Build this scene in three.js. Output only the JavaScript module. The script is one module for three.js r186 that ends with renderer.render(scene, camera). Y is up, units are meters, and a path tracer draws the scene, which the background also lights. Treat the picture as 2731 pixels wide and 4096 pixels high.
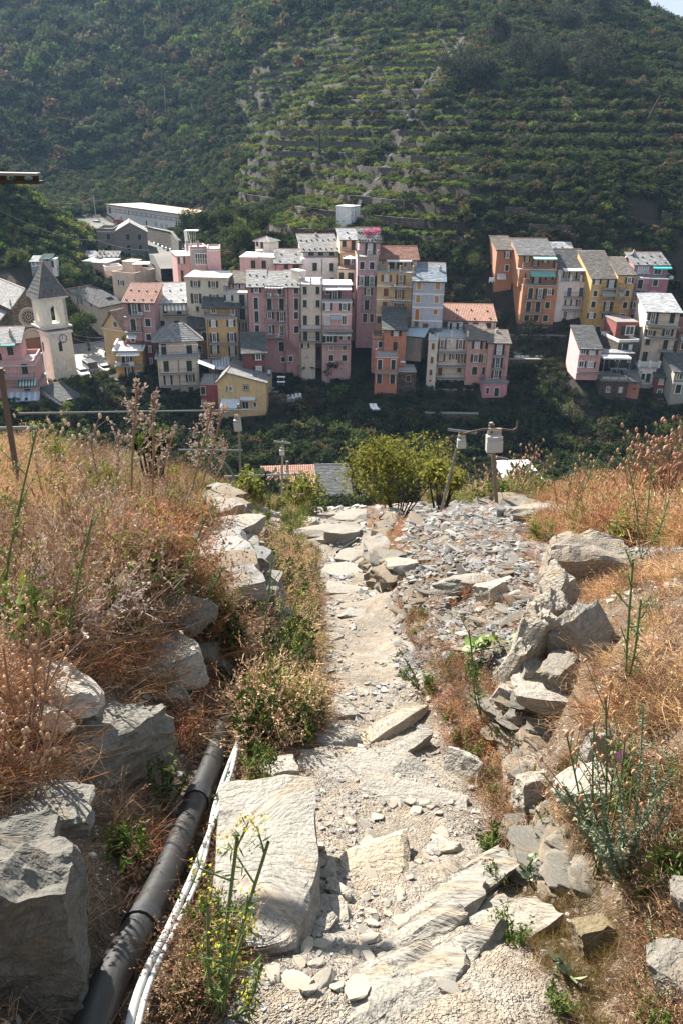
import * as THREE from 'three';
import { mergeGeometries, mergeVertices, toCreasedNormals } from 'three/addons/utils/BufferGeometryUtils.js';
import { ImprovedNoise } from 'three/addons/math/ImprovedNoise.js';
import { MarchingCubes } from 'three/addons/objects/MarchingCubes.js';

// ---------- camera, sky, sun, exposure ----------
const W = 682, H = 1024, F = 768, D2R = Math.PI / 180;
const scene = new THREE.Scene();
const camera = new THREE.PerspectiveCamera(2 * Math.atan(512 / F) / D2R, W / H, 0.05, 4000);
camera.position.set(0, 0, 0);
camera.rotation.order = 'YXZ';
camera.rotation.set(-25.7 * D2R, 0, 0.95 * D2R);
camera.updateMatrixWorld();
const SUN = new THREE.Vector3(-0.54, 0.70, -0.78).normalize();
{
  // hazy summer sky: pale towards the horizon, bluer overhead, brighter round the sun
  const w = 512, h = 256, data = new Float32Array(w * h * 4), d = new THREE.Vector3();
  for (let y = 0; y < h; y++) for (let x = 0; x < w; x++) {
    const el = ((y + 0.5) / h - 0.5) * Math.PI, az = ((x + 0.5) / w - 0.5) * 2 * Math.PI; d.set(Math.cos(el) * Math.cos(az), Math.sin(el), Math.cos(el) * Math.sin(az));
    const t = Math.pow(1 - Math.max(0, d.y), 3), c = Math.max(0, d.dot(SUN)), g = 0.35 * Math.pow(c, 6) + 0.9 * Math.pow(c, 60), k = (y * w + x) * 4;
    const low = d.y < 0 ? 0.18 : 0.54;
    data[k] = (0.27 + 0.23 * t + g) * low; data[k + 1] = (0.345 + 0.205 * t + g * 0.96) * low; data[k + 2] = (0.46 + 0.14 * t + g * 0.88) * low; data[k + 3] = 1;
  }
  const t = new THREE.DataTexture(data, w, h, THREE.RGBAFormat, THREE.FloatType); t.mapping = THREE.EquirectangularReflectionMapping; t.magFilter = t.minFilter = THREE.LinearFilter; t.needsUpdate = true;
  scene.background = t; scene.environment = t; scene.environmentIntensity = 1;
}
const sun = new THREE.DirectionalLight(new THREE.Color(1, 0.945, 0.87), 5);
sun.name = 'sun';
sun.position.copy(SUN).multiplyScalar(300).add(new THREE.Vector3(0, -30, -150));
sun.target.position.set(0, -30, -150);
sun.castShadow = true; sun.shadow.radius = 1;
sun.shadow.mapSize.set(4096, 4096);
Object.assign(sun.shadow.camera, { left: -320, right: 320, top: 320, bottom: -320, near: 1, far: 900 });
scene.add(sun, sun.target);
const renderer = new THREE.WebGLRenderer({ antialias: true });
renderer.setSize(W, H);
renderer.toneMapping = THREE.LinearToneMapping;
renderer.toneMappingExposure = 3.25;
renderer.shadowMap.enabled = true;
scene.fog = new THREE.FogExp2(0xa9cdf0, 0.00012);

// ---------- random numbers and noise ----------
function rng(seed) { let a = seed >>> 0; return () => { a = (a + 0x6D2B79F5) >>> 0; let t = a; t = Math.imul(t ^ (t >>> 15), t | 1); t ^= t + Math.imul(t ^ (t >>> 7), t | 61); return ((t ^ (t >>> 14)) >>> 0) / 4294967296; }; }
const R0 = rng(7);
const rr = (a, b, r = R0) => a + (b - a) * r();
const pick = (arr, r = R0) => arr[Math.floor(r() * arr.length)];
const PN = new ImprovedNoise();
const noise = (x, y, z = 0) => PN.noise(x + 31.7, y + 17.3, z + 5.1);
const fbm = (x, y, z = 0, o = 4) => { let s = 0, a = 0.5, f = 1; for (let i = 0; i < o; i++) { s += a * noise(x * f, y * f, z * f + i * 9.7); a *= 0.5; f *= 2.03; } return s; };
const clamp = (x, a, b) => Math.min(b, Math.max(a, x));
const sstep = (a, b, x) => { const t = clamp((x - a) / (b - a), 0, 1); return t * t * (3 - 2 * t); };
const V = (x, y, z) => new THREE.Vector3(x, y, z);

// ---------- measured directions of the photograph -> places in the world ----------
const Q = camera.quaternion.clone(), QI = Q.clone().invert();
const ray = (u, v) => V((u - 341) / F, -(v - 512) / F, -1).applyQuaternion(Q);
const at = (u, v, d) => { const r = ray(u, v); return r.multiplyScalar(d / -r.z); };          // d: metres in front, measured level
const toPix = (p) => { const q = p.clone().applyQuaternion(QI); return [341 - q.x / q.z * F, 512 + q.y / q.z * F, -q.z]; };

// ---------- naming, tagging ----------
const used = {};
function numbered(n) { n = n.replace(/_\d{3}$/, ''); const k = used[n] = (used[n] ?? -1) + 1; return k ? `${n}_${String(k).padStart(3, '0')}` : n; }
function shadow(o) { o.traverse((m) => { if (m.isMesh) { m.castShadow = true; m.receiveShadow = true; } }); return o; }
function tag(o, label, category, group) { o.userData.label = label; o.userData.category = category; if (group) o.userData.group = group; return o; }
function thing(name, label, category, p, ry = 0, group) { const g = new THREE.Group(); g.name = numbered(name); if (p) g.position.copy(p); g.rotation.y = ry; tag(g, label, category, group); scene.add(g); return g; }
function part(name, geo, mat, parent) { const m = new THREE.Mesh(geo, mat); m.name = name; m.castShadow = m.receiveShadow = true; parent.add(m); return m; }
function solo(name, geo, mat, label, category, p, group) { const m = new THREE.Mesh(geo, mat); m.name = numbered(name); m.castShadow = m.receiveShadow = true; if (p) m.position.copy(p); tag(m, label, category, group); scene.add(m); return m; }
function structure(name, geo, mat) { const m = new THREE.Mesh(geo, mat); m.name = numbered(name); m.userData.kind = 'structure'; m.castShadow = m.receiveShadow = true; scene.add(m); return m; }
function stuff(name, geo, mat, list, label, category, parent) {      // list of {m: Matrix4, c: Color}
  const im = new THREE.InstancedMesh(geo, mat, list.length);
  list.forEach((e, i) => { im.setMatrixAt(i, e.m); if (e.c) im.setColorAt(i, e.c); });
  im.name = parent ? name : numbered(name); im.userData.kind = 'stuff'; if (label) im.userData.label = label; if (category && !parent) im.userData.category = category;
  im.castShadow = im.receiveShadow = true; (parent || scene).add(im); return im;
}
function copyOf(o, label, group) { const c = o.clone(); c.name = numbered(o.name); c.userData = { ...o.userData }; if (label) c.userData.label = label; if (group) c.userData.group = group; scene.add(c); return c; }
const M4 = (p, q, s) => new THREE.Matrix4().compose(p, q, s);
const qE = (x, y, z) => new THREE.Quaternion().setFromEuler(new THREE.Euler(x, y, z, 'YXZ'));

// ---------- geometry helpers ----------
function boxUV(g, k = 1) {                                            // texture coordinates in metres by the way a face points
  if (g.index) g = g.toNonIndexed();
  const p = g.attributes.position, uv = new Float32Array(p.count * 2), a = V(), b = V(), c = V(), n = V();
  for (let i = 0; i < p.count; i += 3) {
    a.fromBufferAttribute(p, i); b.fromBufferAttribute(p, i + 1); c.fromBufferAttribute(p, i + 2);
    n.copy(b).sub(a).cross(c.clone().sub(a)); const x = Math.abs(n.x), y = Math.abs(n.y), z = Math.abs(n.z);
    [a, b, c].forEach((q, j) => { const [s, t] = y >= x && y >= z ? [q.x, q.z] : x >= z ? [q.z, q.y] : [q.x, q.y]; uv[(i + j) * 2] = s * k; uv[(i + j) * 2 + 1] = t * k; });
  }
  g.setAttribute('uv', new THREE.BufferAttribute(uv, 2)); return g;
}
function merge(list) {
  list = list.map((g) => { g = g.index ? g.toNonIndexed() : g; for (const k of Object.keys(g.attributes)) if (!['position', 'normal', 'uv', 'color'].includes(k)) g.deleteAttribute(k); return g; });
  if (!list.every((g) => g.attributes.uv)) list.forEach((g) => g.deleteAttribute('uv'));
  if (!list.every((g) => g.attributes.color)) list.forEach((g) => g.deleteAttribute('color'));
  return mergeGeometries(list);
}
const bx = (w, h, d, x = 0, y = 0, z = 0, ry = 0, rx = 0, rz = 0) => { const g = new THREE.BoxGeometry(w, h, d); if (rz) g.rotateZ(rz); if (rx) g.rotateX(rx); if (ry) g.rotateY(ry); g.translate(x, y, z); return g; };
const cyl = (r0, r1, h, n = 8, x = 0, y = 0, z = 0) => { const g = new THREE.CylinderGeometry(r1, r0, h, n); g.translate(x, y + h / 2, z); return g; };
function bar(a, b, r, r2 = r, n = 6) { const d = b.clone().sub(a), l = d.length(); const g = new THREE.CylinderGeometry(r2, r, l, n, 1); g.translate(0, l / 2, 0); g.applyQuaternion(new THREE.Quaternion().setFromUnitVectors(V(0, 1, 0), d.normalize())); g.translate(a.x, a.y, a.z); return g; }
function tube(pts, r, n = 6, seg) { return new THREE.TubeGeometry(new THREE.CatmullRomCurve3(pts), seg || pts.length * 4, r, n); }
function poly(tris, uvs) { const g = new THREE.BufferGeometry(); g.setAttribute('position', new THREE.Float32BufferAttribute(tris, 3)); g.setAttribute('uv', new THREE.Float32BufferAttribute(uvs || new Array(tris.length / 3 * 2).fill(0), 2)); g.computeVertexNormals(); return g; }

// thin plate spline through scattered points
function tps(pts, lambda = 0) {                                       // pts: [x, z, y]
  const n = pts.length, N = n + 3, A = [], U = (r2) => r2 < 1e-9 ? 0 : 0.5 * r2 * Math.log(r2);
  for (let i = 0; i < N; i++) A.push(new Float64Array(N + 1));
  for (let i = 0; i < n; i++) {
    for (let j = 0; j < n; j++) A[i][j] = U((pts[i][0] - pts[j][0]) ** 2 + (pts[i][1] - pts[j][1]) ** 2) + (i === j ? lambda : 0);
    A[i][n] = A[n][i] = 1; A[i][n + 1] = A[n + 1][i] = pts[i][0]; A[i][n + 2] = A[n + 2][i] = pts[i][1]; A[i][N] = pts[i][2];
  }
  for (let c = 0; c < N; c++) {
    let b = c; for (let r = c + 1; r < N; r++) if (Math.abs(A[r][c]) > Math.abs(A[b][c])) b = r;
    [A[c], A[b]] = [A[b], A[c]];
    for (let r = 0; r < N; r++) if (r !== c) { const k = A[r][c] / A[c][c]; if (k) for (let q = c; q <= N; q++) A[r][q] -= k * A[c][q]; }
  }
  const w = A.map((row, i) => row[N] / row[i]);
  return (x, z) => { let s = w[n] + w[n + 1] * x + w[n + 2] * z; for (let i = 0; i < n; i++) s += w[i] * U((x - pts[i][0]) ** 2 + (z - pts[i][1]) ** 2); return s; };
}

// ---------- procedural textures ----------
function tex(n, fn, srgb = true, m = n) {                            // fn(x, y) in 0..1 -> [r, g, b]
  const d = new Uint8Array(n * m * 4);
  for (let y = 0; y < m; y++) for (let x = 0; x < n; x++) { const c = fn(x / n, y / m); const i = (y * n + x) * 4; d[i] = clamp(c[0], 0, 1) * 255; d[i + 1] = clamp(c[1], 0, 1) * 255; d[i + 2] = clamp(c[2], 0, 1) * 255; d[i + 3] = 255; }
  const t = new THREE.DataTexture(d, n, m, THREE.RGBAFormat); t.wrapS = t.wrapT = THREE.RepeatWrapping; t.magFilter = THREE.LinearFilter; t.minFilter = THREE.LinearMipmapLinearFilter; t.generateMipmaps = true;
  if (srgb) t.colorSpace = THREE.SRGBColorSpace; t.needsUpdate = true; return t;
}
// noise that tiles: sampled on a torus
const tn = (x, y, f, s = 0) => { const a = x * 2 * Math.PI, b = y * 2 * Math.PI, r = f / 6.2832; return PN.noise(Math.cos(a) * r + 11 + s, Math.sin(a) * r + 3.1 * s + Math.cos(b) * r * 0.93, Math.sin(b) * r + 7 - s); };
const rep = (t, k) => { const c = t.clone(); c.repeat.set(k, k); c.needsUpdate = true; return c; };
const mat = (o) => new THREE.MeshStandardMaterial({ roughness: 0.9, ...o });
const lin = (r, g, b) => new THREE.Color().setRGB(r, g, b);
// ---------- far land: valley, terraced hillside, hills ----------
const A3 = (u, v, d) => { const p = at(u, v, d); return [p.x / 100, p.z / 100, p.y]; };
const landPts = [
  // near slope under the crest, valley floor, gardens under the houses
  [-14, -20, -10.5], [0, -20, -10.5], [16, -20, -10.5], [-40, -60, -34], [0, -60, -34], [40, -60, -34],
  [-60, -20, -9], [60, -20, -9],
].map(([x, z, y]) => [x / 100, z / 100, y]).concat([
  [150, 470, 118], [300, 480, 112], [450, 470, 116], [600, 470, 116], [682, 475, 112], [0, 470, 118],
  [300, 430, 132], [450, 430, 132], [600, 435, 130], [682, 440, 126], [150, 425, 134], [60, 420, 132], [0, 420, 130],
  [350, 388, 145], [430, 393, 139.5], [470, 391, 139], [560, 391, 140], [640, 404, 137], [682, 402, 136], [386, 391, 138.5], [310, 385, 149], [150, 374, 144], [240, 419, 135], [300, 392, 140], [582, 381, 138.5],
  [182, 404, 142], [110, 366, 152], [60, 372, 152], [0, 372, 148],
  [240, 300, 168], [350, 310, 166], [430, 325, 160], [520, 335, 158], [600, 325, 158], [682, 330, 156],
  [460, 300, 165], [470, 275, 170], [60, 300, 190], [130, 290, 200], [20, 305, 176],
  // the spur with its terraces
  [260, 240, 190], [345, 224, 195], [300, 235, 188], [430, 232, 180], [480, 238, 176], [550, 245, 172], [620, 250, 170], [682, 255, 168],
  [300, 180, 252], [395, 150, 244], [460, 150, 226], [540, 140, 222], [620, 150, 208], [682, 155, 204], [250, 150, 295],
  [410, 105, 272], [460, 60, 306], [520, 20, 346], [550, 85, 265], [620, 80, 262], [682, 85, 262], [300, 95, 345], [380, 40, 365],
  [560, 0, 372], [620, 2, 374], [650, 17, 366], [682, 31, 352], [400, 0, 410], [300, 0, 470], [230, 60, 420],
  // white terrace building and the car park, the road
  [205, 232, 292], [105, 214, 330], [90, 228, 318], [120, 262, 232], [170, 262, 215], [160, 238, 262], [175, 285, 195], [190, 210, 318],
  // crease and the far dark hillside
  [185, 190, 352], [180, 120, 420], [198, 0, 560], [60, 198, 372], [0, 196, 372], [100, 100, 480], [0, 100, 470], [0, 0, 640], [100, 0, 640], [-60, 100, 460], [-60, 0, 640],
  // small spur on the left behind the church
  [0, 172, 228], [40, 205, 236], [78, 232, 246], [0, 235, 206], [45, 255, 206], [80, 262, 214], [-60, 150, 225], [-60, 240, 200],
].map((a) => A3(...a))).concat([
  // behind the right hand skyline the ridge falls away; beyond the picture the land goes on
  [150, -400, 40], [190, -430, 0], [260, -360, 10], [230, -300, 2], [220, -220, -15], [150, -470, 58], [260, -500, -20],
  [60, -560, 105], [-60, -700, 120], [-250, -700, 120], [-330, -400, 40],
].map(([x, z, y]) => [x / 100, z / 100, y]));
const SQ_Y = at(53.9, 383.5, 150).y;                                    // level of the church square
const onPlane = (u, v, y) => { const r = ray(u, v); return r.multiplyScalar(y / r.y); };
const aPx = (x, y) => [x * 0.44643 / 4, (900 + y * 0.44643) / 4];
const SQUARE = [[395, 1420], [690, 1392], [940, 1340], [1035, 1385], [985, 1200], [930, 1040], [640, 1070], [380, 1130], [60, 1200], [-150, 1300], [300, 1420]].map(([x, y]) => onPlane(...aPx(x, y), SQ_Y));
for (const p of SQUARE) landPts.push([p.x / 100, p.z / 100, SQ_Y - 1.2]);
const landBase = tps(landPts, 0.004);
const TERR = 3.1;                                                      // height of a terrace
function terraceAmount(x, d, y) {                                      // where walls hold the hillside
  if (d < 168) return 0;
  const l = sstep(-0.18, -0.06, x / d) * sstep(0, 0.1, (x + 0.32 * d - 10) / 100 + 0.6);
  return 0.95 * l * (1 - sstep(395, 430, d)) * sstep(168, 178, d) * (0.75 + 0.25 * sstep(-0.1, 0.2, fbm(x / 60, d / 60, 3, 2)));
}
function landRaw(x, d) { return landBase(x / 100, -d / 100) + (1.8 * fbm(x / 34, d / 34, 1, 3) + 1.5 * noise(x / 15, d / 22, 6)) * sstep(155, 230, d) + (d > 370 || x / d < -0.2 ? 5 * fbm(x / 80, d / 80, 4, 3) * sstep(200, 420, d) : 0); }
function landY(x, d) {
  const y = landRaw(x, d), k = terraceAmount(x, d, y) * sstep(-0.5, -0.12, noise(x / 26, d / 30, 8));
  if (k <= 0.01) return y;
  const s = TERR, f = (y / s) - Math.floor(y / s);
  const st = Math.floor(y / s) * s + s * (0.16 * f + 0.84 * sstep(0.84, 0.97, f));
  return y + (st - y) * k;
}
function gridMesh(rows, cols, fn) {
  const pos = new Float32Array(rows * cols * 3), uv = new Float32Array(rows * cols * 2), idx = [];
  for (let i = 0; i < rows; i++) for (let j = 0; j < cols; j++) { const p = fn(i / (rows - 1), j / (cols - 1)), k = i * cols + j; pos.set(p, k * 3); uv[k * 2] = p[0]; uv[k * 2 + 1] = p[2]; }
  for (let i = 0; i < rows - 1; i++) for (let j = 0; j < cols - 1; j++) { const a = i * cols + j, b = a + 1, c = a + cols, e = c + 1; idx.push(a, b, c, b, e, c); }
  const g = new THREE.BufferGeometry(); g.setAttribute('position', new THREE.BufferAttribute(pos, 3)); g.setAttribute('uv', new THREE.BufferAttribute(uv, 2)); g.setIndex(idx); g.computeVertexNormals(); return g;
}
const soilTex = tex(512, (x, y) => { const n = 0.5 * tn(x, y, 8, 1) + 0.4 * tn(x, y, 31, 2) + 0.35 * tn(x, y, 90, 3); const k = 0.78 + 0.3 * n, w = tn(x, y, 14, 4); return [k * (0.98 + 0.06 * w), k * 0.94, k * (0.86 - 0.08 * w)]; });
const soilBump = tex(512, (x, y) => { const n = 0.5 + 0.3 * tn(x, y, 20, 5) + 0.3 * tn(x, y, 70, 6) + 0.2 * tn(x, y, 150, 7); return [n, n, n]; }, false);
const landMat = mat({ color: lin(0.06, 0.05, 0.03), map: rep(soilTex, 1 / 9), bumpMap: rep(soilBump, 1 / 6), bumpScale: 0.25, roughness: 1 });
{
  const dRow = (t) => t < 0.1 ? 108 + t / 0.1 * 22 : t < 0.82 ? 130 + (t - 0.1) / 0.72 * 290 : 420 + (t - 0.82) / 0.18 * 340;
  const g = gridMesh(340, 300, (t, s) => { const d = dRow(t), x = (s - 0.5) * 2 * (0.56 * d + 40); return [x, landY(x, d), -d]; });
  structure('hillside', g, landMat);
  const g2 = gridMesh(50, 120, (t, s) => { const d = 21 + t * 88, x = (s - 0.5) * 2 * (0.56 * d + 40); return [x, landY(x, d) + 0.3 * fbm(x / 3, d / 3, 2, 3), -d]; });
  structure('dry_slope', g2, mat({ color: lin(0.36, 0.27, 0.17), map: rep(soilTex, 1 / 9), bumpMap: rep(soilBump, 1 / 6), bumpScale: 0.25, roughness: 1 }));
}
// where a direction of the photograph meets the land (used to place plants)
function onLand(u, v, d0 = 100, d1 = 700) { const r = ray(u, v); for (let d = d0; d < d1; d *= 1.004) { const k = d / -r.z; if (r.y * k < landY(r.x * k, d)) return V(r.x * k, landY(r.x * k, d), -d); } return null; }

// ---------- the path down the slope and its banks ----------
const plane = (d) => -(1.25 + 0.42 * d);
const tang = (v) => Math.tan((25.7 * D2R) + Math.atan((v - 512) / F));
function FG(u, v, o) { const r = ray(u, v); const t = -r.y / -r.z; const d = o.d ?? (1.25 - (o.off ?? 0)) / (t - 0.42); return [r.x * d / -r.z, d, -t * d - plane(d)]; }
const fgPts = [];
for (const [u, v, off] of [
  [370, 1010, 0], [385, 900, 0], [375, 820, -.03], [385, 750, 0], [345, 680, 0], [345, 620, 0], [348, 580, 0], [342, 550, 0],
  [255, 1010, .02], [245, 930, 0], [245, 860, 0], [255, 800, 0], [300, 720, .02], [300, 660, .02], [306, 610, .03], [300, 560, .05], [290, 535, .08],
  [480, 1010, .04], [510, 930, .02], [480, 850, .0], [460, 780, .0], [440, 720, .03], [408, 670, .03], [394, 625, .03], [384, 592, .04], [372, 560, .05], [362, 530, .1],
  [95, 1015, .0], [150, 920, -.03], [205, 800, -.03], [235, 690, 0], [265, 620, .02], [195, 1010, -.03],
  [60, 850, .42], [95, 840, .42], [0, 900, .45], [100, 740, .42], [50, 780, .45], [150, 700, .4], [160, 770, .16], [150, 640, .45], [60, 650, .55], [0, 700, .52], [0, 1020, .3], [55, 930, .16], [100, 965, -.04], [118, 925, -.04],
  [205, 640, .35], [140, 872, -.03], [270, 580, .06], [262, 545, .1], [545, 840, .02], [600, 900, .05], [640, 970, .08], [560, 970, .05], [540, 780, .04], [505, 740, .05],
]) fgPts.push(FG(u, v, { off }));
for (const [u, v, d] of [
  [200, 600, 3.3], [100, 580, 3.9], [0, 600, 3.7], [220, 545, 5.6], [180, 520, 7], [100, 520, 6.6], [0, 520, 6.4], [100, 478, 9.5], [0, 472, 9], [190, 488, 11], [240, 498, 15], [215, 512, 10],
  [335, 529, 11], [338, 514, 15], [340, 507.5, 18.5], [300, 512, 16.5], [372, 508, 17],
  [490, 680, 2.75], [500, 640, 3.05], [560, 610, 3.5], [480, 600, 4.0], [400, 592, 5.2], [425, 560, 5.6], [480, 540, 6.5], [560, 540, 5.8], [405, 530, 8.5], [480, 507, 10], [440, 512, 11.5], [560, 522, 7.5], [640, 530, 6], [682, 530, 5.6], [620, 500, 9.5], [682, 492, 9], [540, 497, 11],
  [610, 600, 2.9], [682, 620, 2.4], [610, 670, 2.15], [682, 700, 1.8], [580, 720, 2.0], [682, 780, 1.45], [620, 760, 1.65], [640, 830, 1.38], [682, 880, 1.22], [682, 1000, .97],
]) fgPts.push(FG(u, v, { d }));
const warp = (x, d) => [x / (d * 0.8 + 0.7), Math.log(d + 0.35) * 0.75];
const fgOff = tps(fgPts.map(([x, d, o]) => [...warp(x, d), o]), 0.0006);
function fgY(x, d) {
  const [a, b] = warp(clamp(x, -0.62 * d - 0.6, 0.62 * d + 0.6), Math.max(d, 0.55));
  const crest = sstep(17.5, 27, d);
  return plane(d) + clamp(fgOff(a, b), -0.12, 1.6) * (1 - 0.7 * crest) - 2.6 * crest * crest;
}
const pathHalf = (d) => 0.36 + 0.02 * d;
const pathMid = (d) => { const k = [[0.9, 0.06], [1.3, 0.1], [2.0, 0.15], [2.8, 0.06], [3.6, 0.03], [5, 0.05], [7, 0.06], [10, 0.02], [16, -0.1], [24, -0.3]]; let i = 0; while (i < k.length - 2 && d > k[i + 1][0]) i++; const t = clamp((d - k[i][0]) / (k[i + 1][0] - k[i][0]), 0, 1); return k[i][1] + (k[i + 1][1] - k[i][1]) * t; };
const onPath = (x, d) => 1 - sstep(0.75, 1.1, Math.abs(x - pathMid(d)) / pathHalf(d) + 0.25 * noise(x * 5, d * 5));
const PIPEXY = [[84, 1050], [108, 985], [142, 922], [170, 866], [194, 806], [212, 762], [224, 724], [238, 690]].map(([u, v]) => { const [x, d] = FG(u, v, { off: .05 }); return V(x, plane(d) + .05, -d); });
function pipeNear(x, d) { let b = 9, by = 0; for (let i = 1; i < PIPEXY.length; i++) { const a = PIPEXY[i - 1], c = PIPEXY[i], dx = c.x - a.x, dz = c.z - a.z, t = clamp(((x - a.x) * dx + (-d - a.z) * dz) / (dx * dx + dz * dz), 0, 1), q = Math.hypot(x - a.x - dx * t, -d - a.z - dz * t); if (q < b) { b = q; by = a.y + (c.y - a.y) * t; } } return [b, by]; }
function groundY(x, d) {
  const p = onPath(x, d); let y = fgY(x, d);
  if (d < 3.4 && x < 0.1) { const [q, py] = pipeNear(x, d); y = Math.min(y, py - 0.045 + Math.max(0, q - 0.09) * 1.15); }
  return y + (0.012 + 0.03 * (1 - p)) * fbm(x * 6, d * 6, 2, 4) + 0.006 * noise(x * 40, d * 40) + p * 0.02 * noise(x * 2.2, d * 2.2, 5);
}
// where a direction of the photograph meets the foreground
function onGround(u, v, lift = 0) { const r = ray(u, v); for (let d = 0.4; d < 26; d *= 1.006) { const k = d / -r.z; if (r.y * k < groundY(r.x * k, d) + lift) return V(r.x * k, groundY(r.x * k, d), -d); } return null; }
const dirtTex = tex(1024, (x, y) => {
  const n = 0.45 * tn(x, y, 6, 1) + 0.4 * tn(x, y, 24, 2) + 0.5 * tn(x, y, 80, 3) + 0.5 * tn(x, y, 200, 9), g = tn(x, y, 60, 4), k = 0.8 + 0.26 * n, w = 0.05 * tn(x, y, 10, 8);
  return g > 0.42 ? [k * 1.02, k * 1.0, k * 0.96] : [k * (1 + w), k * 0.965, k * (0.91 - w)];
});
const dirtBump = tex(1024, (x, y) => { const a = tn(x, y, 60, 4), n = 0.4 + 0.25 * tn(x, y, 30, 5) + 0.25 * tn(x, y, 110, 6) + 0.2 * tn(x, y, 250, 7) + 0.3 * sstep(0.3, 0.5, a); return [n, n, n]; }, false);
const dirtMat = mat({ color: 0xffffff, vertexColors: true, map: rep(dirtTex, 1 / 0.9), bumpMap: rep(dirtBump, 1 / 0.7), bumpScale: 0.02, roughness: 1 });
{
  const g = gridMesh(420, 260, (t, s) => { const d = 0.34 * Math.pow(27 / 0.34, t), x = (s - 0.5) * 2 * (0.62 * d + 0.75); return [x, groundY(x, d), -d]; });
  const p = g.attributes.position, c = new Float32Array(p.count * 3), cp = lin(0.43, 0.392, 0.345), cb = lin(0.26, 0.2, 0.145), cs = lin(0.3, 0.285, 0.26), q = new THREE.Color();
  for (let i = 0; i < p.count; i++) {
    const x = p.getX(i), d = -p.getZ(i);
    q.copy(cb).lerp(cs, sstep(0.1, 0.3, x / d) * sstep(2.6, 3.6, d) * 0.9).lerp(cp, onPath(x, d));
    if (x < -0.5 && d > 5.5 && x > -0.16 * d - 0.2) q.lerp(cp, 0.7);
    q.multiplyScalar(0.92 + 0.25 * fbm(x * 1.7, d * 1.7, 8, 3)); c.set([q.r, q.g, q.b], i * 3);
  }
  g.setAttribute('color', new THREE.BufferAttribute(c, 3));
  structure('ground', g, dirtMat);
  const back = gridMesh(40, 60, (t, s) => { const d = -70 + t * 70.3, x = (s - 0.5) * 2 * 90; return [x, plane(d) - 0.12 * sstep(-1, 0.4, d) + (Math.abs(x) > 1.2 ? 0.4 : 0), -d]; });
  structure('slope', back, mat({ color: lin(0.2, 0.15, 0.1), map: rep(soilTex, 1 / 4), roughness: 1 }));
}
// ---------- leaves and foliage ----------
const leafMat = new THREE.MeshPhysicalMaterial({ color: 0xffffff, vertexColors: true, roughness: 1, specularIntensity: 0.12, side: THREE.DoubleSide, transmission: 0.4, thickness: 0 });
leafMat.name = 'leaves';
const leafMatI = new THREE.MeshStandardMaterial({ color: 0xffffff, roughness: 0.8, side: THREE.DoubleSide });
// scattered leaf faces through an uneven ball; each leaf two triangles, bent
function leafBall(R, n, size, seed, squash = 0.85, base = [.045, .075, .02], spread = 0.5, lumps = 5) {
  const r = rng(seed), P = [], C = [], L = [];
  for (let i = 0; i < lumps; i++) { const a = r() * 6.283, b = r() * 1.6 - 0.5; L.push([Math.cos(a) * Math.cos(b) * R * 0.6, Math.sin(b) * R * 0.62 * squash, Math.sin(a) * Math.cos(b) * R * 0.6, R * (0.25 + 0.38 * r())]); }
  for (let i = 0; i < n; i++) {
    const l = L[Math.floor(r() * lumps)], a = r() * 6.283, z = r() * 2 - 1, q = Math.sqrt(1 - z * z), rad = l[3] * Math.pow(r(), 0.33) * (0.85 + 0.35 * r());
    const c = V(l[0] + Math.cos(a) * q * rad, l[1] + z * rad * squash, l[2] + Math.sin(a) * q * rad), s = size * (0.6 + 0.8 * r());
    const e = V(r() - 0.5, r() - 0.5, r() - 0.5).normalize(), f = e.clone().cross(V(r() - 0.5, r() - 0.5, r() - 0.5)).normalize();
    const t = [c.clone().addScaledVector(e, s), c.clone().addScaledVector(f, s * 0.42), c.clone().addScaledVector(e, -s * 0.8), c.clone().addScaledVector(f, -s * 0.42)];
    const k = 0.55 + 0.9 * r(), w = r() * spread;
    for (const j of [0, 1, 2, 0, 2, 3]) { P.push(t[j].x, t[j].y, t[j].z); C.push(base[0] * k * (1 + w), base[1] * k * (1 + w * 0.35), base[2] * k); }
  }
  const g = poly(P); g.setAttribute('color', new THREE.Float32BufferAttribute(C, 3)); g.deleteAttribute('uv'); return g;
}
const leafDark = new THREE.MeshStandardMaterial({ color: lin(.05, .085, .02), roughness: 0.6, side: THREE.DoubleSide }), leafDark2 = new THREE.MeshStandardMaterial({ color: lin(.075, .12, .03), roughness: 0.6, side: THREE.DoubleSide });
const vineM = new THREE.MeshStandardMaterial({ color: lin(.11, .17, .03), roughness: 0.6, side: THREE.DoubleSide }), vineM2 = new THREE.MeshStandardMaterial({ color: lin(.16, .21, .04), roughness: 0.6, side: THREE.DoubleSide });
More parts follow.
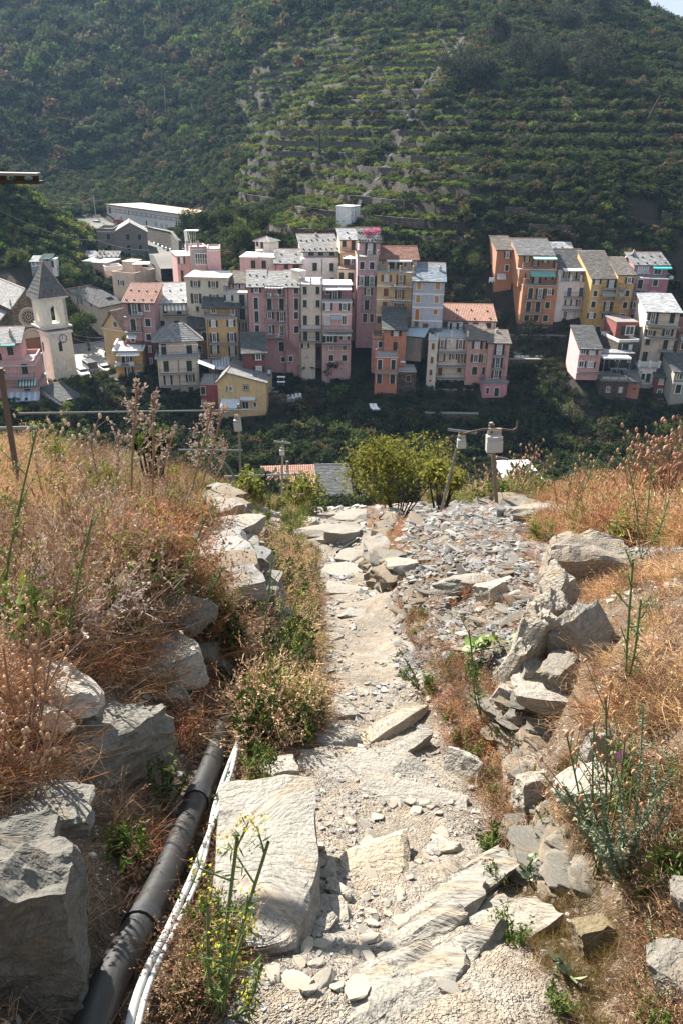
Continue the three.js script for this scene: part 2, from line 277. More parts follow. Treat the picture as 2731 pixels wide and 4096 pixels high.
// ---------- houses: walls, roofs, windows, balconies ----------
const FOOT = [];                                                        // where houses stand
const CROP = { S: [0, 0, 1], A: [0, 900, 0.44643], B: [700, 850, 0.44643], C: [1300, 850, 0.44643], D: [1930, 900, 0.51084], E: [280, 780, 0.3699], F: [400, 1100, 0.23382], G: [1640, 1200, 0.26786], H: [2040, 960, 0.22959], I: [2280, 960, 0.29769], J: [1250, 780, 0.19133] };
const plasterTex = tex(512, (x, y) => { const n = 0.5 * tn(x, y, 5, 1) + 0.3 * tn(x, y, 22, 2) + 0.2 * tn(x, y, 90, 3), s = sstep(0.15, 0.5, tn(x * 3 % 1, y, 9, 6)); const k = 0.96 + 0.12 * n - 0.07 * s; return [k, k * 0.99, k * 0.975]; });
const stoneTex = tex(512, (x, y) => {
  let r = Math.floor(y * 26), ox = (r % 2) * 0.5 + 0.3 * Math.sin(r * 7.1), c = Math.floor((x + 0.02 * tn(x, y, 20, 3)) * 15 + ox), fy = (y * 26) % 1, fx = (x * 15 + ox) % 1; if (fx < 0) fx += 1;
  const e = Math.min(fy, 1 - fy, fx * 1.6, (1 - fx) * 1.6), h = Math.sin((c % 15) * 127.1 + r * 311.7) * 43758.5, v = h - Math.floor(h), k = (0.62 + 0.34 * v + 0.18 * tn(x, y, 60, 1)) * (e < 0.1 ? 0.62 : 1); return [k, k * (0.95 + 0.03 * v), k * (0.86 + 0.06 * v)];
});
const stoneBump = tex(512, (x, y) => { let r = Math.floor(y * 26), ox = (r % 2) * 0.5 + 0.3 * Math.sin(r * 7.1), fy = (y * 26) % 1, fx = (x * 15 + ox) % 1; if (fx < 0) fx += 1; const e = Math.min(fy, 1 - fy, fx * 1.6, (1 - fx) * 1.6), n = sstep(0, 0.25, e) * 0.8 + 0.25 * tn(x, y, 70, 4); return [n, n, n]; }, false);
const wallMats = {};
function wallMat(c, stone) { const k = c.join() + (stone ? 's' : ''); return wallMats[k] ??= mat({ color: lin(...c.map((q) => stone ? q : Math.min(.8, (q * .82 + .18 * (.3 * c[0] + .6 * c[1] + .1 * c[2])) * 1.26))), map: rep(stone ? stoneTex : plasterTex, stone ? 1 / 6 : 1 / 7), ...(stone ? { bumpMap: rep(stoneBump, 1 / 6), bumpScale: 0.06 } : {}) }); }
const flatMats = {};
const paint = (r, g, b, o = {}) => flatMats[[r, g, b, o.roughness, o.metalness].join()] ??= mat({ color: lin(r, g, b), roughness: 0.7, ...o });
const MX = { green: paint(.012, .03, .022), brown: paint(.16, .05, .018), tan: paint(.42, .24, .08), orange: paint(.4, .13, .02), blue: paint(.05, .08, .12), white: paint(.7, .7, .69), cream: paint(.6, .52, .42), iron: paint(.05, .052, .055), grey: paint(.22, .22, .22), conc: paint(.3, .29, .27), dark: paint(.03, .028, .027), door: paint(.07, .05, .038), bright: paint(.05, .25, .03), metal: paint(.4, .41, .42, { roughness: 0.45, metalness: 0.6 }) };
const glassMat = new THREE.MeshPhysicalMaterial({ color: lin(0.03, 0.035, 0.04), roughness: 0.08, metalness: 0, clearcoat: 0.4 });
glassMat.name = 'window glass';
const curtainMat = paint(.5, .5, .5);
const roofMats = { slate: new THREE.MeshPhysicalMaterial({ color: 0xffffff, vertexColors: true, roughness: 0.9, specularIntensity: 0.4 }), tile: mat({ color: 0xffffff, vertexColors: true, roughness: 0.8 }), sheet: paint(.62, .63, .63, { roughness: 0.5 }) };
const ROOFC = { slate: [.23, .222, .21], pale: [.33, .318, .3], dark: [.115, .115, .11], brown: [.2, .175, .145], tile: [.34, .17, .115], rust: [.26, .13, .095], blue: [.24, .275, .3], green: [.05, .1, .085], white: [.46, .46, .45] };
// a sloping roof plane laid with separate slates: from eave corner a along b (eave) and up by c
function slates(a, eb, uc, w, l, col, r, size = 0.55) {
  const P = [], C = [], up = eb.clone().cross(uc).normalize(); if (up.y < 0) up.negate();
  const rows = Math.max(3, Math.round(l / (size * 0.62))), rl = l / rows;
  for (let i = 0; i < rows; i++) {
    let s = -(i % 2) * size * 0.5 * r();
    while (s < w) {
      const e = Math.min(w, s + size * (0.7 + 0.7 * r())), s0 = Math.max(0, s) + 0.012, k = 0.66 + 0.6 * r() * r() + 0.12 * r(), h = 0.04 + 0.035 * r(), j = (r() - 0.5) * 0.05;
      const p = (ss, tt, hh) => a.clone().addScaledVector(eb, ss).addScaledVector(uc, tt).addScaledVector(up, hh);
      const q = [p(s0, i * rl + j, h), p(e, i * rl + j, h), p(e, (i + 1) * rl + 0.04, 0.012), p(s0, (i + 1) * rl + 0.04, 0.012), p(s0, i * rl + j, -0.01), p(e, i * rl + j, -0.01)];
      for (const t of [[0, 1, 2], [0, 2, 3], [4, 5, 1], [4, 1, 0]]) for (const n of t) { P.push(q[n].x, q[n].y, q[n].z); C.push(col[0] * k, col[1] * k, col[2] * k * (0.97 + 0.06 * r())); }
      s = e;
    }
  }
  const g = poly(P); g.setAttribute('color', new THREE.Float32BufferAttribute(C, 3)); return g;
}
// a sloping roof plane of curved clay tiles in columns
function tiles(a, eb, uc, w, l, col, r) {
  const P = [], C = [], up = eb.clone().cross(uc).normalize(); if (up.y < 0) up.negate();
  const n = Math.max(4, Math.round(w / 0.32)), m = Math.max(3, Math.round(l / 0.45)), cw = w / n, rl = l / m;
  const p = (s, t, h) => a.clone().addScaledVector(eb, s).addScaledVector(uc, t).addScaledVector(up, h);
  for (let i = 0; i < n; i++) for (let j = 0; j < m; j++) {
    const k = 0.75 + 0.5 * r(), s = i * cw, t = j * rl, pr = [[0, 0], [0.28, 0.07], [0.62, 0.07], [0.9, 0]];
    for (let q = 0; q < 3; q++) {
      const A = p(s + pr[q][0] * cw, t, pr[q][1] + 0.035), B = p(s + pr[q + 1][0] * cw, t, pr[q + 1][1] + 0.035), D = p(s + pr[q + 1][0] * cw, t + rl, pr[q + 1][1]), E = p(s + pr[q][0] * cw, t + rl, pr[q][1]);
      for (const v of [A, B, D, A, D, E]) { P.push(v.x, v.y, v.z); C.push(col[0] * k, col[1] * k, col[2] * k); }
    }
  }
  const g = poly(P); g.setAttribute('color', new THREE.Float32BufferAttribute(C, 3)); return g;
}
const RH = rng(99);
const plainColor = (g, c) => { const n = g.attributes.position.count, a = new Float32Array(n * 3); for (let i = 0; i < n; i++) a.set(c, i * 3); g.setAttribute('color', new THREE.BufferAttribute(a, 3)); return g; };
class House {
  constructor(o) { this.o = o; this.c = CROP[o.c || 'S']; this.g = null; this.count = {}; }
  px(x, y) { const [a, b, k] = this.c; return [(a + x * k) / 4, (b + y * k) / 4]; }
  // a block of the house whose front is seen between the crop points tl and tr, standing down to yb
  block(b) {
    const [ul, vl] = this.px(...b.tl), [ur, vr] = this.px(...b.tr);
    const d = b.d ?? this.o.d, L = at(ul, vl, d); let ex, w;
    const rr_ = ray(ur, vr);
    if (b.yaw !== undefined || this.o.yaw !== undefined) { const y = (b.yaw ?? this.o.yaw) * D2R; ex = V(Math.cos(y), 0, Math.sin(y)); const n = V(-ex.z, 0, ex.x), k = L.clone().dot(n) / rr_.clone().setY(0).dot(n); w = rr_.clone().multiplyScalar(k).setY(0).sub(L.clone().setY(0)).dot(ex); }
    else { const k = L.y / rr_.y, Rr = rr_.clone().multiplyScalar(k), e = Rr.sub(L); e.y = 0; w = e.length(); ex = e.normalize(); const y = Math.atan2(ex.z, ex.x) / D2R; if (Math.abs(y) > 62 || ex.x < 0) return this.block({ ...b, yaw: clamp(y, -50, 50) }); }
    const n = V(-ex.z, 0, ex.x);
    const f = { ex, n, L, w, top: L.y, dep: b.dep === 'w' ? w : b.dep || 8 }; FOOT.push(f);
    f.theta = -Math.atan2(ex.z, ex.x);
    f.base = this.hit(f, (ul * 4 - this.c[0]) / this.c[2], b.yb).t + f.top;
    if (!this.g) { const p = L.clone().addScaledVector(ex, w / 2); p.y = f.base; this.org = p; this.g = thing(this.o.name || 'house', this.o.label, this.o.cat || 'house', p); this.g.rotation.y = 0; }
    f.sink = b.sink ?? 3;
    if (b.walls !== false) {
      const h = f.top - f.base + f.sink; let wall;
      if (b.batter) { const q = new THREE.BoxGeometry(w, h, f.dep), p = q.attributes.position; for (let i = 0; i < p.count; i++) if (p.getY(i) < 0) { p.setX(i, p.getX(i) * (1 + b.batter)); p.setZ(i, p.getZ(i) * (1 + b.batter)); } wall = q; } else wall = new THREE.BoxGeometry(w, h, f.dep);
      this.place(wall, f, w / 2, -h / 2, -f.dep / 2);
      part('wall', boxUV(wall), wallMat(b.col || this.o.col, b.stone), this.g);
    }
    this.f = f; if (b.roof) this.roof(f, b.roof); return f;
  }
  place(g, f, s, t, o, rx = 0) { if (rx) g.rotateX(rx); g.rotateY(f.theta); const p = f.L.clone().addScaledVector(f.ex, s).addScaledVector(f.n, o).sub(this.org); g.translate(p.x, p.y + t, p.z); return g; }
  at(f, s, t, o) { const p = f.L.clone().addScaledVector(f.ex, s).addScaledVector(f.n, o).sub(this.org); p.y += t; return p; }
  hit(f, x, y) { const [u, v] = this.px(x, y), r = ray(u, v), k = f.L.dot(f.n) / r.dot(f.n); const p = r.multiplyScalar(k).sub(f.L); return { s: p.dot(f.ex), t: p.y }; }
  mpp(f, s = f.w / 2) { const p = f.L.clone().addScaledVector(f.ex, s); return toPix(p)[2] / F / 4 * this.c[2]; }
  side(f, which) {                                                    // the wall at the right (R) or left (L) end as a front of its own
    const e = which === 'R' ? { ex: f.n.clone().negate(), n: f.ex.clone(), L: f.L.clone().addScaledVector(f.ex, f.w) } : { ex: f.n.clone(), n: f.ex.clone().negate(), L: f.L.clone().addScaledVector(f.n, -f.dep) };
    const g = { ...e, w: f.dep, top: f.top, dep: f.w, base: f.base, sink: f.sink }; g.theta = -Math.atan2(g.ex.z, g.ex.x); return g;
  }
  roof(f, r) {
    const ov = r.ov ?? 0.3, col = ROOFC[r.c || 'slate'], isT = r.c === 'tile' || r.c === 'rust' && r.t, fn = isT ? tiles : slates, m = isT ? roofMats.tile : roofMats.slate, th = 0.16, G = [];
    const up = V(0, 1, 0), back = f.n.clone().negate();
    const planeAt = (a, e, u, w, l) => { G.push(fn(a, e, u, w, l, col, RH)); const q = new THREE.BoxGeometry(w, th, l); const nn = e.clone().cross(u).normalize(); if (nn.y < 0) nn.negate(); const mtx = new THREE.Matrix4().makeBasis(e, nn, e.clone().cross(nn)); q.applyMatrix4(mtx); const c = a.clone().addScaledVector(e, w / 2).addScaledVector(u, l / 2).addScaledVector(nn, -th / 2 - 0.005); q.translate(c.x, c.y, c.z); G.push(plainColor(q, col.map((x) => x * 0.8))); return nn; };
    const fins = () => { for (const g of G) if (g.attributes.uv) g.deleteAttribute('uv'); return part('roof', mergeGeometries(G.map((g) => g.index ? g.toNonIndexed() : g)), m, this.g); };
    const R = { vents: [] };
    if (r.k === 'shed' || r.k === 'gable') {
      const run = r.k === 'shed' ? f.dep + ov : f.dep / 2 + ov, rise = r.rise ?? 1.5, l = Math.hypot(run, rise);
      const a = this.at(f, -ov, 0.04 - rise * ov / run * 0.5, ov), u = back.clone().multiplyScalar(run / l).addScaledVector(up, rise / l), w = f.w + 2 * ov;
      const nn = planeAt(a, f.ex, u, w, l);
      if (r.k === 'gable') { const a2 = this.at(f, f.w + ov, 0.04 - rise * ov / run * 0.5, -f.dep - ov), u2 = f.n.clone().multiplyScalar(run / l).addScaledVector(up, rise / l); planeAt(a2, f.ex.clone().negate(), u2, w, l); }
      const rf = fins();
      // end walls under the slope
      const T = (s) => r.k === 'shed' ? [this.at(f, s, 0, 0), this.at(f, s, 0, -f.dep), this.at(f, s, rise * f.dep / run - 0.1, -f.dep)] : [this.at(f, s, 0, 0), this.at(f, s, 0, -f.dep), this.at(f, s, rise * f.dep / 2 / run, -f.dep / 2)];
      const A = T(0.003), B = T(f.w - 0.003), gab = (vs) => part('gable', boxUV(poly(vs.flatMap((v) => [v.x, v.y, v.z]))), wallMat(this.o.col), this.g); gab(A); gab([B[0], B[2], B[1]]);
      if (r.k === 'shed') part('back_wall', boxUV(poly([A[1], B[1], B[2], A[1], B[2], A[2]].flatMap((v) => [v.x, v.y, v.z]))), wallMat(this.o.col), this.g);
      if (r.ridge !== false) { const p0 = a.clone().addScaledVector(u, l), p1 = p0.clone().addScaledVector(f.ex, w); part('ridge_cap', bar(p0, p1, 0.13, 0.13, 6), paint(...(r.cap || [.4, .16, .1])), rf); }
      part('gutter', bar(a.clone().addScaledVector(nn, -0.1).addScaledVector(f.n, 0.07), a.clone().addScaledVector(nn, -0.1).addScaledVector(f.n, 0.07).addScaledVector(f.ex, w), 0.07, 0.07, 6), MX.iron, rf);
      for (let i = 0; i < (r.vents || 0); i++) { const row = i % 2, n = Math.ceil(r.vents / 2), q = a.clone().addScaledVector(f.ex, w * ((Math.floor(i / 2) + 0.5 + 0.14 * (RH() - 0.5)) / n)).addScaledVector(u, l * (row ? 0.55 + 0.1 * RH() : 0.1 + 0.06 * RH())).addScaledVector(nn, 0.14); const b = bx(0.3, 0.24, 0.34); b.rotateY(f.theta); b.translate(q.x, q.y, q.z); part('roof_vent', b, MX.dark, rf); }
    } else if (r.k === 'front') {                                       // ridge runs back, gable towards the viewer
      const apx = r.ax ?? f.w / 2, rise = r.rise ?? 2; 
      for (const sgn of [-1, 1]) { const half = sgn < 0 ? apx : f.w - apx, l = Math.hypot(half + ov, rise * (half + ov) / half), e = back.clone(), u = f.ex.clone().multiplyScalar(-sgn * (half + ov) / l).addScaledVector(up, rise * (half + ov) / half / l); const a = this.at(f, sgn < 0 ? -ov : f.w + ov, -rise * ov / half + 0.05, ov); planeAt(a, e, u, f.dep + 2 * ov, l); }
      const rf = fins();
      for (const o of [-0.003, -f.dep + 0.003]) { const tris = [], a = this.at(f, 0, 0, o), b = this.at(f, f.w, 0, o), c = this.at(f, apx, rise, o); for (const v of o > -1 ? [a, b, c] : [b, a, c]) tris.push(v.x, v.y, v.z); part('gable', boxUV(poly(tris)), wallMat(r.col || this.o.col, r.stone), this.g); }
      const p0 = this.at(f, apx, rise + 0.1, ov), p1 = this.at(f, apx, rise + 0.1, -f.dep - ov); part('ridge_cap', bar(p0, p1, 0.13, 0.13, 6), paint(...(r.cap || [.3, .2, .16])), rf);
    } else if (r.k === 'hip') {
      const rise = r.rise ?? 2, rl = r.ridgeLen ?? 0, hw = f.w / 2 + ov, hd = f.dep / 2 + ov;
      const c = [this.at(f, -ov, 0, ov), this.at(f, f.w + ov, 0, ov), this.at(f, f.w + ov, 0, -f.dep - ov), this.at(f, -ov, 0, -f.dep - ov)], t0 = this.at(f, f.w / 2 - rl / 2, rise, -f.dep / 2), t1 = this.at(f, f.w / 2 + rl / 2, rise, -f.dep / 2);
      const P = [], C = []; const faces = [[c[0], c[1], t1, t0], [c[1], c[2], t1, t1], [c[2], c[3], t0, t1], [c[3], c[0], t0, t0]];
      for (const [a, b, d, e] of faces) { const N = 9, M = 14; const up2 = b.clone().sub(a).cross(d.clone().sub(a)).normalize(); for (let i = 0; i < N; i++) for (let j = 0; j < M; j++) { const k = 0.68 + 0.55 * RH(); const q = (t, s, h) => a.clone().lerp(e, t).lerp(b.clone().lerp(d, t), s).addScaledVector(up2, h); const A = q(i / N, j / M, 0.06), B = q(i / N, (j + 0.96) / M, 0.06), D = q((i + 1) / N, (j + 0.96) / M, 0.01), E = q((i + 1) / N, j / M, 0.01), A0 = q(i / N, j / M, -0.02), B0 = q(i / N, (j + 0.96) / M, -0.02); for (const v of [A, B, D, A, D, E, A0, B0, B, A0, B, A]) { P.push(v.x, v.y, v.z); C.push(...col.map((x) => x * k)); } } }
      for (const v of [c[0], c[2], c[1], c[0], c[3], c[2]]) { P.push(v.x, v.y - 0.05, v.z); C.push(.2, .19, .18); }
      const g = poly(P); g.setAttribute('color', new THREE.Float32BufferAttribute(C, 3)); g.deleteAttribute('uv'); const rf = part('roof', g, roofMats.slate, this.g);
      for (const [a, b] of [[c[0], t0], [c[1], t1]]) part('hip_cap', bar(a.clone().add(V(0, .06, 0)), b.clone().add(V(0, .08, 0)), 0.1), paint(.3, .2, .16), rf);
    } else if (r.k === 'flat') {
      const g = new THREE.BoxGeometry(f.w + 2 * ov, 0.2, f.dep + 2 * ov); this.place(g, f, f.w / 2, 0.1, -f.dep / 2); part('roof', boxUV(g), wallMat(r.col || [.5, .49, .47]), this.g);
      if (r.rail) this.railing(f, 0, f.w, 0.2, -0.08, r.rail === true ? 1 : r.rail, f.dep * 0.8);
      if (r.parapet) { const w = 0.22, hh = r.parapet, q = [[f.w / 2, -w / 2, f.w, w], [w / 2, -f.dep / 2, w, f.dep - 2 * w], [f.w - w / 2, -f.dep / 2, w, f.dep - 2 * w], [f.w / 2, -f.dep + w / 2, f.w, w]].map(([s, o, a, b]) => this.place(new THREE.BoxGeometry(a, hh, b), f, s, 0.2 + hh / 2, o)); part('parapet', boxUV(merge(q)), wallMat(r.pcol || this.o.col), this.g); }
      if (r.posts) for (const x of r.posts) part('pillar', this.place(new THREE.BoxGeometry(0.35, 1.2, 0.35), f, x * f.w, 0.8, -0.2), wallMat(r.pcol || this.o.col), this.g);
    }
  }
  hollow(f, th, h, holes) {                                             // four walls with real openings; holes(front index, Shape) adds them
    const c = wallMat(this.o.col), sides = [f, this.side(f, 'R'), this.side(f, 'L')];
    for (let i = 0; i < 4; i++) {
      const fr = sides[Math.min(i, 2)], w = i === 1 || i === 2 ? fr.w - 2 * th : fr.w, s = new THREE.Shape([[0, 0], [w, 0], [w, -h], [0, -h]].map(([a, b]) => new THREE.Vector2(a, b)));
      if (i < 3) holes(i, s, w); const g = new THREE.ExtrudeGeometry(s, { depth: th, bevelEnabled: false, curveSegments: 8 }); part('wall', boxUV(this.place(g, fr, i === 1 || i === 2 ? th : 0, 0, i === 3 ? -f.dep : -th)), c, this.g);
    }
  }
  railing(f, s0, s1, t, o, h = 1, proj = 0, parent) {                   // iron railing: top rail, bottom rail and thin bars
    const L = []; const seg = (a, b) => { const n = Math.max(2, Math.round(a.distanceTo(b) / 0.28)); const up = V(0, h, 0); L.push(bar(a.clone().add(up), b.clone().add(up), 0.025, 0.025, 4), bar(a.clone().add(V(0, 0.1, 0)), b.clone().add(V(0, 0.1, 0)), 0.015, 0.015, 4)); for (let i = 0; i <= n; i++) { const p = a.clone().lerp(b, i / n); L.push(bar(p, p.clone().add(up), 0.011, 0.011, 3)); } };
    seg(this.at(f, s0, t, o), this.at(f, s1, t, o)); if (proj) { seg(this.at(f, s0, t, o - proj), this.at(f, s0, t, o)); seg(this.at(f, s1, t, o), this.at(f, s1, t, o - proj)); }
    return part('railing', merge(L), MX.iron, parent || this.g);
  }
  // windows: [kind, x, y, w, h] in crop pixels; kinds: s shut, w white frame with open shutters, g bare glass, b brown shut, t tan shut, o orange shut, n blue grey shut, d dark door, W brown open shutters
  wins(f, list, frame = 'white') {
    for (const [kind, x, y, w, h, fr] of list) {
      const { s, t } = this.hit(f, x, y), k = this.mpp(f, s), ww = clamp(w * k, 0.35, 3), hh = clamp(h * k, 0.4, 3.2), fm = fr || (frame === 'none' ? null : frame), B = (a, b, c, ds, dt, o) => this.place(new THREE.BoxGeometry(a, b, c), f, s + ds, t + dt, o);
      if (s < -0.5 || s > f.w + 0.5) continue;
      const isDoor = hh > 1.75, e = 0.11, name = isDoor ? 'french_window' : 'window';
      const bars = [B(ww + 2 * e, e, 0.09, 0, hh / 2 + e / 2, 0.045), B(e, hh, 0.09, -ww / 2 - e / 2, 0, 0.045), B(e, hh, 0.09, ww / 2 + e / 2, 0, 0.045)];
      const open = 'wWg'.includes(kind);
      const win = part(name, merge(bars), fm && fm !== 'n' ? MX[fm] : wallMat(this.o.col), this.g);
      if (!isDoor) part('sill', B(ww + 0.4, 0.08, 0.24, 0, -hh / 2 - 0.04, 0.12), MX[fm && fm !== 'n' ? fm : 'conc'], win);
      if (open) {
        part('pane', B(ww, hh, 0.02, 0, 0, 0.012), RH() < 0.3 ? curtainMat : glassMat, win);
        const c = [B(0.07, hh, 0.05, 0, 0, 0.05), B(0.07, hh, 0.05, -ww / 2 + 0.035, 0, 0.05), B(0.07, hh, 0.05, ww / 2 - 0.035, 0, 0.05), B(ww, 0.07, 0.05, 0, hh / 2 - 0.035, 0.052), B(ww, 0.07, 0.05, 0, -hh / 2 + 0.04, 0.052)];
        if (isDoor) c.push(B(ww, 0.06, 0.05, 0, -hh * 0.15, 0.053));
        part('casement', merge(c), MX.white, win);
        if (kind !== 'g') for (const q of [-1, 1]) part('shutter', B(ww / 2, hh, 0.06, q * (ww * 0.75 + 0.1 + e * 0.4), 0, 0.125), kind === 'W' ? MX.brown : MX.green, win);
      } else {
        const m = { s: MX.green, b: MX.brown, t: MX.tan, o: MX.orange, n: MX.blue, d: MX.door, G: MX.bright }[kind];
        for (const q of [-1, 1]) { const L = [B(ww / 2 - 0.02, hh, 0.04, q * ww / 4, 0, 0.025)]; const nn = Math.max(3, Math.round(hh / 0.22)); for (let i = 0; i < nn; i++) L.push(B(ww / 2 - 0.16, 0.07, 0.05, q * ww / 4, -hh / 2 + (i + 0.5) * hh / nn, 0.045)); part('shutter', merge(L), m, win); }
      }
    }
  }
  // balconies: [x0, x1, floor y, projection m, rail height m]
  balconies(f, list) {
    for (const [x0, x1, y, proj = 0.9, rh = 0.95] of list) {
      const a = this.hit(f, x0, y), b = this.hit(f, x1, y), t = a.t, s0 = a.s, s1 = b.s, w = s1 - s0;
      const slab = part('balcony', this.place(boxUV(new THREE.BoxGeometry(w, 0.16, proj)), f, s0 + w / 2, t, proj / 2 + 0.002), MX.conc, this.g);
      this.railing(f, s0 + 0.04, s1 - 0.04, t + 0.08, proj - 0.06, rh, proj - 0.1, slab);
      const br = []; for (let i = 0; i < 3; i++) br.push(this.place(new THREE.BoxGeometry(0.14, 0.2, proj * 0.7), f, s0 + w * (0.12 + 0.38 * i), t - 0.18, proj * 0.35)); part('bracket', merge(br), MX.conc, slab);
    }
  }
  // sloping awnings: [x0, x1, y top, y bottom, projection, colour, stripe colour]
  awnings(f, list) {
    for (const [x0, x1, y0, y1, proj, col, alt] of list) {
      const a = this.hit(f, x0, y0), b = this.hit(f, x1, y0), A = this.at(f, a.s, a.t, 0.03), drop = Math.max(0.25, (y1 - y0) * this.mpp(f) - proj * 0.16), n = 12, G = [], G2 = [];
      for (let i = 0; i < n; i++) {
        const s0 = a.s + (b.s - a.s) * i / n, s1 = a.s + (b.s - a.s) * (i + 1) / n, m = alt && i % 2 ? G2 : G, sag = (s) => -0.04 * Math.sin(Math.PI * (s - a.s) / (b.s - a.s));
        const p = [this.at(f, s0, a.t, 0.03), this.at(f, s1, a.t, 0.03), this.at(f, s1, a.t - drop + sag(s1), proj), this.at(f, s0, a.t - drop + sag(s0), proj), this.at(f, s1, a.t - drop - 0.2 + sag(s1), proj + 0.01), this.at(f, s0, a.t - drop - 0.2 + sag(s0), proj + 0.01)];
        for (const t of [[0, 2, 1], [0, 3, 2], [3, 4, 2], [3, 5, 4]]) for (const k of t) m.push(p[k].x, p[k].y, p[k].z);
      }
      const aw = part('awning', poly(G), paint(...col, { roughness: 0.85 }), this.g); if (alt) part('awning_stripes', poly(G2), paint(...alt, { roughness: 0.85 }), aw);
      part('awning_arm', merge([bar(this.at(f, a.s, a.t - drop, proj), this.at(f, a.s, a.t - drop - 0.05, 0), 0.025), bar(this.at(f, b.s, a.t - drop, proj), this.at(f, b.s, a.t - drop - 0.05, 0), 0.025)]), MX.metal, aw);
    }
  }
  bands(f, ys, h = 0.22, m = MX.white) { for (const y of ys) { const { t } = this.hit(f, (this.px(0, 0), (toPix(f.L)[0] * 4 - this.c[0]) / this.c[2]), y); part('string_course', this.place(new THREE.BoxGeometry(f.w + 0.06, h, 0.1), f, f.w / 2, t, 0.052), m, this.g); } }
  pipe(f, x, y0, y1) { const a = this.hit(f, x, y0); const b = this.hit(f, x, y1); part('drainpipe', bar(this.at(f, a.s, a.t, 0.09), this.at(f, a.s, b.t, 0.09), 0.06, 0.06, 6), MX.iron, this.g); }
  ac(f, list) { for (const [x, y] of list) { const { s, t } = this.hit(f, x, y), u = part('air_conditioner', this.place(new THREE.BoxGeometry(0.85, 0.6, 0.32), f, s, t, 0.3), MX.white, this.g); const c = new THREE.CylinderGeometry(0.22, 0.22, 0.03, 14); c.rotateX(Math.PI / 2); part('fan_grille', this.place(c, f, s - 0.12, t, 0.47), MX.grey, u); } }
  chimney(f, s, o, h = 1.2, w = 0.5) { const c = part('chimney', this.place(boxUV(merge([bx(w, h, w), bx(w + 0.16, 0.1, w + 0.16, 0, h / 2, 0), bx(w * 0.5, 0.3, w * 0.5, 0, h / 2 + 0.2, 0)])), f, s, h / 2, o), wallMat([.34, .31, .28]), this.g); return c; }
  stoneBase(f, y, proud = 0.06, col = [.16, .15, .14]) { const { t } = this.hit(f, (toPix(f.L)[0] * 4 - this.c[0]) / this.c[2], y); const h = (f.base - f.sink - f.top) - t; const g = new THREE.BoxGeometry(f.w + proud * 2, -h, f.dep + proud * 2); this.place(g, f, f.w / 2, t + h / 2, -f.dep / 2); part('stone_base', boxUV(g), wallMat(col, true), this.g); }
}
function house(o) {
  const h = new House(o); h.list = [];
  for (const b of o.blocks) {
    const f = h.block(b); h.list.push(f); if (!o.col) o.col = b.col;
    if (b.base) h.stoneBase(f, b.base);
    if (b.wins) h.wins(f, b.wins, b.frame ?? o.frame ?? 'white');
    if (b.bal) h.balconies(f, b.bal);
    if (b.awn) h.awnings(f, b.awn);
    if (b.bands) h.bands(f, b.bands);
    if (b.pipes) for (const p of b.pipes) h.pipe(f, ...p);
    if (b.ac) h.ac(f, b.ac);
    if (b.chim) for (const [s, k, hh] of b.chim) h.chimney(f, s * f.w, -k * f.dep, hh);
    for (const w of ['L', 'R']) if (b[w]) h.wins(h.side(f, w), b[w], b.frame ?? o.frame ?? 'white');
    if (b.then) b.then(h, f);
  }
  return h;
}
const HT = rng(5);
// ----- left: church, bell tower and what stands round the square
house({ c: 'E', d: 236, col: [.17, .15, .125], label: 'weathered grey stuccoed house with gable and dark shutters beside the car park road', blocks: [
  { tl: [470, 402], tr: [832, 398], yb: 740, dep: 11, roof: { k: 'front', rise: 2.6, c: 'pale' }, wins: [['s', 625, 453, 38, 58], ['s', 752, 453, 38, 58], ['s', 637, 568, 38, 58], ['s', 762, 567, 38, 55], ['s', 650, 672, 36, 45], ['s', 774, 680, 36, 50], ['d', 648, 382, 16, 26]], frame: 'conc', then: (h, f) => h.bands(f, [510, 610], 0.3, MX.grey) },
  { tl: [290, 400], tr: [470, 401], yb: 740, dep: 10, roof: { k: 'flat', parapet: 0.8, ov: 0.05 }, wins: [['s', 415, 450, 40, 60], ['s', 432, 570, 38, 58]], frame: 'conc' }] });
house({ c: 'E', d: 330, col: [.62, .59, .56], label: 'long low pale building with paired slit windows and a dry grass roof', cat: 'building', name: 'long_building', blocks: [
  { tl: [392, 104], tr: [1290, 226], yb: 205, dep: 16, sink: 7, roof: { k: 'flat', col: [.4, .25, .14], ov: 0.1 }, frame: 'none',
    wins: [[503, 165], [545, 170], [595, 178], [683, 192], [727, 198], [772, 206], [825, 213], [875, 221], [924, 229], [985, 239], [1040, 246], [1095, 255], [1208, 272], [555, 252], [930, 308], [992, 325], [1045, 338], [1215, 365]].flatMap(([x, y]) => [['d', x - 7, y, 7, 38], ['d', x + 7, y, 7, 38]]).concat([['d', 636, 188, 20, 46], ['d', 829, 302, 30, 50], ['d', 1150, 275, 22, 75], ['d', 432, 165, 55, 60]]),
    then: (h, f) => { for (const k of [0.35, 0.62]) part('band', h.place(new THREE.BoxGeometry(f.w, 0.3, 0.06), f, f.w / 2, -(f.top - f.base) * k, 0.03), paint(.42, .3, .27), h.g); part('cornice', h.place(new THREE.BoxGeometry(f.w + 0.3, 0.4, 0.5), f, f.w / 2, 0.1, 0.1), MX.grey, h.g); } }] });
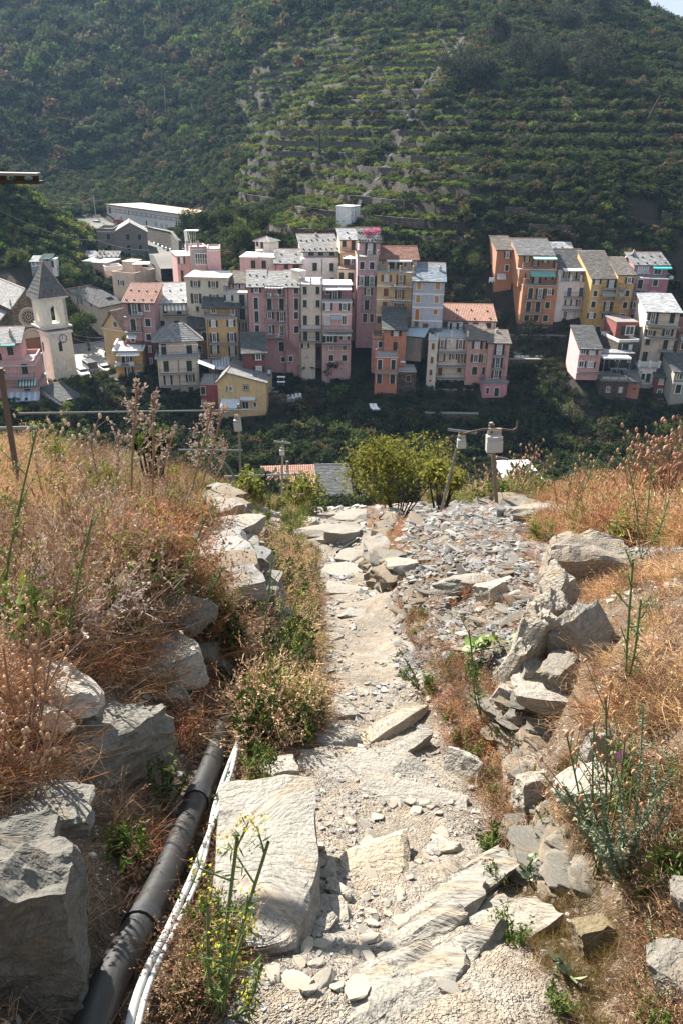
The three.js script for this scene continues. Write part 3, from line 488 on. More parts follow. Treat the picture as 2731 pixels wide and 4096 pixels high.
house({ c: 'A', d: 209, col: [.5, .27, .2], label: 'narrow salmon house with curved white balcony wall and a yellow back part', blocks: [
  { tl: [828, 338], tr: [950, 372], yb: 565, yaw: 12, dep: 8, col: [.36, .24, .18], roof: { k: 'flat', col: [.5, .5, .49], ov: 0.25 }, R: [['g', 990, 470, 18, 55]] },
  { tl: [860, 290], tr: [1050, 300], yb: 365, d: 216, yaw: -6, dep: 6, col: [.48, .3, .12], roof: { k: 'shed', rise: 0.9, c: 'pale', vents: 10 }, wins: [['s', 912, 355, 20, 30], ['g', 995, 355, 22, 45]], chim: [[.1, .5, 1.2], [.3, .5, 1.2]], },
  { tl: [948, 415], tr: [1098, 378], yb: 560, d: 205, yaw: -28, dep: 5, col: [.62, .36, .26], roof: { k: 'flat', parapet: 1, pcol: [.6, .55, .52], ov: 0.02 }, wins: [['g', 990, 475, 18, 55]] }] });
house({ c: 'A', d: 198, col: [.52, .4, .3], label: 'beige house with walled roof terrace, white awning and small rooftop room', blocks: [
  { tl: [1005, 470], tr: [1205, 500], yb: 600, yaw: 22, dep: 9, roof: { k: 'flat', parapet: 1.3, ov: 0.06, col: [.45, .42, .38] }, wins: [['w', 1086, 518, 26, 45]], R: [['s', 1250, 550, 22, 60], ['s', 1290, 545, 22, 60], ['s', 1330, 535, 22, 50]] },
  { tl: [1092, 330], tr: [1190, 345], yb: 440, d: 202, yaw: 16, dep: 4.5, col: [.5, .36, .28], roof: { k: 'flat', ov: 0.1, col: [.5, .45, .4] }, R: [['g', 1196, 402, 18, 60]] },
  { tl: [1188, 342], tr: [1345, 365], yb: 440, d: 201, yaw: -10, dep: 3, walls: false, then: (h, f) => { part('canopy', h.place(new THREE.BoxGeometry(f.w, 0.12, 3), f, f.w / 2, 0, -0.2, 0.08), MX.white, h.g); for (const s of [0.1, 0.95]) part('post', bar(h.at(f, s * f.w, 0, 1.2), h.at(f, s * f.w, -2.4, 1.2), 0.05), MX.white, h.g); } }] });
house({ c: 'A', d: 188, col: [.5, .43, .32], label: 'cream house with broad dark grey roof and skylight behind the square', blocks: [
  { tl: [886, 738], tr: [1105, 692], yb: 900, dep: 11, sink: 6, roof: { k: 'shed', rise: 3.2, c: 'dark', ov: 0.4 }, wins: [['w', 988, 808, 24, 60]], L: [['w', 718, 685, 24, 55], ['s', 817, 720, 20, 36], ['w', 733, 782, 24, 50]], then: (h, f) => part('skylight', h.place(new THREE.BoxGeometry(2, 0.1, 1.2), f, f.w * 0.8, 1.15, -3.2, -0.27), paint(.55, .58, .6), h.g) }] });
house({ c: 'A', d: 160, col: [.52, .37, .17], name: 'oratory', cat: 'chapel', label: 'yellow gabled chapel with round window facing the square', blocks: [
  { tl: [920, 908], tr: [1115, 942], yb: 1190, dep: 11, roof: { k: 'front', rise: 3.4, c: 'brown' }, then: (h, f) => { const t = new THREE.TorusGeometry(0.75, 0.16, 8, 24), o = h.hit(f, 1035, 890); part('window_ring', h.place(t, f, o.s, o.t, 0.06), MX.cream, h.g); const c = new THREE.CylinderGeometry(0.7, 0.7, 0.06, 20); c.rotateX(Math.PI / 2); part('round_window', h.place(c, f, o.s, o.t, 0.03), glassMat, h.g); part('cornice', h.place(new THREE.BoxGeometry(f.w + 0.6, 0.35, 0.4), f, f.w / 2, -0.3, 0.1), MX.cream, h.g); } }] });
// ----- the terracotta and yellow houses beside the square
house({ c: 'F', d: 150, col: [.37, .2, .2], label: 'tall dusky pink house with red clay tile roof, its lower floors dark red', blocks: [
  { tl: [385, 470], tr: [915, 480], yb: 1900, dep: 8, roof: { k: 'shed', rise: 2.3, c: 'tile', vents: 8, cap: [.45, .18, .12] },
    wins: [['w', 590, 570, 95, 200], ['g', 805, 555, 75, 120], ['s', 570, 850, 90, 195], ['s', 820, 812, 92, 130], ['s', 832, 1065, 85, 115]], bal: [[430, 745, 700, 1.2], [445, 750, 965, 1]], awn: [[470, 640, 1000, 1065, 1.2, [.6, .6, .6]]], ac: [[700, 655]], pipes: [[700, 700, 1500]],
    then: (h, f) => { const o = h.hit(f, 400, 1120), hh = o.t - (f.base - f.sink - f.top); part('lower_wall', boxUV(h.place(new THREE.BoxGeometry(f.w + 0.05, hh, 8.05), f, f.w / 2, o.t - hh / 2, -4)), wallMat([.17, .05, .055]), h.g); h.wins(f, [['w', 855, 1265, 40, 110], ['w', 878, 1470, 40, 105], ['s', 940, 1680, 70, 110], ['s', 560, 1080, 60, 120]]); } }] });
house({ c: 'F', d: 145, col: [.5, .28, .06], label: 'narrow ochre house with white roof terrace and big potted bush beside the parked cars', blocks: [
  { tl: [240, 1305], tr: [712, 1282], yb: 2280, yaw: -8, dep: 7, base: 1925, roof: { k: 'flat', col: [.6, .6, .58], rail: 1, ov: 0.35 },
    wins: [['w', 470, 1430, 60, 150], ['w', 500, 1650, 60, 180], ['g', 508, 1830, 75, 95], ['g', 528, 2010, 60, 95], ['s', 395, 1430, 50, 150]], bal: [[262, 748, 1545, 1.1], [252, 708, 1775, 1.1]], awn: [[285, 682, 1318, 1368, 1.3, [.5, .49, .47]]], ac: [[655, 1655], [655, 1710]], pipes: [[738, 1560, 2150]],
    then: (h, f) => { part('terrace_wall', h.place(new THREE.BoxGeometry(0.3, 1, 5), f, 0.1, 0.7, -3), MX.white, h.g); const pot = part('flower_pot', h.place(new THREE.CylinderGeometry(0.42, 0.3, 0.7, 12), f, f.w * 0.32, 0.55, -4), paint(.3, .12, .07), h.g); part('bush', h.place(leafBall(0.85, 220, 0.16, 5), f, f.w * 0.32, 1.5, -4), leafMat, pot); part('wooden_screen', h.place(merge([...Array(7)].map((_, i) => bx(1.3, 0.1, 0.05, 0, i * 0.16, 0))), f, 0.7, h.hit(f, 360, 1750).t, 0.95), MX.tan, h.g); for (const x of [318, 545]) part('terrace_chair', h.place(bx(1, 0.8, 0.7), f, h.hit(f, x, 1500).s, h.hit(f, x, 1515).t + 0.1, 0.5), MX.white, h.g); } }] });
house({ c: 'S', d: 143, col: [.6, .52, .44], label: 'pale cream four storey house with slate hip roof and a balcony on every floor', blocks: [
  { tl: [628, 1436], tr: [791, 1432], yb: 1700, dep: 9, sink: 8, roof: { k: 'flat', rail: 1, ov: 0.45, col: [.3, .3, .29] }, frame: 'none',
    wins: [['s', 665, 1465, 21, 44], ['w', 672, 1520, 14, 38], ['s', 675, 1572, 20, 42], ['s', 678, 1623, 20, 38], ['s', 757, 1464, 21, 44], ['w', 761, 1512, 14, 30], ['s', 764, 1566, 19, 40], ['w', 769, 1618, 14, 27], ['s', 680, 1668, 18, 34], ['s', 772, 1668, 18, 34]], bal: [[640, 782, 1494, 1], [645, 790, 1544, 1], [652, 790, 1596, 1], [655, 792, 1642, 1]], pipes: [[712, 1440, 1690]],
    then: (h, f) => { const G = [[], []]; for (const e of [0, 1]) for (let i = 0; i < 26; i++) G[e].push(h.place(new THREE.BoxGeometry(i % 2 ? 0.5 : 0.75, 0.36, 0.05), f, e ? f.w - (i % 2 ? 0.25 : 0.375) : (i % 2 ? 0.25 : 0.375), -0.4 - i * 0.45, 0.025)); for (const g of G) part('corner_stones', merge(g), MX.cream, h.g); } },
  { tl: [634, 1364], tr: [786, 1358], yb: 1436, d: 145.5, dep: 7, sink: 0.5, roof: { k: 'hip', rise: 2.6, ridgeLen: 2.5, c: 'slate', ov: 1.3 }, frame: 'none', wins: [['s', 655, 1400, 20, 50], ['s', 757, 1402, 22, 50]], then: (h, f) => { part('pergola', merge([0, 0.33, 0.66, 1].map((k) => bar(h.at(f, k * f.w, -0.35, 0), h.at(f, k * f.w, -0.5, 2.1), 0.05)).concat([bar(h.at(f, 0, -0.5, 2.1), h.at(f, f.w, -0.5, 2.1), 0.05), bar(h.at(f, 0, -0.5, 2.1), h.at(f, 0, -3, 2.1), 0.05), bar(h.at(f, f.w, -0.5, 2.1), h.at(f, f.w, -3, 2.1), 0.05)])), MX.white, h.g); } }] });
house({ c: 'S', d: 154, col: [.6, .54, .44], label: 'cream house with bright white slate roof and slatted white pergola', blocks: [
  { tl: [617, 1214], tr: [753, 1210], yb: 1360, dep: 9, sink: 4, roof: { k: 'shed', rise: 2.5, c: 'white', vents: 6 }, wins: [['s', 649, 1297, 20, 30], ['s', 707, 1298, 20, 32], ['s', 660, 1236, 16, 34], ['s', 716, 1238, 18, 36]], bal: [[652, 756, 1262, 1.4]], awn: [[655, 745, 1220, 1240, 1.6, [.65, .65, .64], [.3, .28, .24]]] }] });
house({ c: 'B', d: 155, col: [.55, .51, .4], label: 'broad cream yellow house with flat pale roof and pairs of green shutters', blocks: [
  { tl: [92, 588], tr: [462, 596], yb: 1040, dep: 9, sink: 5, roof: { k: 'flat', col: [.55, .54, .5], ov: 0.3 }, frame: 'none', wins: [['w', 183, 638, 36, 55], ['w', 343, 642, 38, 55], ['w', 190, 770, 40, 88], ['w', 350, 752, 34, 36], ['s', 202, 862, 25, 45]], then: (h, f) => { part('red_verge', h.place(new THREE.BoxGeometry(f.w + 0.7, 0.12, 0.16), f, f.w / 2, 0.26, 0.3), paint(.36, .15, .1), h.g); } }] });
house({ c: 'B', d: 153, col: [.46, .5, .45], label: 'narrow pale green house with small cafe terrace and people on its roof', blocks: [
  { tl: [436, 722], tr: [645, 726], yb: 1090, dep: 4, sink: 5, roof: { k: 'flat', rail: 1, col: [.42, .42, .41], ov: 0.15 }, frame: 'none', wins: [['w', 480, 765, 36, 50], ['s', 600, 785, 50, 100], ['s', 605, 910, 50, 100], ['w', 608, 1030, 30, 100]], bal: [[560, 640, 845, 0.9], [565, 645, 970, 0.9]] },
  { tl: [492, 632], tr: [640, 634], yb: 715, d: 156.5, dep: 5, col: [.5, .36, .14], sink: 1, roof: { k: 'shed', rise: 1.6, c: 'brown' }, wins: [['w', 550, 655, 26, 40], ['w', 605, 655, 26, 40]] }] });
house({ c: 'B', d: 168, col: [.46, .24, .23], label: 'pink house with tall blank side wall and glazed veranda, below the white hoist', blocks: [
  { tl: [15, 395], tr: [185, 390], yb: 680, dep: 8, roof: { k: 'flat', col: [.5, .48, .46], ov: 0.15 }, wins: [['w', 58, 430, 24, 58], ['s', 65, 570, 26, 100], ['s', 150, 545, 24, 22]], frame: 'none', L: [] },
  { tl: [185, 470], tr: [290, 470], yb: 600, d: 166, dep: 5, roof: { k: 'flat', ov: 0.03 }, frame: 'none', then: (h, f) => { part('veranda_frame', merge([...Array(6)].flatMap((_, i) => [bar(h.at(f, i / 5 * f.w, 0, 0), h.at(f, i / 5 * f.w, 2.3, 0), 0.05)]).concat([bar(h.at(f, 0, 2.3, 0), h.at(f, f.w, 2.3, 0), 0.05), bar(h.at(f, 0, 1.2, 0), h.at(f, f.w, 1.2, 0), 0.04)])), MX.white, h.g); part('veranda_glass', h.place(new THREE.BoxGeometry(f.w - 0.1, 2.2, 0.03), f, f.w / 2, 1.15, -0.1), glassMat, h.g); } },
  { tl: [285, 345], tr: [402, 336], yb: 590, d: 165, yaw: -8, dep: 7, col: [.52, .3, .3], roof: { k: 'flat', parapet: 0.3, ov: 0.02, col: [.55, .55, .55] } },
  { tl: [135, 335], tr: [300, 330], yb: 380, d: 168.5, dep: 6, col: [.4, .36, .34], roof: { k: 'flat', parapet: 0.4, ov: 0.05, col: [.6, .6, .6] }, chim: [[.5, .2, 1.4], [-.15, 0, 1.8]] }] });
house({ c: 'B', d: 149, col: [.5, .32, .12], label: 'ochre house with dark roofed loggia and broad striped awning over tables', blocks: [
  { tl: [275, 955], tr: [556, 948], yb: 1400, dep: 8, sink: 6, roof: { k: 'flat', rail: 1, ov: 0.15, col: [.3, .29, .28] }, wins: [['w', 343, 995, 30, 58], ['w', 500, 992, 32, 58], ['w', 352, 1120, 32, 80], ['w', 508, 1118, 32, 80], ['w', 355, 1222, 32, 85], ['w', 515, 1240, 30, 85]], bal: [[305, 552, 1175, 1], [312, 406, 1290, 1], [490, 580, 1300, 0.8]], awn: [[330, 490, 1297, 1372, 2.2, [.62, .64, .66], [.3, .34, .38]], [245, 318, 1318, 1355, 1.2, [.5, .52, .54], [.3, .34, .38]], [500, 545, 1312, 1345, 1.2, [.5, .52, .54], [.3, .34, .38]]], pipes: [[288, 960, 1300], [568, 850, 1300]] },
  { tl: [282, 842], tr: [556, 842], yb: 950, d: 151.5, dep: 5, sink: 0.5, col: [.36, .25, .12], roof: { k: 'shed', rise: 1.9, c: 'dark', ov: 0.9, vents: 4 }, wins: [['g', 345, 880, 40, 40], ['g', 518, 890, 28, 70]], ac: [[510, 922]] },
  { tl: [128, 1046], tr: [290, 1042], yb: 1345, d: 151, dep: 6, col: [.3, .2, .09], roof: { k: 'shed', rise: 2.6, c: 'dark' }, wins: [['s', 262, 1110, 44, 75], ['s', 222, 1225, 30, 60]] }] });
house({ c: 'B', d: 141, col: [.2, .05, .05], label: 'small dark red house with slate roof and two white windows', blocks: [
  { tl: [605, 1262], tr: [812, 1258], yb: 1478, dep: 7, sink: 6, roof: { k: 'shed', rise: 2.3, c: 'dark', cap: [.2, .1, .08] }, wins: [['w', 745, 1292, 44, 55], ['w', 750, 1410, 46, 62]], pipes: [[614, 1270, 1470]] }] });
house({ c: 'B', d: 150, col: [.43, .235, .23], label: 'broad old pink house with three pale roofs, tall shutters and stacked balconies', blocks: [
  { tl: [650, 668], tr: [812, 668], yb: 1120, dep: 8, sink: 8, roof: { k: 'shed', rise: 2.1, c: 'pale', vents: 6 }, wins: [['w', 727, 692, 36, 48], ['s', 723, 812, 38, 100], ['s', 730, 932, 38, 100], ['s', 735, 1055, 38, 95]] },
  { tl: [812, 655], tr: [984, 656], yb: 1230, d: 150.6, dep: 8, sink: 6, col: [.42, .225, .225], roof: { k: 'shed', rise: 1.6, c: 'pale' }, wins: [['s', 845, 820, 42, 98], ['s', 953, 820, 42, 98], ['w', 847, 920, 32, 62], ['w', 955, 932, 32, 82], ['w', 850, 1048, 32, 76], ['g', 957, 1058, 36, 92], ['s', 952, 1200, 50, 85], ['s', 967, 1315, 35, 45], ['s', 935, 705, 34, 60]], bal: [[800, 985, 752, 1.1], [800, 1010, 877, 1], [800, 1010, 992, 1], [800, 985, 1112, 1]], ac: [[845, 735], [912, 738], [915, 1095], [997, 858]], awn: [[806, 980, 655, 672, 1, [.6, .6, .6], [.3, .25, .25]]] },
  { tl: [984, 670], tr: [1112, 671], yb: 1340, dep: 8, sink: 6, roof: { k: 'shed', rise: 2.0, c: 'pale', vents: 6 }, wins: [['s', 1083, 702, 40, 50], ['s', 1084, 818, 38, 100], ['s', 1083, 922, 38, 62], ['s', 1085, 1048, 40, 65], ['s', 1035, 1310, 35, 50]], pipes: [[1010, 680, 1140]],
    then: (h, f) => { const L = [], a = h.hit(f, 978, 1105), b = h.hit(f, 1078, 1215); for (let i = 0; i < 14; i++) { const k = i / 13; L.push(h.place(new THREE.BoxGeometry(0.42, 0.5, 1), f, a.s + (b.s - a.s) * k, a.t + (b.t - a.t) * k - 0.25, 0.52)); } part('outside_stair', merge(L), wallMat([.34, .17, .17]), h.g); } }] });
house({ c: 'B', d: 149, col: [.58, .5, .43], label: 'tall narrow cream house with roof terrace beside the pink house', blocks: [
  { tl: [1116, 650], tr: [1313, 652], yb: 1168, dep: 8, sink: 0, roof: { k: 'flat', posts: [.02, .5, .98], ov: 0.15, col: [.5, .5, .5], rail: 0.9 }, frame: 'none', wins: [['s', 1162, 697, 34, 65], ['s', 1276, 697, 34, 65], ['s', 1162, 815, 34, 60], ['s', 1276, 815, 34, 60], ['s', 1163, 965, 36, 88], ['s', 1275, 965, 36, 88], ['s', 1165, 1102, 38, 95], ['s', 1277, 1102, 38, 95]], bal: [[1105, 1330, 1045, 1.5], [1120, 1325, 1155, 1]], pipes: [[1122, 660, 1500]] },
  { tl: [1116, 1170], tr: [1256, 1170], yb: 1500, dep: 8, sink: 6, frame: 'none', wins: [['w', 1166, 1192, 28, 45], ['g', 1184, 1280, 12, 30]] },
  { tl: [1256, 1170], tr: [1320, 1170], yb: 1500, d: 153, dep: 5, sink: 6, col: [.3, .24, .2], frame: 'none', wins: [['d', 1285, 1260, 40, 120]] },
  { tl: [1104, 535], tr: [1168, 530], yb: 600, d: 152, dep: 3, sink: 2, roof: { k: 'flat', ov: 0.1 }, frame: 'none', wins: [['g', 1136, 565, 24, 50]] }] });
house({ c: 'C', d: 148, col: [.54, .33, .32], label: 'light pink house with white string courses, terraces and twin white awnings', blocks: [
  { tl: [-25, 800], tr: [236, 802], yb: 1480, dep: 8, sink: 6, roof: { k: 'flat', rail: 1, ov: 0.1, col: [.4, .38, .37] }, wins: [['w', 22, 842, 34, 65], ['w', 170, 845, 38, 65], ['g', 18, 965, 40, 85], ['g', 168, 965, 42, 82], ['w', 40, 1125, 60, 75], ['w', 172, 1115, 36, 42], ['g', 52, 1210, 38, 48], ['g', 170, 1210, 38, 48], ['s', 52, 1303, 44, 56], ['s', 168, 1303, 44, 56]], bands: [806, 910, 1188], bal: [[-25, 240, 1050, 1.6], [-25, 228, 1178, 1.3]], awn: [[48, 145, 922, 950, 1, [.36, .38, .42]], [-22, 104, 1068, 1092, 1.3, [.62, .62, .62]], [110, 228, 1068, 1094, 1.3, [.62, .62, .62]]] },
  { tl: [-25, 652], tr: [232, 654], yb: 800, d: 150.5, dep: 5.5, sink: 0.3, col: [.36, .17, .18], roof: { k: 'flat', ov: 0.2, col: [.6, .6, .6] }, wins: [['w', 88, 725, 44, 105], ['s', 20, 705, 30, 45]], awn: [[-22, 104, 664, 690, 1.6, [.6, .57, .53]], [108, 230, 662, 688, 1.6, [.6, .57, .53]]] }] });
house({ c: 'B', d: 163, col: [.58, .58, .6], label: 'whitewashed stained house with pale slate roof, vent tiles and attic windows', blocks: [
  { tl: [1132, 412], tr: [1462, 408], yb: 640, dep: 9, sink: 4, frame: 'none', wins: [['s', 1250, 485, 42, 68], ['s', 1400, 488, 40, 68], ['s', 1402, 603, 38, 40], ['s', 1255, 598, 40, 40]], pipes: [[1314, 415, 620]] },
  { tl: [1145, 348], tr: [1462, 346], yb: 408, d: 164.5, dep: 8, sink: 0, col: [.3, .3, .28], roof: { k: 'shed', rise: 2.6, c: 'pale', vents: 14, ov: 0.5 }, frame: 'none', wins: [['s', 1217, 368, 55, 34], ['s', 1303, 368, 55, 34], ['s', 1402, 369, 55, 34]], chim: [[.5, .9, 2.6]] }] });
house({ c: 'C', d: 159, col: [.55, .4, .2], label: 'slim yellow and peach house with parasol on its loggia', blocks: [
  { tl: [112, 512], tr: [282, 516], yb: 930, dep: 8, sink: 5, col: [.55, .48, .34], roof: { k: 'flat', rail: 0.9, ov: 0.08, col: [.2, .15, .12] }, frame: 'none', wins: [['s', 143, 580, 38, 85], ['s', 225, 583, 50, 85], ['s', 240, 682, 26, 60], ['s', 240, 800, 24, 56]] },
  { tl: [136, 365], tr: [283, 368], yb: 515, d: 161.5, dep: 6, sink: 0.2, col: [.5, .28, .1], roof: { k: 'flat', rail: 0.8, ov: 0.06, col: [.3, .2, .16] }, wins: [['d', 190, 430, 55, 80], ['g', 248, 430, 34, 62]] },
  { tl: [136, 243], tr: [284, 243], yb: 362, d: 163, dep: 5, sink: 0.2, col: [.58, .38, .25], roof: { k: 'shed', rise: 1.7, c: 'white', vents: 2 }, frame: 'none', wins: [['s', 167, 275, 36, 60], ['s', 247, 293, 38, 86]] }] });
house({ c: 'C', d: 152, col: [.42, .25, .29], label: 'mauve pink house with speckled slate roof and chairs on narrow balconies', blocks: [
  { tl: [286, 404], tr: [472, 406], yb: 985, dep: 8, sink: 5, roof: { k: 'flat', posts: [.03, .5, .97], rail: 0.9, ov: 0.1, col: [.25, .3, .2] }, wins: [['s', 326, 474, 40, 64], ['s', 415, 477, 42, 64], ['w', 322, 612, 34, 82], ['w', 412, 615, 36, 86], ['w', 382, 708, 30, 60], ['s', 368, 826, 42, 86], ['d', 350, 945, 40, 80], ['d', 412, 945, 34, 76]], bal: [[286, 446, 660, 0.9], [322, 418, 772, 0.9], [322, 405, 876, 0.8]] },
  { tl: [300, 264], tr: [490, 266], yb: 400, d: 155, dep: 5, sink: 0.2, col: [.44, .26, .29], roof: { k: 'shed', rise: 2.2, c: 'slate', vents: 16 }, frame: 'none', wins: [['w', 398, 325, 40, 92]] }] });
house({ c: 'C', d: 151, col: [.5, .36, .17], label: 'sandy yellow house with cream bands, round ornaments and rust coloured roof', blocks: [
  { tl: [462, 538], tr: [788, 548], yb: 1000, dep: 8, sink: 6, roof: { k: 'flat', rail: 1, posts: [.3, .62, .97], ov: 0.12, col: [.3, .29, .28] }, frame: 'none', wins: [['W', 545, 588, 40, 60], ['W', 672, 602, 34, 86], ['b', 540, 713, 42, 66], ['W', 660, 730, 34, 80], ['b', 530, 832, 42, 64], ['W', 655, 855, 36, 92], ['d', 478, 960, 36, 60], ['d', 620, 950, 40, 20], ['g', 702, 955, 24, 18]], bal: [[585, 738, 677, 1], [580, 728, 800, 1], [572, 718, 912, 1]], bands: [657, 778, 917], ac: [[607, 648], [708, 900]],
    then: (h, f) => { for (const [x, y] of [[543, 643], [538, 768], [529, 883]]) { const o = h.hit(f, x, y); part('round_ornament', h.place(new THREE.TorusGeometry(0.32, 0.09, 6, 18), f, o.s, o.t, 0.05), MX.cream, h.g); } } },
  { tl: [476, 418], tr: [818, 422], yb: 530, d: 154, dep: 5, sink: 0.3, col: [.5, .42, .3], roof: { k: 'shed', rise: 1.9, c: 'rust', ov: 0.5 }, frame: 'none', wins: [['g', 513, 447, 32, 45], ['s', 590, 462, 50, 75], ['s', 660, 462, 50, 75], ['W', 740, 460, 30, 44]], awn: [[545, 768, 414, 424, 1, [.62, .62, .62]]] }] });
house({ c: 'C', d: 148, col: [.35, .385, .46], label: 'blue grey house with white bands, tan shutters and pale blue slate roof', blocks: [
  { tl: [786, 612], tr: [1066, 620], yb: 1065, dep: 8.5, sink: 5, roof: { k: 'shed', rise: 2.2, c: 'blue', ov: 0.35, cap: [.4, .2, .14] }, wins: [['t', 836, 653, 40, 64], ['t', 1002, 657, 40, 64], ['t', 827, 773, 38, 64], ['t', 992, 778, 38, 62], ['o', 818, 913, 38, 96], ['o', 982, 890, 36, 46], ['b', 812, 998, 28, 44, 'grey'], ['b', 890, 1034, 46, 80, 'conc']], bands: [727, 847, 966], pipes: [[778, 620, 1050]], chim: [[.86, .55, 2]], then: (h, f) => h.stoneBase(f, 1030, 0.05, [.25, .27, .31]) }] });
house({ c: 'C', d: 142, col: [.45, .16, .085], label: 'brick orange stepped house with roof terraces and slate roof', blocks: [
  { tl: [516, 1050], tr: [724, 1054], yb: 1262, dep: 8, sink: 4, roof: { k: 'shed', rise: 2.7, c: 'dark', ov: 0.25, cap: [.25, .13, .1] }, frame: 'none', wins: [['w', 630, 1080, 40, 52], ['s', 622, 1197, 36, 76]], pipes: [[516, 1055, 1240]] },
  { tl: [444, 1292], tr: [648, 1298], yb: 1535, d: 139, dep: 5, sink: 4, roof: { k: 'flat', rail: 1, posts: [.03, .97], ov: 0.12, col: [.3, .28, .27] }, wins: [['s', 485, 1362, 38, 88], ['s', 605, 1362, 38, 88], ['s', 480, 1488, 44, 86], ['s', 598, 1492, 42, 86]], bal: [[436, 646, 1425, 1.1]], bands: [1292, 1432] },
  { tl: [418, 1140], tr: [516, 1142], yb: 1250, d: 143, dep: 6, sink: 4, col: [.4, .19, .16], roof: { k: 'flat', parapet: 0.4, ov: 0.05, col: [.12, .14, .1] }, wins: [['s', 490, 1182, 34, 56]] },
  { tl: [648, 1430], tr: [812, 1432], yb: 1545, d: 139.5, dep: 5, sink: 4, stone: true, col: [.17, .155, .14], roof: { k: 'flat', ov: 0.02, col: [.38, .39, .4], rail: 0.9 }, frame: 'none', wins: [['s', 738, 1485, 36, 52]] }] });
house({ c: 'C', d: 145, name: 'shed', cat: 'shed', col: [.26, .24, .21], label: 'plank walled shed with pale blue sheet metal roof between the orange and cream houses', blocks: [
  { tl: [722, 1118], tr: [858, 1130], yb: 1232, dep: 4.5, sink: 2, roof: { k: 'flat', ov: 0, col: [.1, .1, .1] }, then: (h, f) => { for (let i = 0; i < 14; i++) part('plank', h.place(new THREE.BoxGeometry(f.w / 14 - 0.03, 2.6 + 0.25 * HT(), 0.05), f, (i + 0.5) * f.w / 14, -1.35, 0.03), paint(.2 + .1 * HT(), .185 + .09 * HT(), .16 + .08 * HT()), h.g); const P = []; const n = 40, q = (i, k) => h.at(f, -0.3 + (f.w + 0.9) * i / n, 0.35 + (i % 2) * 0.07 + k * 1.1, 0.5 - k * 5.4); for (let i = 0; i < n; i++) for (const v of [q(i, 0), q(i + 1, 0), q(i + 1, 1), q(i, 0), q(i + 1, 1), q(i, 1)]) P.push(v.x, v.y, v.z); part('metal_roof', poly(P), paint(.42, .5, .55, { roughness: 0.45 }), h.g); } }] });
house({ c: 'G', d: 150, col: [.56, .57, .55], label: 'long low white house with red clay tile roof and grey window surrounds', blocks: [
  { tl: [358, 300], tr: [1275, 318], yb: 505, dep: 6.5, sink: 4, roof: { k: 'shed', rise: 2.0, c: 'tile', vents: 8, ov: 0.25 }, frame: 'grey', wins: [['s', 510, 370, 68, 86], ['w', 645, 395, 56, 112, 'grey'], ['s', 815, 383, 68, 88], ['s', 963, 388, 70, 92], ['s', 1155, 393, 72, 94]], ac: [[957, 475]], pipes: [[1250, 320, 500]], then: (h, f) => part('band', h.place(new THREE.BoxGeometry(f.w, 0.14, 0.05), f, f.w / 2, -1.3, 0.026), MX.grey, h.g) }] });
house({ c: 'G', d: 141, col: [.58, .52, .44], label: 'cream house with projecting stair tower, brown shutters and long balconies', blocks: [
  { tl: [266, 612], tr: [404, 618], yb: 1340, dep: 5, sink: 5, roof: { k: 'flat', ov: 0.1, posts: [.08, .92], col: [.4, .4, .4] }, frame: 'cream', wins: [['b', 333, 692, 40, 92], ['b', 315, 896, 40, 92], ['b', 298, 1082, 40, 86], ['d', 287, 1202, 20, 30]] },
  { tl: [404, 574], tr: [852, 578], yb: 1292, d: 142.5, dep: 7, sink: 5, roof: { k: 'flat', ov: 0.08, rail: 1, posts: [.46, .98], col: [.32, .34, .36] }, frame: 'none', wins: [['W', 465, 662, 50, 146, 'white'], ['W', 740, 662, 52, 140, 'white'], ['W', 450, 855, 50, 112], ['W', 630, 846, 50, 92, 'white'], ['W', 760, 868, 46, 140], ['b', 435, 1056, 66, 132], ['b', 720, 1036, 58, 80], ['b', 405, 1222, 40, 112], ['b', 663, 1206, 58, 76]], bal: [[400, 842, 772, 1.2], [385, 818, 978, 1.2], [368, 798, 1160, 1.2]], ac: [[578, 604]] }] });
house({ c: 'G', d: 141.5, col: [.5, .26, .23], label: 'salmon house with stepped front, black shutters and three small balconies', blocks: [
  { tl: [852, 594], tr: [1160, 612], yb: 1290, yaw: 3, dep: 7, sink: 5, roof: { k: 'shed', rise: 1.2, c: 'brown', ov: 0.25 }, frame: 'cream', wins: [['w', 990, 667, 66, 120], ['s', 1130, 670, 42, 126], ['w', 968, 868, 62, 118], ['w', 1100, 870, 32, 116], ['s', 950, 1056, 76, 120], ['s', 1082, 1058, 40, 116]] },
  { tl: [1166, 640], tr: [1482, 646], yb: 1180, d: 140, yaw: 3, dep: 6, sink: 3, roof: { k: 'shed', rise: 1.1, c: 'brown', ov: 0.3 }, frame: 'white', wins: [['w', 1320, 735, 64, 165], ['w', 1293, 936, 64, 160], ['w', 1273, 1106, 60, 122]], bal: [[1215, 1412, 836, 0.9], [1190, 1386, 1026, 0.9], [1085, 1452, 1186, 1.4]], chim: [[.5, .8, 1.4]] }] });
house({ c: 'G', d: 138, col: [.5, .2, .27], label: 'small hot pink house with vine at its corner under the salmon house', blocks: [
  { tl: [1082, 1252], tr: [1440, 1252], yb: 1480, dep: 5, sink: 4.5, roof: { k: 'flat', ov: 0.1, rail: 0.9, col: [.2, .2, .2] }, frame: 'cream', wins: [['s', 1143, 1354, 40, 92], ['s', 1278, 1376, 66, 132]] }] });
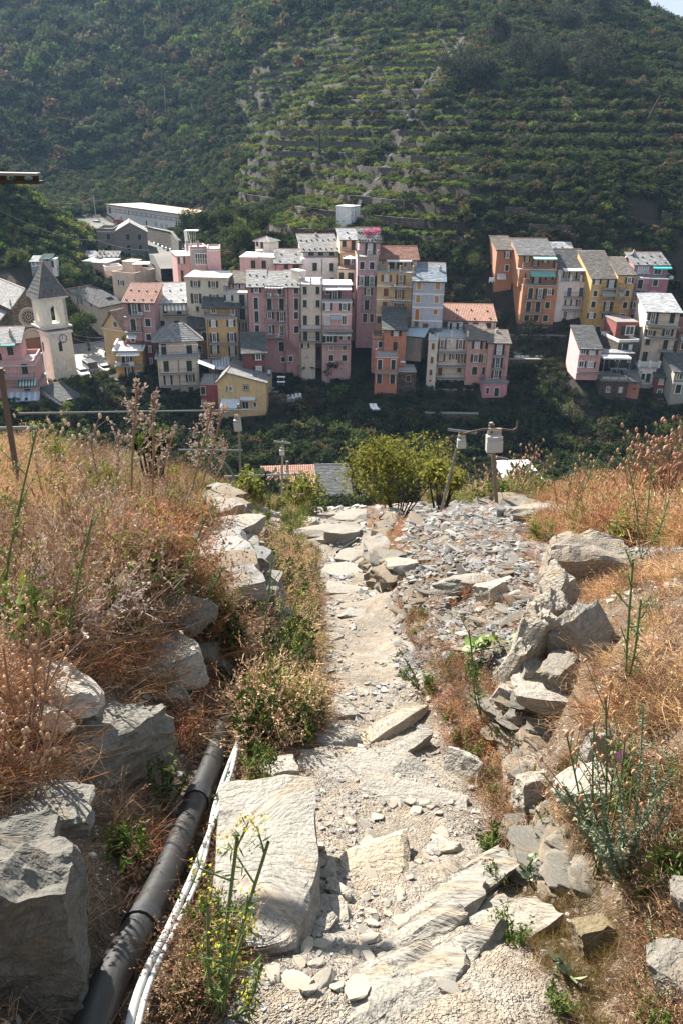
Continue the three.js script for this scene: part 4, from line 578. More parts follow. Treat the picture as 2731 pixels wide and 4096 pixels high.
// ----- the right hand cluster
house({ c: 'D', d: 164, name: 'greenhouse_shed', cat: 'shed', col: [.3, .32, .33], label: 'low garden shed with white corrugated roof beside the orange house', blocks: [
  { tl: [104, 690], tr: [272, 694], yb: 738, dep: 5, sink: 2, roof: { k: 'shed', rise: 1.5, c: 'white', ridge: false }, wins: [['g', 165, 712, 46, 26], ['g', 220, 712, 46, 26]] }] });
house({ c: 'D', d: 166, col: [.34, .145, .065], label: 'plain burnt orange house set back at the left end of the right hand group', blocks: [
  { tl: [108, 194], tr: [248, 196], yb: 465, dep: 9, sink: 4, roof: { k: 'shed', rise: 1.8, c: 'brown' }, wins: [['w', 188, 235, 22, 44], ['s', 183, 335, 28, 46]], awn: [[104, 172, 380, 418, 1.2, [.5, .5, .5]]] }] });
house({ c: 'H', d: 158, col: [.41, .17, .07], label: 'tall orange house with green awnings over two roof terraces and stone ground floor', blocks: [
  { tl: [214, 800], tr: [818, 806], yb: 1650, dep: 10, base: 1466, sink: 3, roof: { k: 'flat', ov: 0.05, rail: 1, posts: [.03, .97], col: [.3, .28, .27] }, frame: 'cream', wins: [['s', 340, 930, 80, 182], ['w', 505, 935, 64, 172], ['w', 668, 905, 62, 100], ['s', 303, 1160, 84, 172], ['s', 468, 1165, 84, 176], ['s', 635, 1136, 80, 112], ['s', 270, 1356, 84, 106], ['s', 435, 1358, 84, 106], ['s', 598, 1363, 84, 112]], bal: [[245, 586, 1042, 0.9], [220, 552, 1282, 0.9]], then: (h, f) => h.wins(f, [['d', 245, 1580, 80, 130, 'conc'], ['b', 405, 1580, 84, 130, 'conc'], ['b', 562, 1585, 84, 126, 'conc']].map((q) => q)) },
  { tl: [150, 520], tr: [792, 528], yb: 790, d: 160, dep: 8.5, sink: 0.3, roof: { k: 'flat', ov: 0.1, rail: 1, posts: [.1, .98], col: [.42, .38, .35] }, frame: 'none', wins: [['w', 300, 625, 50, 90], ['w', 445, 680, 70, 140], ['w', 665, 645, 60, 90]], awn: [[320, 752, 540, 622, 2, [.16, .34, .27]]] },
  { tl: [140, 262], tr: [752, 268], yb: 510, d: 161.5, dep: 7, sink: 0.3, roof: { k: 'shed', rise: 2.5, c: 'slate', ov: 0.3 }, frame: 'none', wins: [['w', 280, 335, 44, 90], ['w', 425, 390, 50, 110], ['w', 600, 360, 50, 70]], awn: [[372, 772, 274, 330, 1.8, [.3, .48, .4]]], chim: [[.95, .9, 2]] }] });
house({ c: 'H', d: 159, col: [.58, .53, .52], label: 'greyish white house with dark roof, white awning and stone ground floor', blocks: [
  { tl: [828, 742], tr: [1406, 744], yb: 1640, dep: 9, base: 1428, sink: 3, roof: { k: 'flat', ov: 0.08, rail: 0.95, posts: [.02, .36, .67, .98], col: [.45, .44, .43] }, frame: 'none', wins: [['n', 1015, 902, 72, 140], ['n', 1222, 902, 72, 140], ['w', 995, 1088, 50, 104], ['w', 1192, 1092, 54, 112], ['g', 940, 1328, 68, 162, 'white'], ['g', 1140, 1290, 54, 98, 'grey']], bal: [[920, 1316, 992, 0.9], [886, 1278, 1212, 1]] },
  { tl: [830, 494], tr: [1392, 496], yb: 740, d: 161, dep: 7, sink: 0.3, roof: { k: 'shed', rise: 2.9, c: 'dark', ov: 0.2, cap: [.42, .2, .14] }, frame: 'none', wins: [['w', 965, 590, 50, 130], ['w', 1190, 605, 54, 146]], awn: [[888, 1292, 486, 526, 1.5, [.68, .68, .67]]] },
  { tl: [770, 292], tr: [1120, 296], yb: 372, d: 166, dep: 5, sink: 2, col: [.42, .42, .42], roof: { k: 'shed', rise: 2.4, c: 'white', vents: 5, ridge: false }, frame: 'none', wins: [['g', 820, 325, 24, 40], ['g', 1005, 330, 24, 40]] }] });
house({ c: 'I', d: 156, col: [.52, .32, .075], label: 'golden yellow house with rough pale slate roofs and grey roller awning', blocks: [
  { tl: [288, 516], tr: [632, 516], yb: 1262, dep: 9, sink: 4, roof: { k: 'shed', rise: 4.2, c: 'brown', ov: 0.3, ridge: false }, frame: 'white', wins: [['w', 352, 554, 46, 74], ['w', 545, 578, 56, 116], ['s', 327, 717, 54, 76], ['s', 300, 866, 62, 82], ['w', 490, 893, 46, 122], ['w', 270, 1016, 50, 72], ['w', 462, 1023, 44, 70], ['d', 355, 1222, 74, 124], ['g', 447, 1175, 26, 36]], bal: [[404, 632, 648, 1], [385, 602, 968, 1]], awn: [[412, 630, 672, 745, 1, [.3, .32, .29]]] },
  { tl: [640, 468], tr: [868, 470], yb: 1262, d: 155.9, dep: 8, sink: 4, roof: { k: 'shed', rise: 2.4, c: 'brown', ov: 0.3, ridge: false }, wins: [['w', 783, 542, 48, 72], ['s', 757, 716, 54, 78], ['s', 725, 874, 58, 82], ['s', 692, 1034, 62, 82]], bal: [[375, 700, 806, 1, 0.9], [634, 732, 648, 1]], awn: [[638, 700, 674, 745, 1, [.3, .32, .29]]], pipes: [[622, 520, 1200]] }] });
house({ c: 'I', d: 158, col: [.3, .11, .145], label: 'plum pink house with turquoise awning and satellite dish', blocks: [
  { tl: [858, 522], tr: [1056, 530], yb: 1080, dep: 8, sink: 4, col: [.36, .18, .25], frame: 'cream', roof: { k: 'flat', ov: 0.05, col: [.25, .25, .26] }, wins: [['s', 930, 592, 64, 112], ['s', 898, 723, 62, 80], ['w', 862, 872, 54, 86], ['s', 832, 1036, 62, 82]], bal: [[848, 1020, 658, 0.8]] },
  { tl: [1056, 532], tr: [1312, 538], yb: 1000, d: 157.8, dep: 8, sink: 4, frame: 'cream', roof: { k: 'flat', ov: 0.1, rail: 0.9, col: [.25, .25, .26] }, wins: [['s', 1133, 576, 62, 80], ['s', 1097, 733, 64, 80]] },
  { tl: [858, 334], tr: [1312, 336], yb: 520, d: 161, dep: 5, sink: 0.3, col: [.4, .22, .27], frame: 'none', roof: { k: 'shed', rise: 1.9, c: 'pale', vents: 8, ov: 0.35 }, wins: [['g', 930, 388, 56, 110, 'white'], ['g', 1010, 390, 56, 110, 'white'], ['g', 1165, 420, 100, 80, 'white']], awn: [[1086, 1328, 340, 378, 1.3, [.06, .5, .46]]],
    then: (h, f) => { const dish = new THREE.SphereGeometry(0.65, 14, 8, 0, 6.3, 0, 0.9); dish.rotateX(1.2); part('satellite_dish', h.place(dish, f, f.w + 0.3, -2.4, 1.2), MX.metal, h.g); } },
  { tl: [745, 232], tr: [905, 285], yb: 420, d: 165, yaw: 20, dep: 6, sink: 2, col: [.55, .36, .36], roof: { k: 'front', rise: 0.9, c: 'white' } }] });
house({ c: 'I', d: 144, col: [.5, .42, .34], label: 'tall beige house with white sheet roof at the right edge, balconies all along', blocks: [
  { tl: [1032, 958], tr: [1472, 966], yb: 1690, yaw: 6, dep: 9, sink: 4, roof: { k: 'shed', rise: 1.9, c: 'white', ov: 0.45, ridge: false }, frame: 'none', wins: [['w', 1100, 1052, 56, 146], ['s', 1360, 1052, 64, 132], ['w', 1065, 1240, 60, 92], ['w', 1300, 1242, 62, 92], ['s', 1030, 1370, 62, 76], ['s', 1268, 1405, 62, 126], ['s', 992, 1565, 66, 132], ['s', 1228, 1572, 62, 132]], bal: [[1005, 1452, 1146, 1.2], [978, 1408, 1306, 1.1], [1168, 1368, 1482, 0.9], [1190, 1330, 1662, 0.9]], ac: [[1028, 1100]], awn: [[1010, 1214, 1158, 1192, 0.9, [.5, .36, .2]]] }] });
house({ c: 'I', d: 139, col: [.55, .3, .3], label: 'pink cottage with large grey slate roof and four white windows', blocks: [
  { tl: [120, 1462], tr: [418, 1468], yb: 1772, dep: 8, sink: 1.5, roof: { k: 'shed', rise: 2.6, c: 'dark', ov: 0.2, ridge: false }, frame: 'white', wins: [['g', 165, 1497, 62, 72], ['s', 218, 1500, 34, 72, 'n'], ['g', 295, 1502, 62, 72], ['s', 348, 1506, 34, 72, 'n'], ['g', 140, 1666, 66, 82], ['s', 188, 1668, 36, 84, 'n'], ['g', 265, 1672, 66, 82], ['s', 312, 1676, 36, 84, 'n']], bal: [[70, 390, 1778, 0.5, 0.1]] }] });
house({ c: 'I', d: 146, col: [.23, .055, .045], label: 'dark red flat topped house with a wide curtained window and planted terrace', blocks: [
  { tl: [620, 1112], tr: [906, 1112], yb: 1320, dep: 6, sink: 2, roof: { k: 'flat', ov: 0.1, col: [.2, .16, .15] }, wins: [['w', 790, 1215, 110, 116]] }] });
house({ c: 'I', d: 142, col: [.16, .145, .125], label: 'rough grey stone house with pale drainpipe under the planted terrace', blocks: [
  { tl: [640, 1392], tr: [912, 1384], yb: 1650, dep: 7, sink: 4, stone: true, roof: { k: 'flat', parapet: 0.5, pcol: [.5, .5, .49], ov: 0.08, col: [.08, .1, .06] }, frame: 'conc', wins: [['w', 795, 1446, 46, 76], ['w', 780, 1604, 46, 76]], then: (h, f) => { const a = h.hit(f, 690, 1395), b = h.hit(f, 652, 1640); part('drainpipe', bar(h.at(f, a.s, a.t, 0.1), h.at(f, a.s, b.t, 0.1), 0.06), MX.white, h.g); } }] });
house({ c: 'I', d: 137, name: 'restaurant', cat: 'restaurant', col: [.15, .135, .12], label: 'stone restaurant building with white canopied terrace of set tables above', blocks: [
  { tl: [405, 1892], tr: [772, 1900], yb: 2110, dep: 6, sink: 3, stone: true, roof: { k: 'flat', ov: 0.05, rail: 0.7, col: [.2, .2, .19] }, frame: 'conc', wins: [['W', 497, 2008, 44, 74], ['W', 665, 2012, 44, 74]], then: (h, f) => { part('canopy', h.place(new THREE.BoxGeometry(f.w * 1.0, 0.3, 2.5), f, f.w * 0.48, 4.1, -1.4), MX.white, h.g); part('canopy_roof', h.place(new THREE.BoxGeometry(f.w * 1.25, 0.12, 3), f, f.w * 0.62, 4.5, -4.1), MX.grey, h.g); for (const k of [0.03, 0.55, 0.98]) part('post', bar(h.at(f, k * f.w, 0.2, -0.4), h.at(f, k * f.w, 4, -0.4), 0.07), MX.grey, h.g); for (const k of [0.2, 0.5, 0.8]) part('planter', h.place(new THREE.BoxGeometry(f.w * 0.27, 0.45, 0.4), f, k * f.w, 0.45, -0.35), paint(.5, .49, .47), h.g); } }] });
house({ c: 'I', d: 141, col: [.66, .67, .68], label: 'small white house with white balustrade terrace between beige house and red hut', blocks: [
  { tl: [916, 1718], tr: [1152, 1724], yb: 1935, dep: 5, sink: 3, roof: { k: 'flat', ov: 0.25, col: [.3, .3, .3] }, frame: 'none', wins: [['s', 968, 1832, 46, 78], ['s', 1037, 1848, 56, 114]], bal: [[918, 1132, 1942, 1.2, 0.7]], ac: [[942, 1765]], then: (h, f) => { const L = [], n = 26; for (let i = 0; i <= n; i++) L.push(h.place(new THREE.CylinderGeometry(0.07, 0.05, 0.8, 6), f, i / n * (f.w + 0.4) - 0.2, 0.65, 0.15)); L.push(h.place(new THREE.BoxGeometry(f.w + 0.7, 0.14, 0.26), f, f.w / 2, 1.12, 0.15)); part('balustrade', merge(L), MX.white, h.g); for (const k of [0, 0.55, 1]) part('pillar', h.place(new THREE.BoxGeometry(0.4, 1.25, 0.4), f, k * (f.w + 0.5) - 0.25, 0.8, 0.15), MX.white, h.g); } }] });
house({ c: 'I', d: 139.5, col: [.24, .06, .05], label: 'small brick red hut with grey roof at the foot of the beige house', blocks: [
  { tl: [1146, 1842], tr: [1322, 1846], yb: 2095, dep: 5, sink: 3, roof: { k: 'shed', rise: 1.9, c: 'dark', ridge: false }, wins: [['g', 1213, 1902, 50, 76], ['g', 1188, 2052, 58, 92]] }] });
house({ c: 'I', d: 138, col: [.4, .15, .1], label: 'terracotta lean-to with two small dark holes beside the stone restaurant', blocks: [
  { tl: [776, 1902], tr: [936, 1906], yb: 2092, dep: 4, sink: 3, roof: { k: 'shed', rise: 1.2, c: 'slate', ridge: false }, frame: 'none', wins: [['d', 866, 1928, 34, 34], ['d', 850, 2000, 34, 34]] }] });
house({ c: 'I', d: 136, col: [.3, .29, .24], label: 'grey green house with bright green shutters cut by the right edge of the picture', blocks: [
  { tl: [1400, 1770], tr: [1640, 1776], yb: 2080, dep: 7, sink: 3, roof: { k: 'shed', rise: 1.8, c: 'dark', ridge: false }, wins: [['G', 1440, 1828, 26, 76], ['d', 1478, 1830, 40, 76], ['G', 1516, 1832, 26, 76], ['s', 1440, 2000, 70, 120]], bands: [1920] }] });
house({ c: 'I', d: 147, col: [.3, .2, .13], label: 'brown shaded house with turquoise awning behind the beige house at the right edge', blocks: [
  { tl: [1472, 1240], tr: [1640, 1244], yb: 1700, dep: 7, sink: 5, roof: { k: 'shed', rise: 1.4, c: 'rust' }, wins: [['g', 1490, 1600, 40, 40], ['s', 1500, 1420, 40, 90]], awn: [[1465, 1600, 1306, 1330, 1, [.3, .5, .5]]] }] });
house({ c: 'I', d: 165, col: [.5, .36, .12], label: 'low yellow house with pale roof at the right edge behind the plum house', blocks: [
  { tl: [1372, 792], tr: [1640, 806], yb: 1000, dep: 7, sink: 4, roof: { k: 'shed', rise: 1.6, c: 'white', ridge: false }, wins: [['s', 1490, 872, 60, 110], ['w', 1490, 1040, 40, 120]], awn: [[1255, 1380, 796, 836, 1.2, [.2, .19, .18]]] }] });
house({ c: 'I', d: 176, name: 'concrete_hut', cat: 'hut', col: [.3, .3, .3], label: 'bare concrete hut with square opening and plants on its roof', blocks: [
  { tl: [845, 50], tr: [1050, 46], yb: 225, yaw: -4, dep: 4.5, sink: 2, walls: false, roof: { k: 'flat', ov: 0.2, col: [.28, .24, .2] }, then: (h, f) => { h.hollow(f, 0.3, f.top - f.base + 2, (i, s, w) => { if (!i) s.holes.push(new THREE.Path([[.2, -.6], [.75, -.6], [.75, -2.9], [.2, -2.9]].map(([a, b]) => new THREE.Vector2(a * w, b)))); }); for (const k of [0.12, 0.32, 0.78]) part('post', bar(h.at(f, k * f.w, 0.2, -0.5), h.at(f, k * f.w + 0.2, 1.6, -0.5), 0.12, 0.1), MX.conc, h.g); part('plants', h.place(leafBall(1.1, 260, 0.2, 6), f, f.w * 0.55, 0.6, -3), leafMat, h.g); } }] });
// ----- upper middle
house({ c: 'J', d: 195, col: [.8, .82, .84], label: 'small white cube house standing alone on the terraced slope above the village', blocks: [
  { tl: [490, 240], tr: [783, 252], yb: 620, yaw: 30, dep: 4.6, sink: 3, roof: { k: 'flat', ov: 0.12, col: [.66, .66, .66] }, frame: 'none', R: [['g', 808, 375, 44, 84], ['d', 877, 410, 30, 170], ['d', 816, 552, 24, 44]], then: (h, f) => { const o = h.hit(f, 636, 540); part('vent', h.place(new THREE.CylinderGeometry(0.12, 0.12, 0.2, 10).rotateX(1.57), f, o.s, o.t, 0.08), MX.dark, h.g); } }] });
house({ c: 'B', d: 164, col: [.5, .3, .3], label: 'two tone pink and cream house with table on its roof terrace and small hut above', blocks: [
  { tl: [578, 404], tr: [738, 406], yb: 610, yaw: 4, dep: 8, sink: 5, roof: { k: 'flat', ov: 0.1, rail: 0.8, col: [.6, .58, .56] }, frame: 'none', wins: [['s', 700, 465, 40, 70], ['s', 706, 570, 30, 40]] },
  { tl: [738, 406], tr: [892, 408], yb: 610, d: 164.4, yaw: 4, dep: 8, sink: 5, col: [.55, .51, .42], roof: { k: 'flat', ov: 0.1, rail: 0.8, col: [.6, .58, .56] }, frame: 'none', wins: [['s', 795, 482, 38, 96], ['s', 800, 580, 30, 36]], bal: [[745, 843, 540, 0.8]] },
  { tl: [716, 258], tr: [842, 262], yb: 345, d: 174, yaw: 25, dep: 4, sink: 2, col: [.6, .58, .5], roof: { k: 'hip', rise: 0.9, c: 'pale', ov: 0.4 }, frame: 'none', wins: [['s', 737, 276, 22, 46], ['s', 778, 290, 26, 54]] },
  { tl: [892, 360], tr: [1140, 352], yb: 400, d: 172, dep: 0.4, sink: 3, col: [.55, .5, .5] }] });
house({ c: 'B', d: 162, col: [.45, .24, .25], label: 'low pink house with pale roof and washing hung along its balcony', blocks: [
  { tl: [892, 456], tr: [1130, 458], yb: 592, dep: 7, sink: 5, roof: { k: 'shed', rise: 2, c: 'pale', vents: 4 }, frame: 'none', wins: [['s', 995, 502, 36, 82], ['s', 1083, 492, 60, 52]], bal: [[950, 1122, 552, 0.9]], pipes: [[900, 460, 590]], then: (h, f) => { for (let i = 0; i < 8; i++) { const o = h.hit(f, 1020 + i * 12, 512); part('hung_cloth', h.place(new THREE.BoxGeometry(0.34, 0.5 + 0.3 * HT(), 0.02), f, o.s, o.t - 0.35, 0.95), pick([MX.white, paint(.3, .4, .5), paint(.5, .52, .55), paint(.1, .12, .16)], HT), h.g); } } }] });
// ----- foot of the village, left
house({ c: 'B', d: 136, col: [.58, .41, .18], label: 'low yellow house with wide shallow gable and white awning at its foot', blocks: [
  { tl: [378, 1512], tr: [812, 1530], yb: 1775, yaw: 2, dep: 9, sink: 4, roof: { k: 'front', rise: 1.7, ax: 1.7, c: 'slate' }, frame: 'white', wins: [['g', 494, 1578, 34, 42], ['s', 470, 1578, 22, 42, 'n'], ['g', 633, 1567, 42, 46, 'grey']], awn: [[415, 585, 1668, 1735, 1.8, [.55, .6, .65]], [585, 722, 1650, 1660, 0.8, [.6, .62, .64]]], then: (h, f) => h.wins(f, [['d', 500, 1755, 60, 50], ['g', 630, 1725, 60, 70, 'cream'], ['s', 715, 1720, 22, 40]]) }] });
house({ c: 'B', d: 139, col: [.25, .05, .06], label: 'narrow dark red house with sail shaded roof terrace beside the cream house', blocks: [
  { tl: [226, 1545], tr: [378, 1545], yb: 1775, dep: 7, sink: 4, roof: { k: 'flat', rail: 1, ov: 0.1, col: [.3, .27, .25] }, frame: 'cream', wins: [['s', 252, 1596, 38, 70], ['s', 260, 1708, 38, 52]], then: (h, f) => { const P = [], q = (i, j) => h.at(f, -0.3 + f.w * 0.95 * i / 6, 4.3 - 1.2 * i / 6 - 0.5 * Math.sin(Math.PI * j / 4) * 0.6, 0.3 - 2.4 * j / 4); for (let i = 0; i < 6; i++) for (let j = 0; j < 4; j++) for (const v of [q(i, j), q(i + 1, j), q(i + 1, j + 1), q(i, j), q(i + 1, j + 1), q(i, j + 1)]) P.push(v.x, v.y, v.z); part('shade_sail', poly(P), paint(.68, .68, .67), h.g); for (const [i, j] of [[0, 0], [6, 0], [6, 4]]) part('post', bar(q(i, j), q(i, j).setY(h.at(f, 0, 0.2, 0).y), 0.05), MX.iron, h.g); } }] });
house({ c: 'A', d: 136, col: [.66, .64, .62], label: 'small white and pink cottage with grey slate roof at the foot of the bell tower', blocks: [
  { tl: [548, 1580], tr: [726, 1535], yb: 1672, dep: 6.5, sink: 3, roof: { k: 'shed', rise: 1.5, c: 'dark', ov: 0.3, cap: [.3, .17, .13] }, frame: 'none', wins: [['s', 630, 1590, 44, 62]], L: [['d', 488, 1610, 26, 80]] }] });
house({ c: 'A', d: 138, col: [.52, .27, .26], label: 'pink house with stacked terraces and green striped awning at the left edge', blocks: [
  { tl: [-60, 1275], tr: [300, 1238], yb: 1480, yaw: -12, dep: 9, sink: 2, roof: { k: 'flat', ov: 0.25, parapet: 0.8, col: [.45, .42, .4] }, frame: 'none', wins: [['s', 222, 1290, 50, 95], ['s', 15, 1330, 40, 100]], bal: [[-50, 318, 1375, 1.2]], awn: [[165, 325, 1375, 1430, 1.6, [.04, .14, .13], [.55, .58, .58]]] },
  { tl: [-60, 1480], tr: [345, 1455], yb: 1560, d: 137, yaw: -12, dep: 10, sink: 1, frame: 'none', roof: { k: 'flat', ov: 0.15, rail: 0.9, col: [.3, .29, .28] }, wins: [['s', 240, 1450, 50, 70]], awn: [[40, 360, 1500, 1570, 2, [.45, .5, .55], [.3, .34, .4]]] },
  { tl: [-60, 1600], tr: [400, 1575], yb: 1760, d: 136, yaw: -12, dep: 11, sink: 4, frame: 'none', roof: { k: 'flat', ov: 0.15, rail: 0.9, col: [.3, .29, .28] }, wins: [['s', 190, 1690, 50, 100]] },
  { tl: [-60, 1062], tr: [172, 1036], yb: 1240, d: 141, yaw: -12, dep: 6, sink: 0.2, frame: 'none', roof: { k: 'shed', rise: 1.8, c: 'pale', ov: 0.35, vents: 0 }, wins: [['s', 90, 1110, 50, 110], ['s', 0, 1180, 30, 60]], chim: [[.6, .4, 1.8]], awn: [[10, 140, 1055, 1078, 1.2, [.05, .2, .17]]] }] });
house({ c: 'A', d: 194, name: 'garden_shed', cat: 'shed', col: [.25, .28, .3], label: 'pale garden shed with green roof among the trees left of the bell tower', blocks: [
  { tl: [362, 310], tr: [446, 296], yb: 375, yaw: -8, dep: 5, sink: 2, roof: { k: 'shed', rise: 0.7, c: 'green', ridge: false }, frame: 'white', wins: [['d', 425, 314, 26, 24], ['d', 374, 345, 20, 60]] },
  { tl: [272, 330], tr: [362, 318], yb: 388, d: 193, yaw: -8, dep: 5, sink: 2, roof: { k: 'shed', rise: 0.8, c: 'white', ridge: false }, wins: [['g', 300, 350, 24, 34], ['g', 336, 346, 24, 34]] },
  { tl: [452, 312], tr: [498, 316], yb: 385, d: 195, yaw: -8, dep: 3, sink: 2, col: [.6, .6, .6], roof: { k: 'flat', ov: 0.05 }, wins: [['d', 472, 350, 22, 60]] }] });
house({ c: 'A', d: 219, name: 'open_shed', cat: 'shed', col: [.14, .13, .12], label: 'open shed with large pale lean-to roof beside the weathered grey house', blocks: [
  { tl: [745, 292], tr: [888, 232], yb: 330, yaw: -30, dep: 7, sink: 3, roof: { k: 'shed', rise: 0.9, c: 'white', ridge: false, ov: 0.5 }, frame: 'none' }] });
house({ c: 'A', d: 211, name: 'garage', cat: 'garage', col: [.2, .2, .2], label: 'grey concrete garage with dark arch left of the salmon house', blocks: [
  { tl: [735, 328], tr: [832, 336], yb: 560, yaw: 5, dep: 7, sink: 3, roof: { k: 'flat', ov: 0.1, col: [.4, .39, .37] }, frame: 'none', then: (h, f) => { const s = new THREE.Shape(); s.moveTo(-1.6, -5); s.lineTo(-1.6, -1); s.absarc(0, -1, 1.6, Math.PI, 0, true); s.lineTo(1.6, -5); const g = new THREE.ExtrudeGeometry(s, { depth: 0.06, bevelEnabled: false }); const o = h.hit(f, 800, 415); part('archway', h.place(g, f, o.s, o.t, 0.01), MX.dark, h.g); } }] });
// ----- roofs just under the crest of the path
house({ c: 'S', d: 104, col: [.4, .3, .22], label: 'house with red clay tile roof seen just beyond the crest of the path', blocks: [
  { tl: [1058, 1998], tr: [1270, 1990], yb: 2040, dep: 8, sink: 6, roof: { k: 'shed', rise: 2.1, c: 'tile', ridge: false }, frame: 'none', wins: [['s', 1100, 2015, 12, 22]] }] });
house({ c: 'S', d: 102, col: [.5, .4, .32], label: 'house with dark slate roof beside the red roof beyond the crest of the path', blocks: [
  { tl: [1272, 1982], tr: [1400, 1980], yb: 2030, dep: 7, sink: 6, roof: { k: 'shed', rise: 2.0, c: 'dark', cap: [.2, .2, .2] }, frame: 'none', wins: [['s', 1305, 1998, 12, 26], ['s', 1345, 1998, 12, 26], ['s', 1380, 1996, 10, 24]] }] });
house({ c: 'S', d: 108, name: 'white_house', col: [.62, .62, .62], label: 'flat roofed white house showing behind the right hand poles', blocks: [
  { tl: [2042, 1925], tr: [2170, 1922], yb: 1960, dep: 8, sink: 6, roof: { k: 'flat', ov: 0.1, col: [.62, .62, .62] }, frame: 'none', wins: [['s', 2090, 1942, 12, 22], ['s', 2140, 1940, 12, 20]], chim: [[.8, .5, 1.2]] }] });
// ---------- square, church and bell tower ----------
const pavTex = tex(512, (x, y) => { const r = Math.floor(y * 16), ox = (r % 2) * 0.5, fx = (x * 10 + ox) % 1, fy = (y * 16) % 1, e = Math.min(fx, 1 - fx, fy, 1 - fy), h = Math.sin((Math.floor(x * 10 + ox) % 10) * 91.7 + r * 47.3) * 4375.5, v = h - Math.floor(h), k = (0.78 + 0.16 * v + 0.12 * tn(x, y, 60, 2)) * (e < 0.05 ? 0.75 : 1); return [k, k * 0.98, k * 0.94]; });
{
  const c = V(0, 0, 0); SQUARE.forEach((p) => c.add(p)); c.multiplyScalar(1 / SQUARE.length); const P = [];
  const sh = new THREE.Shape(SQUARE.map((p) => new THREE.Vector2(p.x, p.z))); const g = new THREE.ExtrudeGeometry(sh, { depth: 3.5, bevelEnabled: false }); g.rotateX(Math.PI / 2); g.translate(0, SQ_Y, 0);
  structure('square', boxUV(g), mat({ color: lin(.36, .35, .33), map: rep(pavTex, 1 / 7), roughness: 0.75 }));
}
const FONT = await (async () => { const { FontLoader } = await import('three/addons/loaders/FontLoader.js'); return new FontLoader().loadAsync('fonts/droid/droid_serif_bold.typeface.json'); })();
const { TextGeometry } = await import('three/addons/geometries/TextGeometry.js');
house({ c: 'A', d: 168, name: 'church', cat: 'church', col: [.27, .225, .18], label: 'stone church with rose window, carved arched portal and pale slate roofs', blocks: [
  { tl: [102, 742], tr: [400, 790], yb: 1215, yaw: -40, dep: 20, stone: true, sink: 3, roof: { k: 'front', rise: 3.6, c: 'pale', stone: true }, then: (h, f) => {
    const o = h.hit(f, 255, 825), R = 1.95; const ring = (r, t) => h.place(new THREE.TorusGeometry(r, t, 8, 36), f, o.s, o.t, 0.1);
    const rose = part('rose_window', merge([ring(R, 0.22), ring(R * 0.8, 0.09), ring(0.28, 0.07)]), paint(.42, .36, .29), h.g);
    const pane = new THREE.CylinderGeometry(R, R, 0.05, 32); pane.rotateX(Math.PI / 2); part('pane', h.place(pane, f, o.s, o.t, 0.03), MX.dark, rose);
    for (let i = 0; i < 12; i++) { const a = i * Math.PI / 6, p = new THREE.TorusGeometry(0.36, 0.055, 6, 14); p.scale(0.72, 1.15, 1); p.translate(0, R * 0.55, 0); p.rotateZ(a); part('tracery', h.place(p, f, o.s, o.t, 0.08), paint(.4, .34, .28), rose); }
    const q = h.hit(f, 288, 1010); for (const [r, t, e] of [[2.0, 0.2, 0.18], [1.65, 0.16, 0.1]]) { const a = new THREE.TorusGeometry(r, t, 6, 24, Math.PI); part('arch', h.place(a, f, q.s, q.t, e), paint(.42, .36, .29), h.g); }
    const ty = new THREE.CircleGeometry(1.5, 24, 0, Math.PI); part('tympanum', h.place(ty, f, q.s, q.t, 0.05), paint(.38, .33, .27), h.g);
    part('door', h.place(new THREE.BoxGeometry(2.4, 4.2, 0.1), f, q.s, q.t - 2.3, 0.06), paint(.2, .07, .035), h.g);
    part('pinnacle', h.place(merge([cyl(0.22, 0.18, 1.1, 6), cyl(0.16, 0, 0.6, 6, 0, 1.1, 0)]), f, 0, 0.3, -0.1), MX.conc, h.g);
  } },
  { tl: [-110, 985], tr: [560, 1075], yb: 1215, d: 168, yaw: -40, dep: 19.5, stone: true, sink: 3, roof: { k: 'front', rise: 7.4, c: 'pale', stone: true } }] });
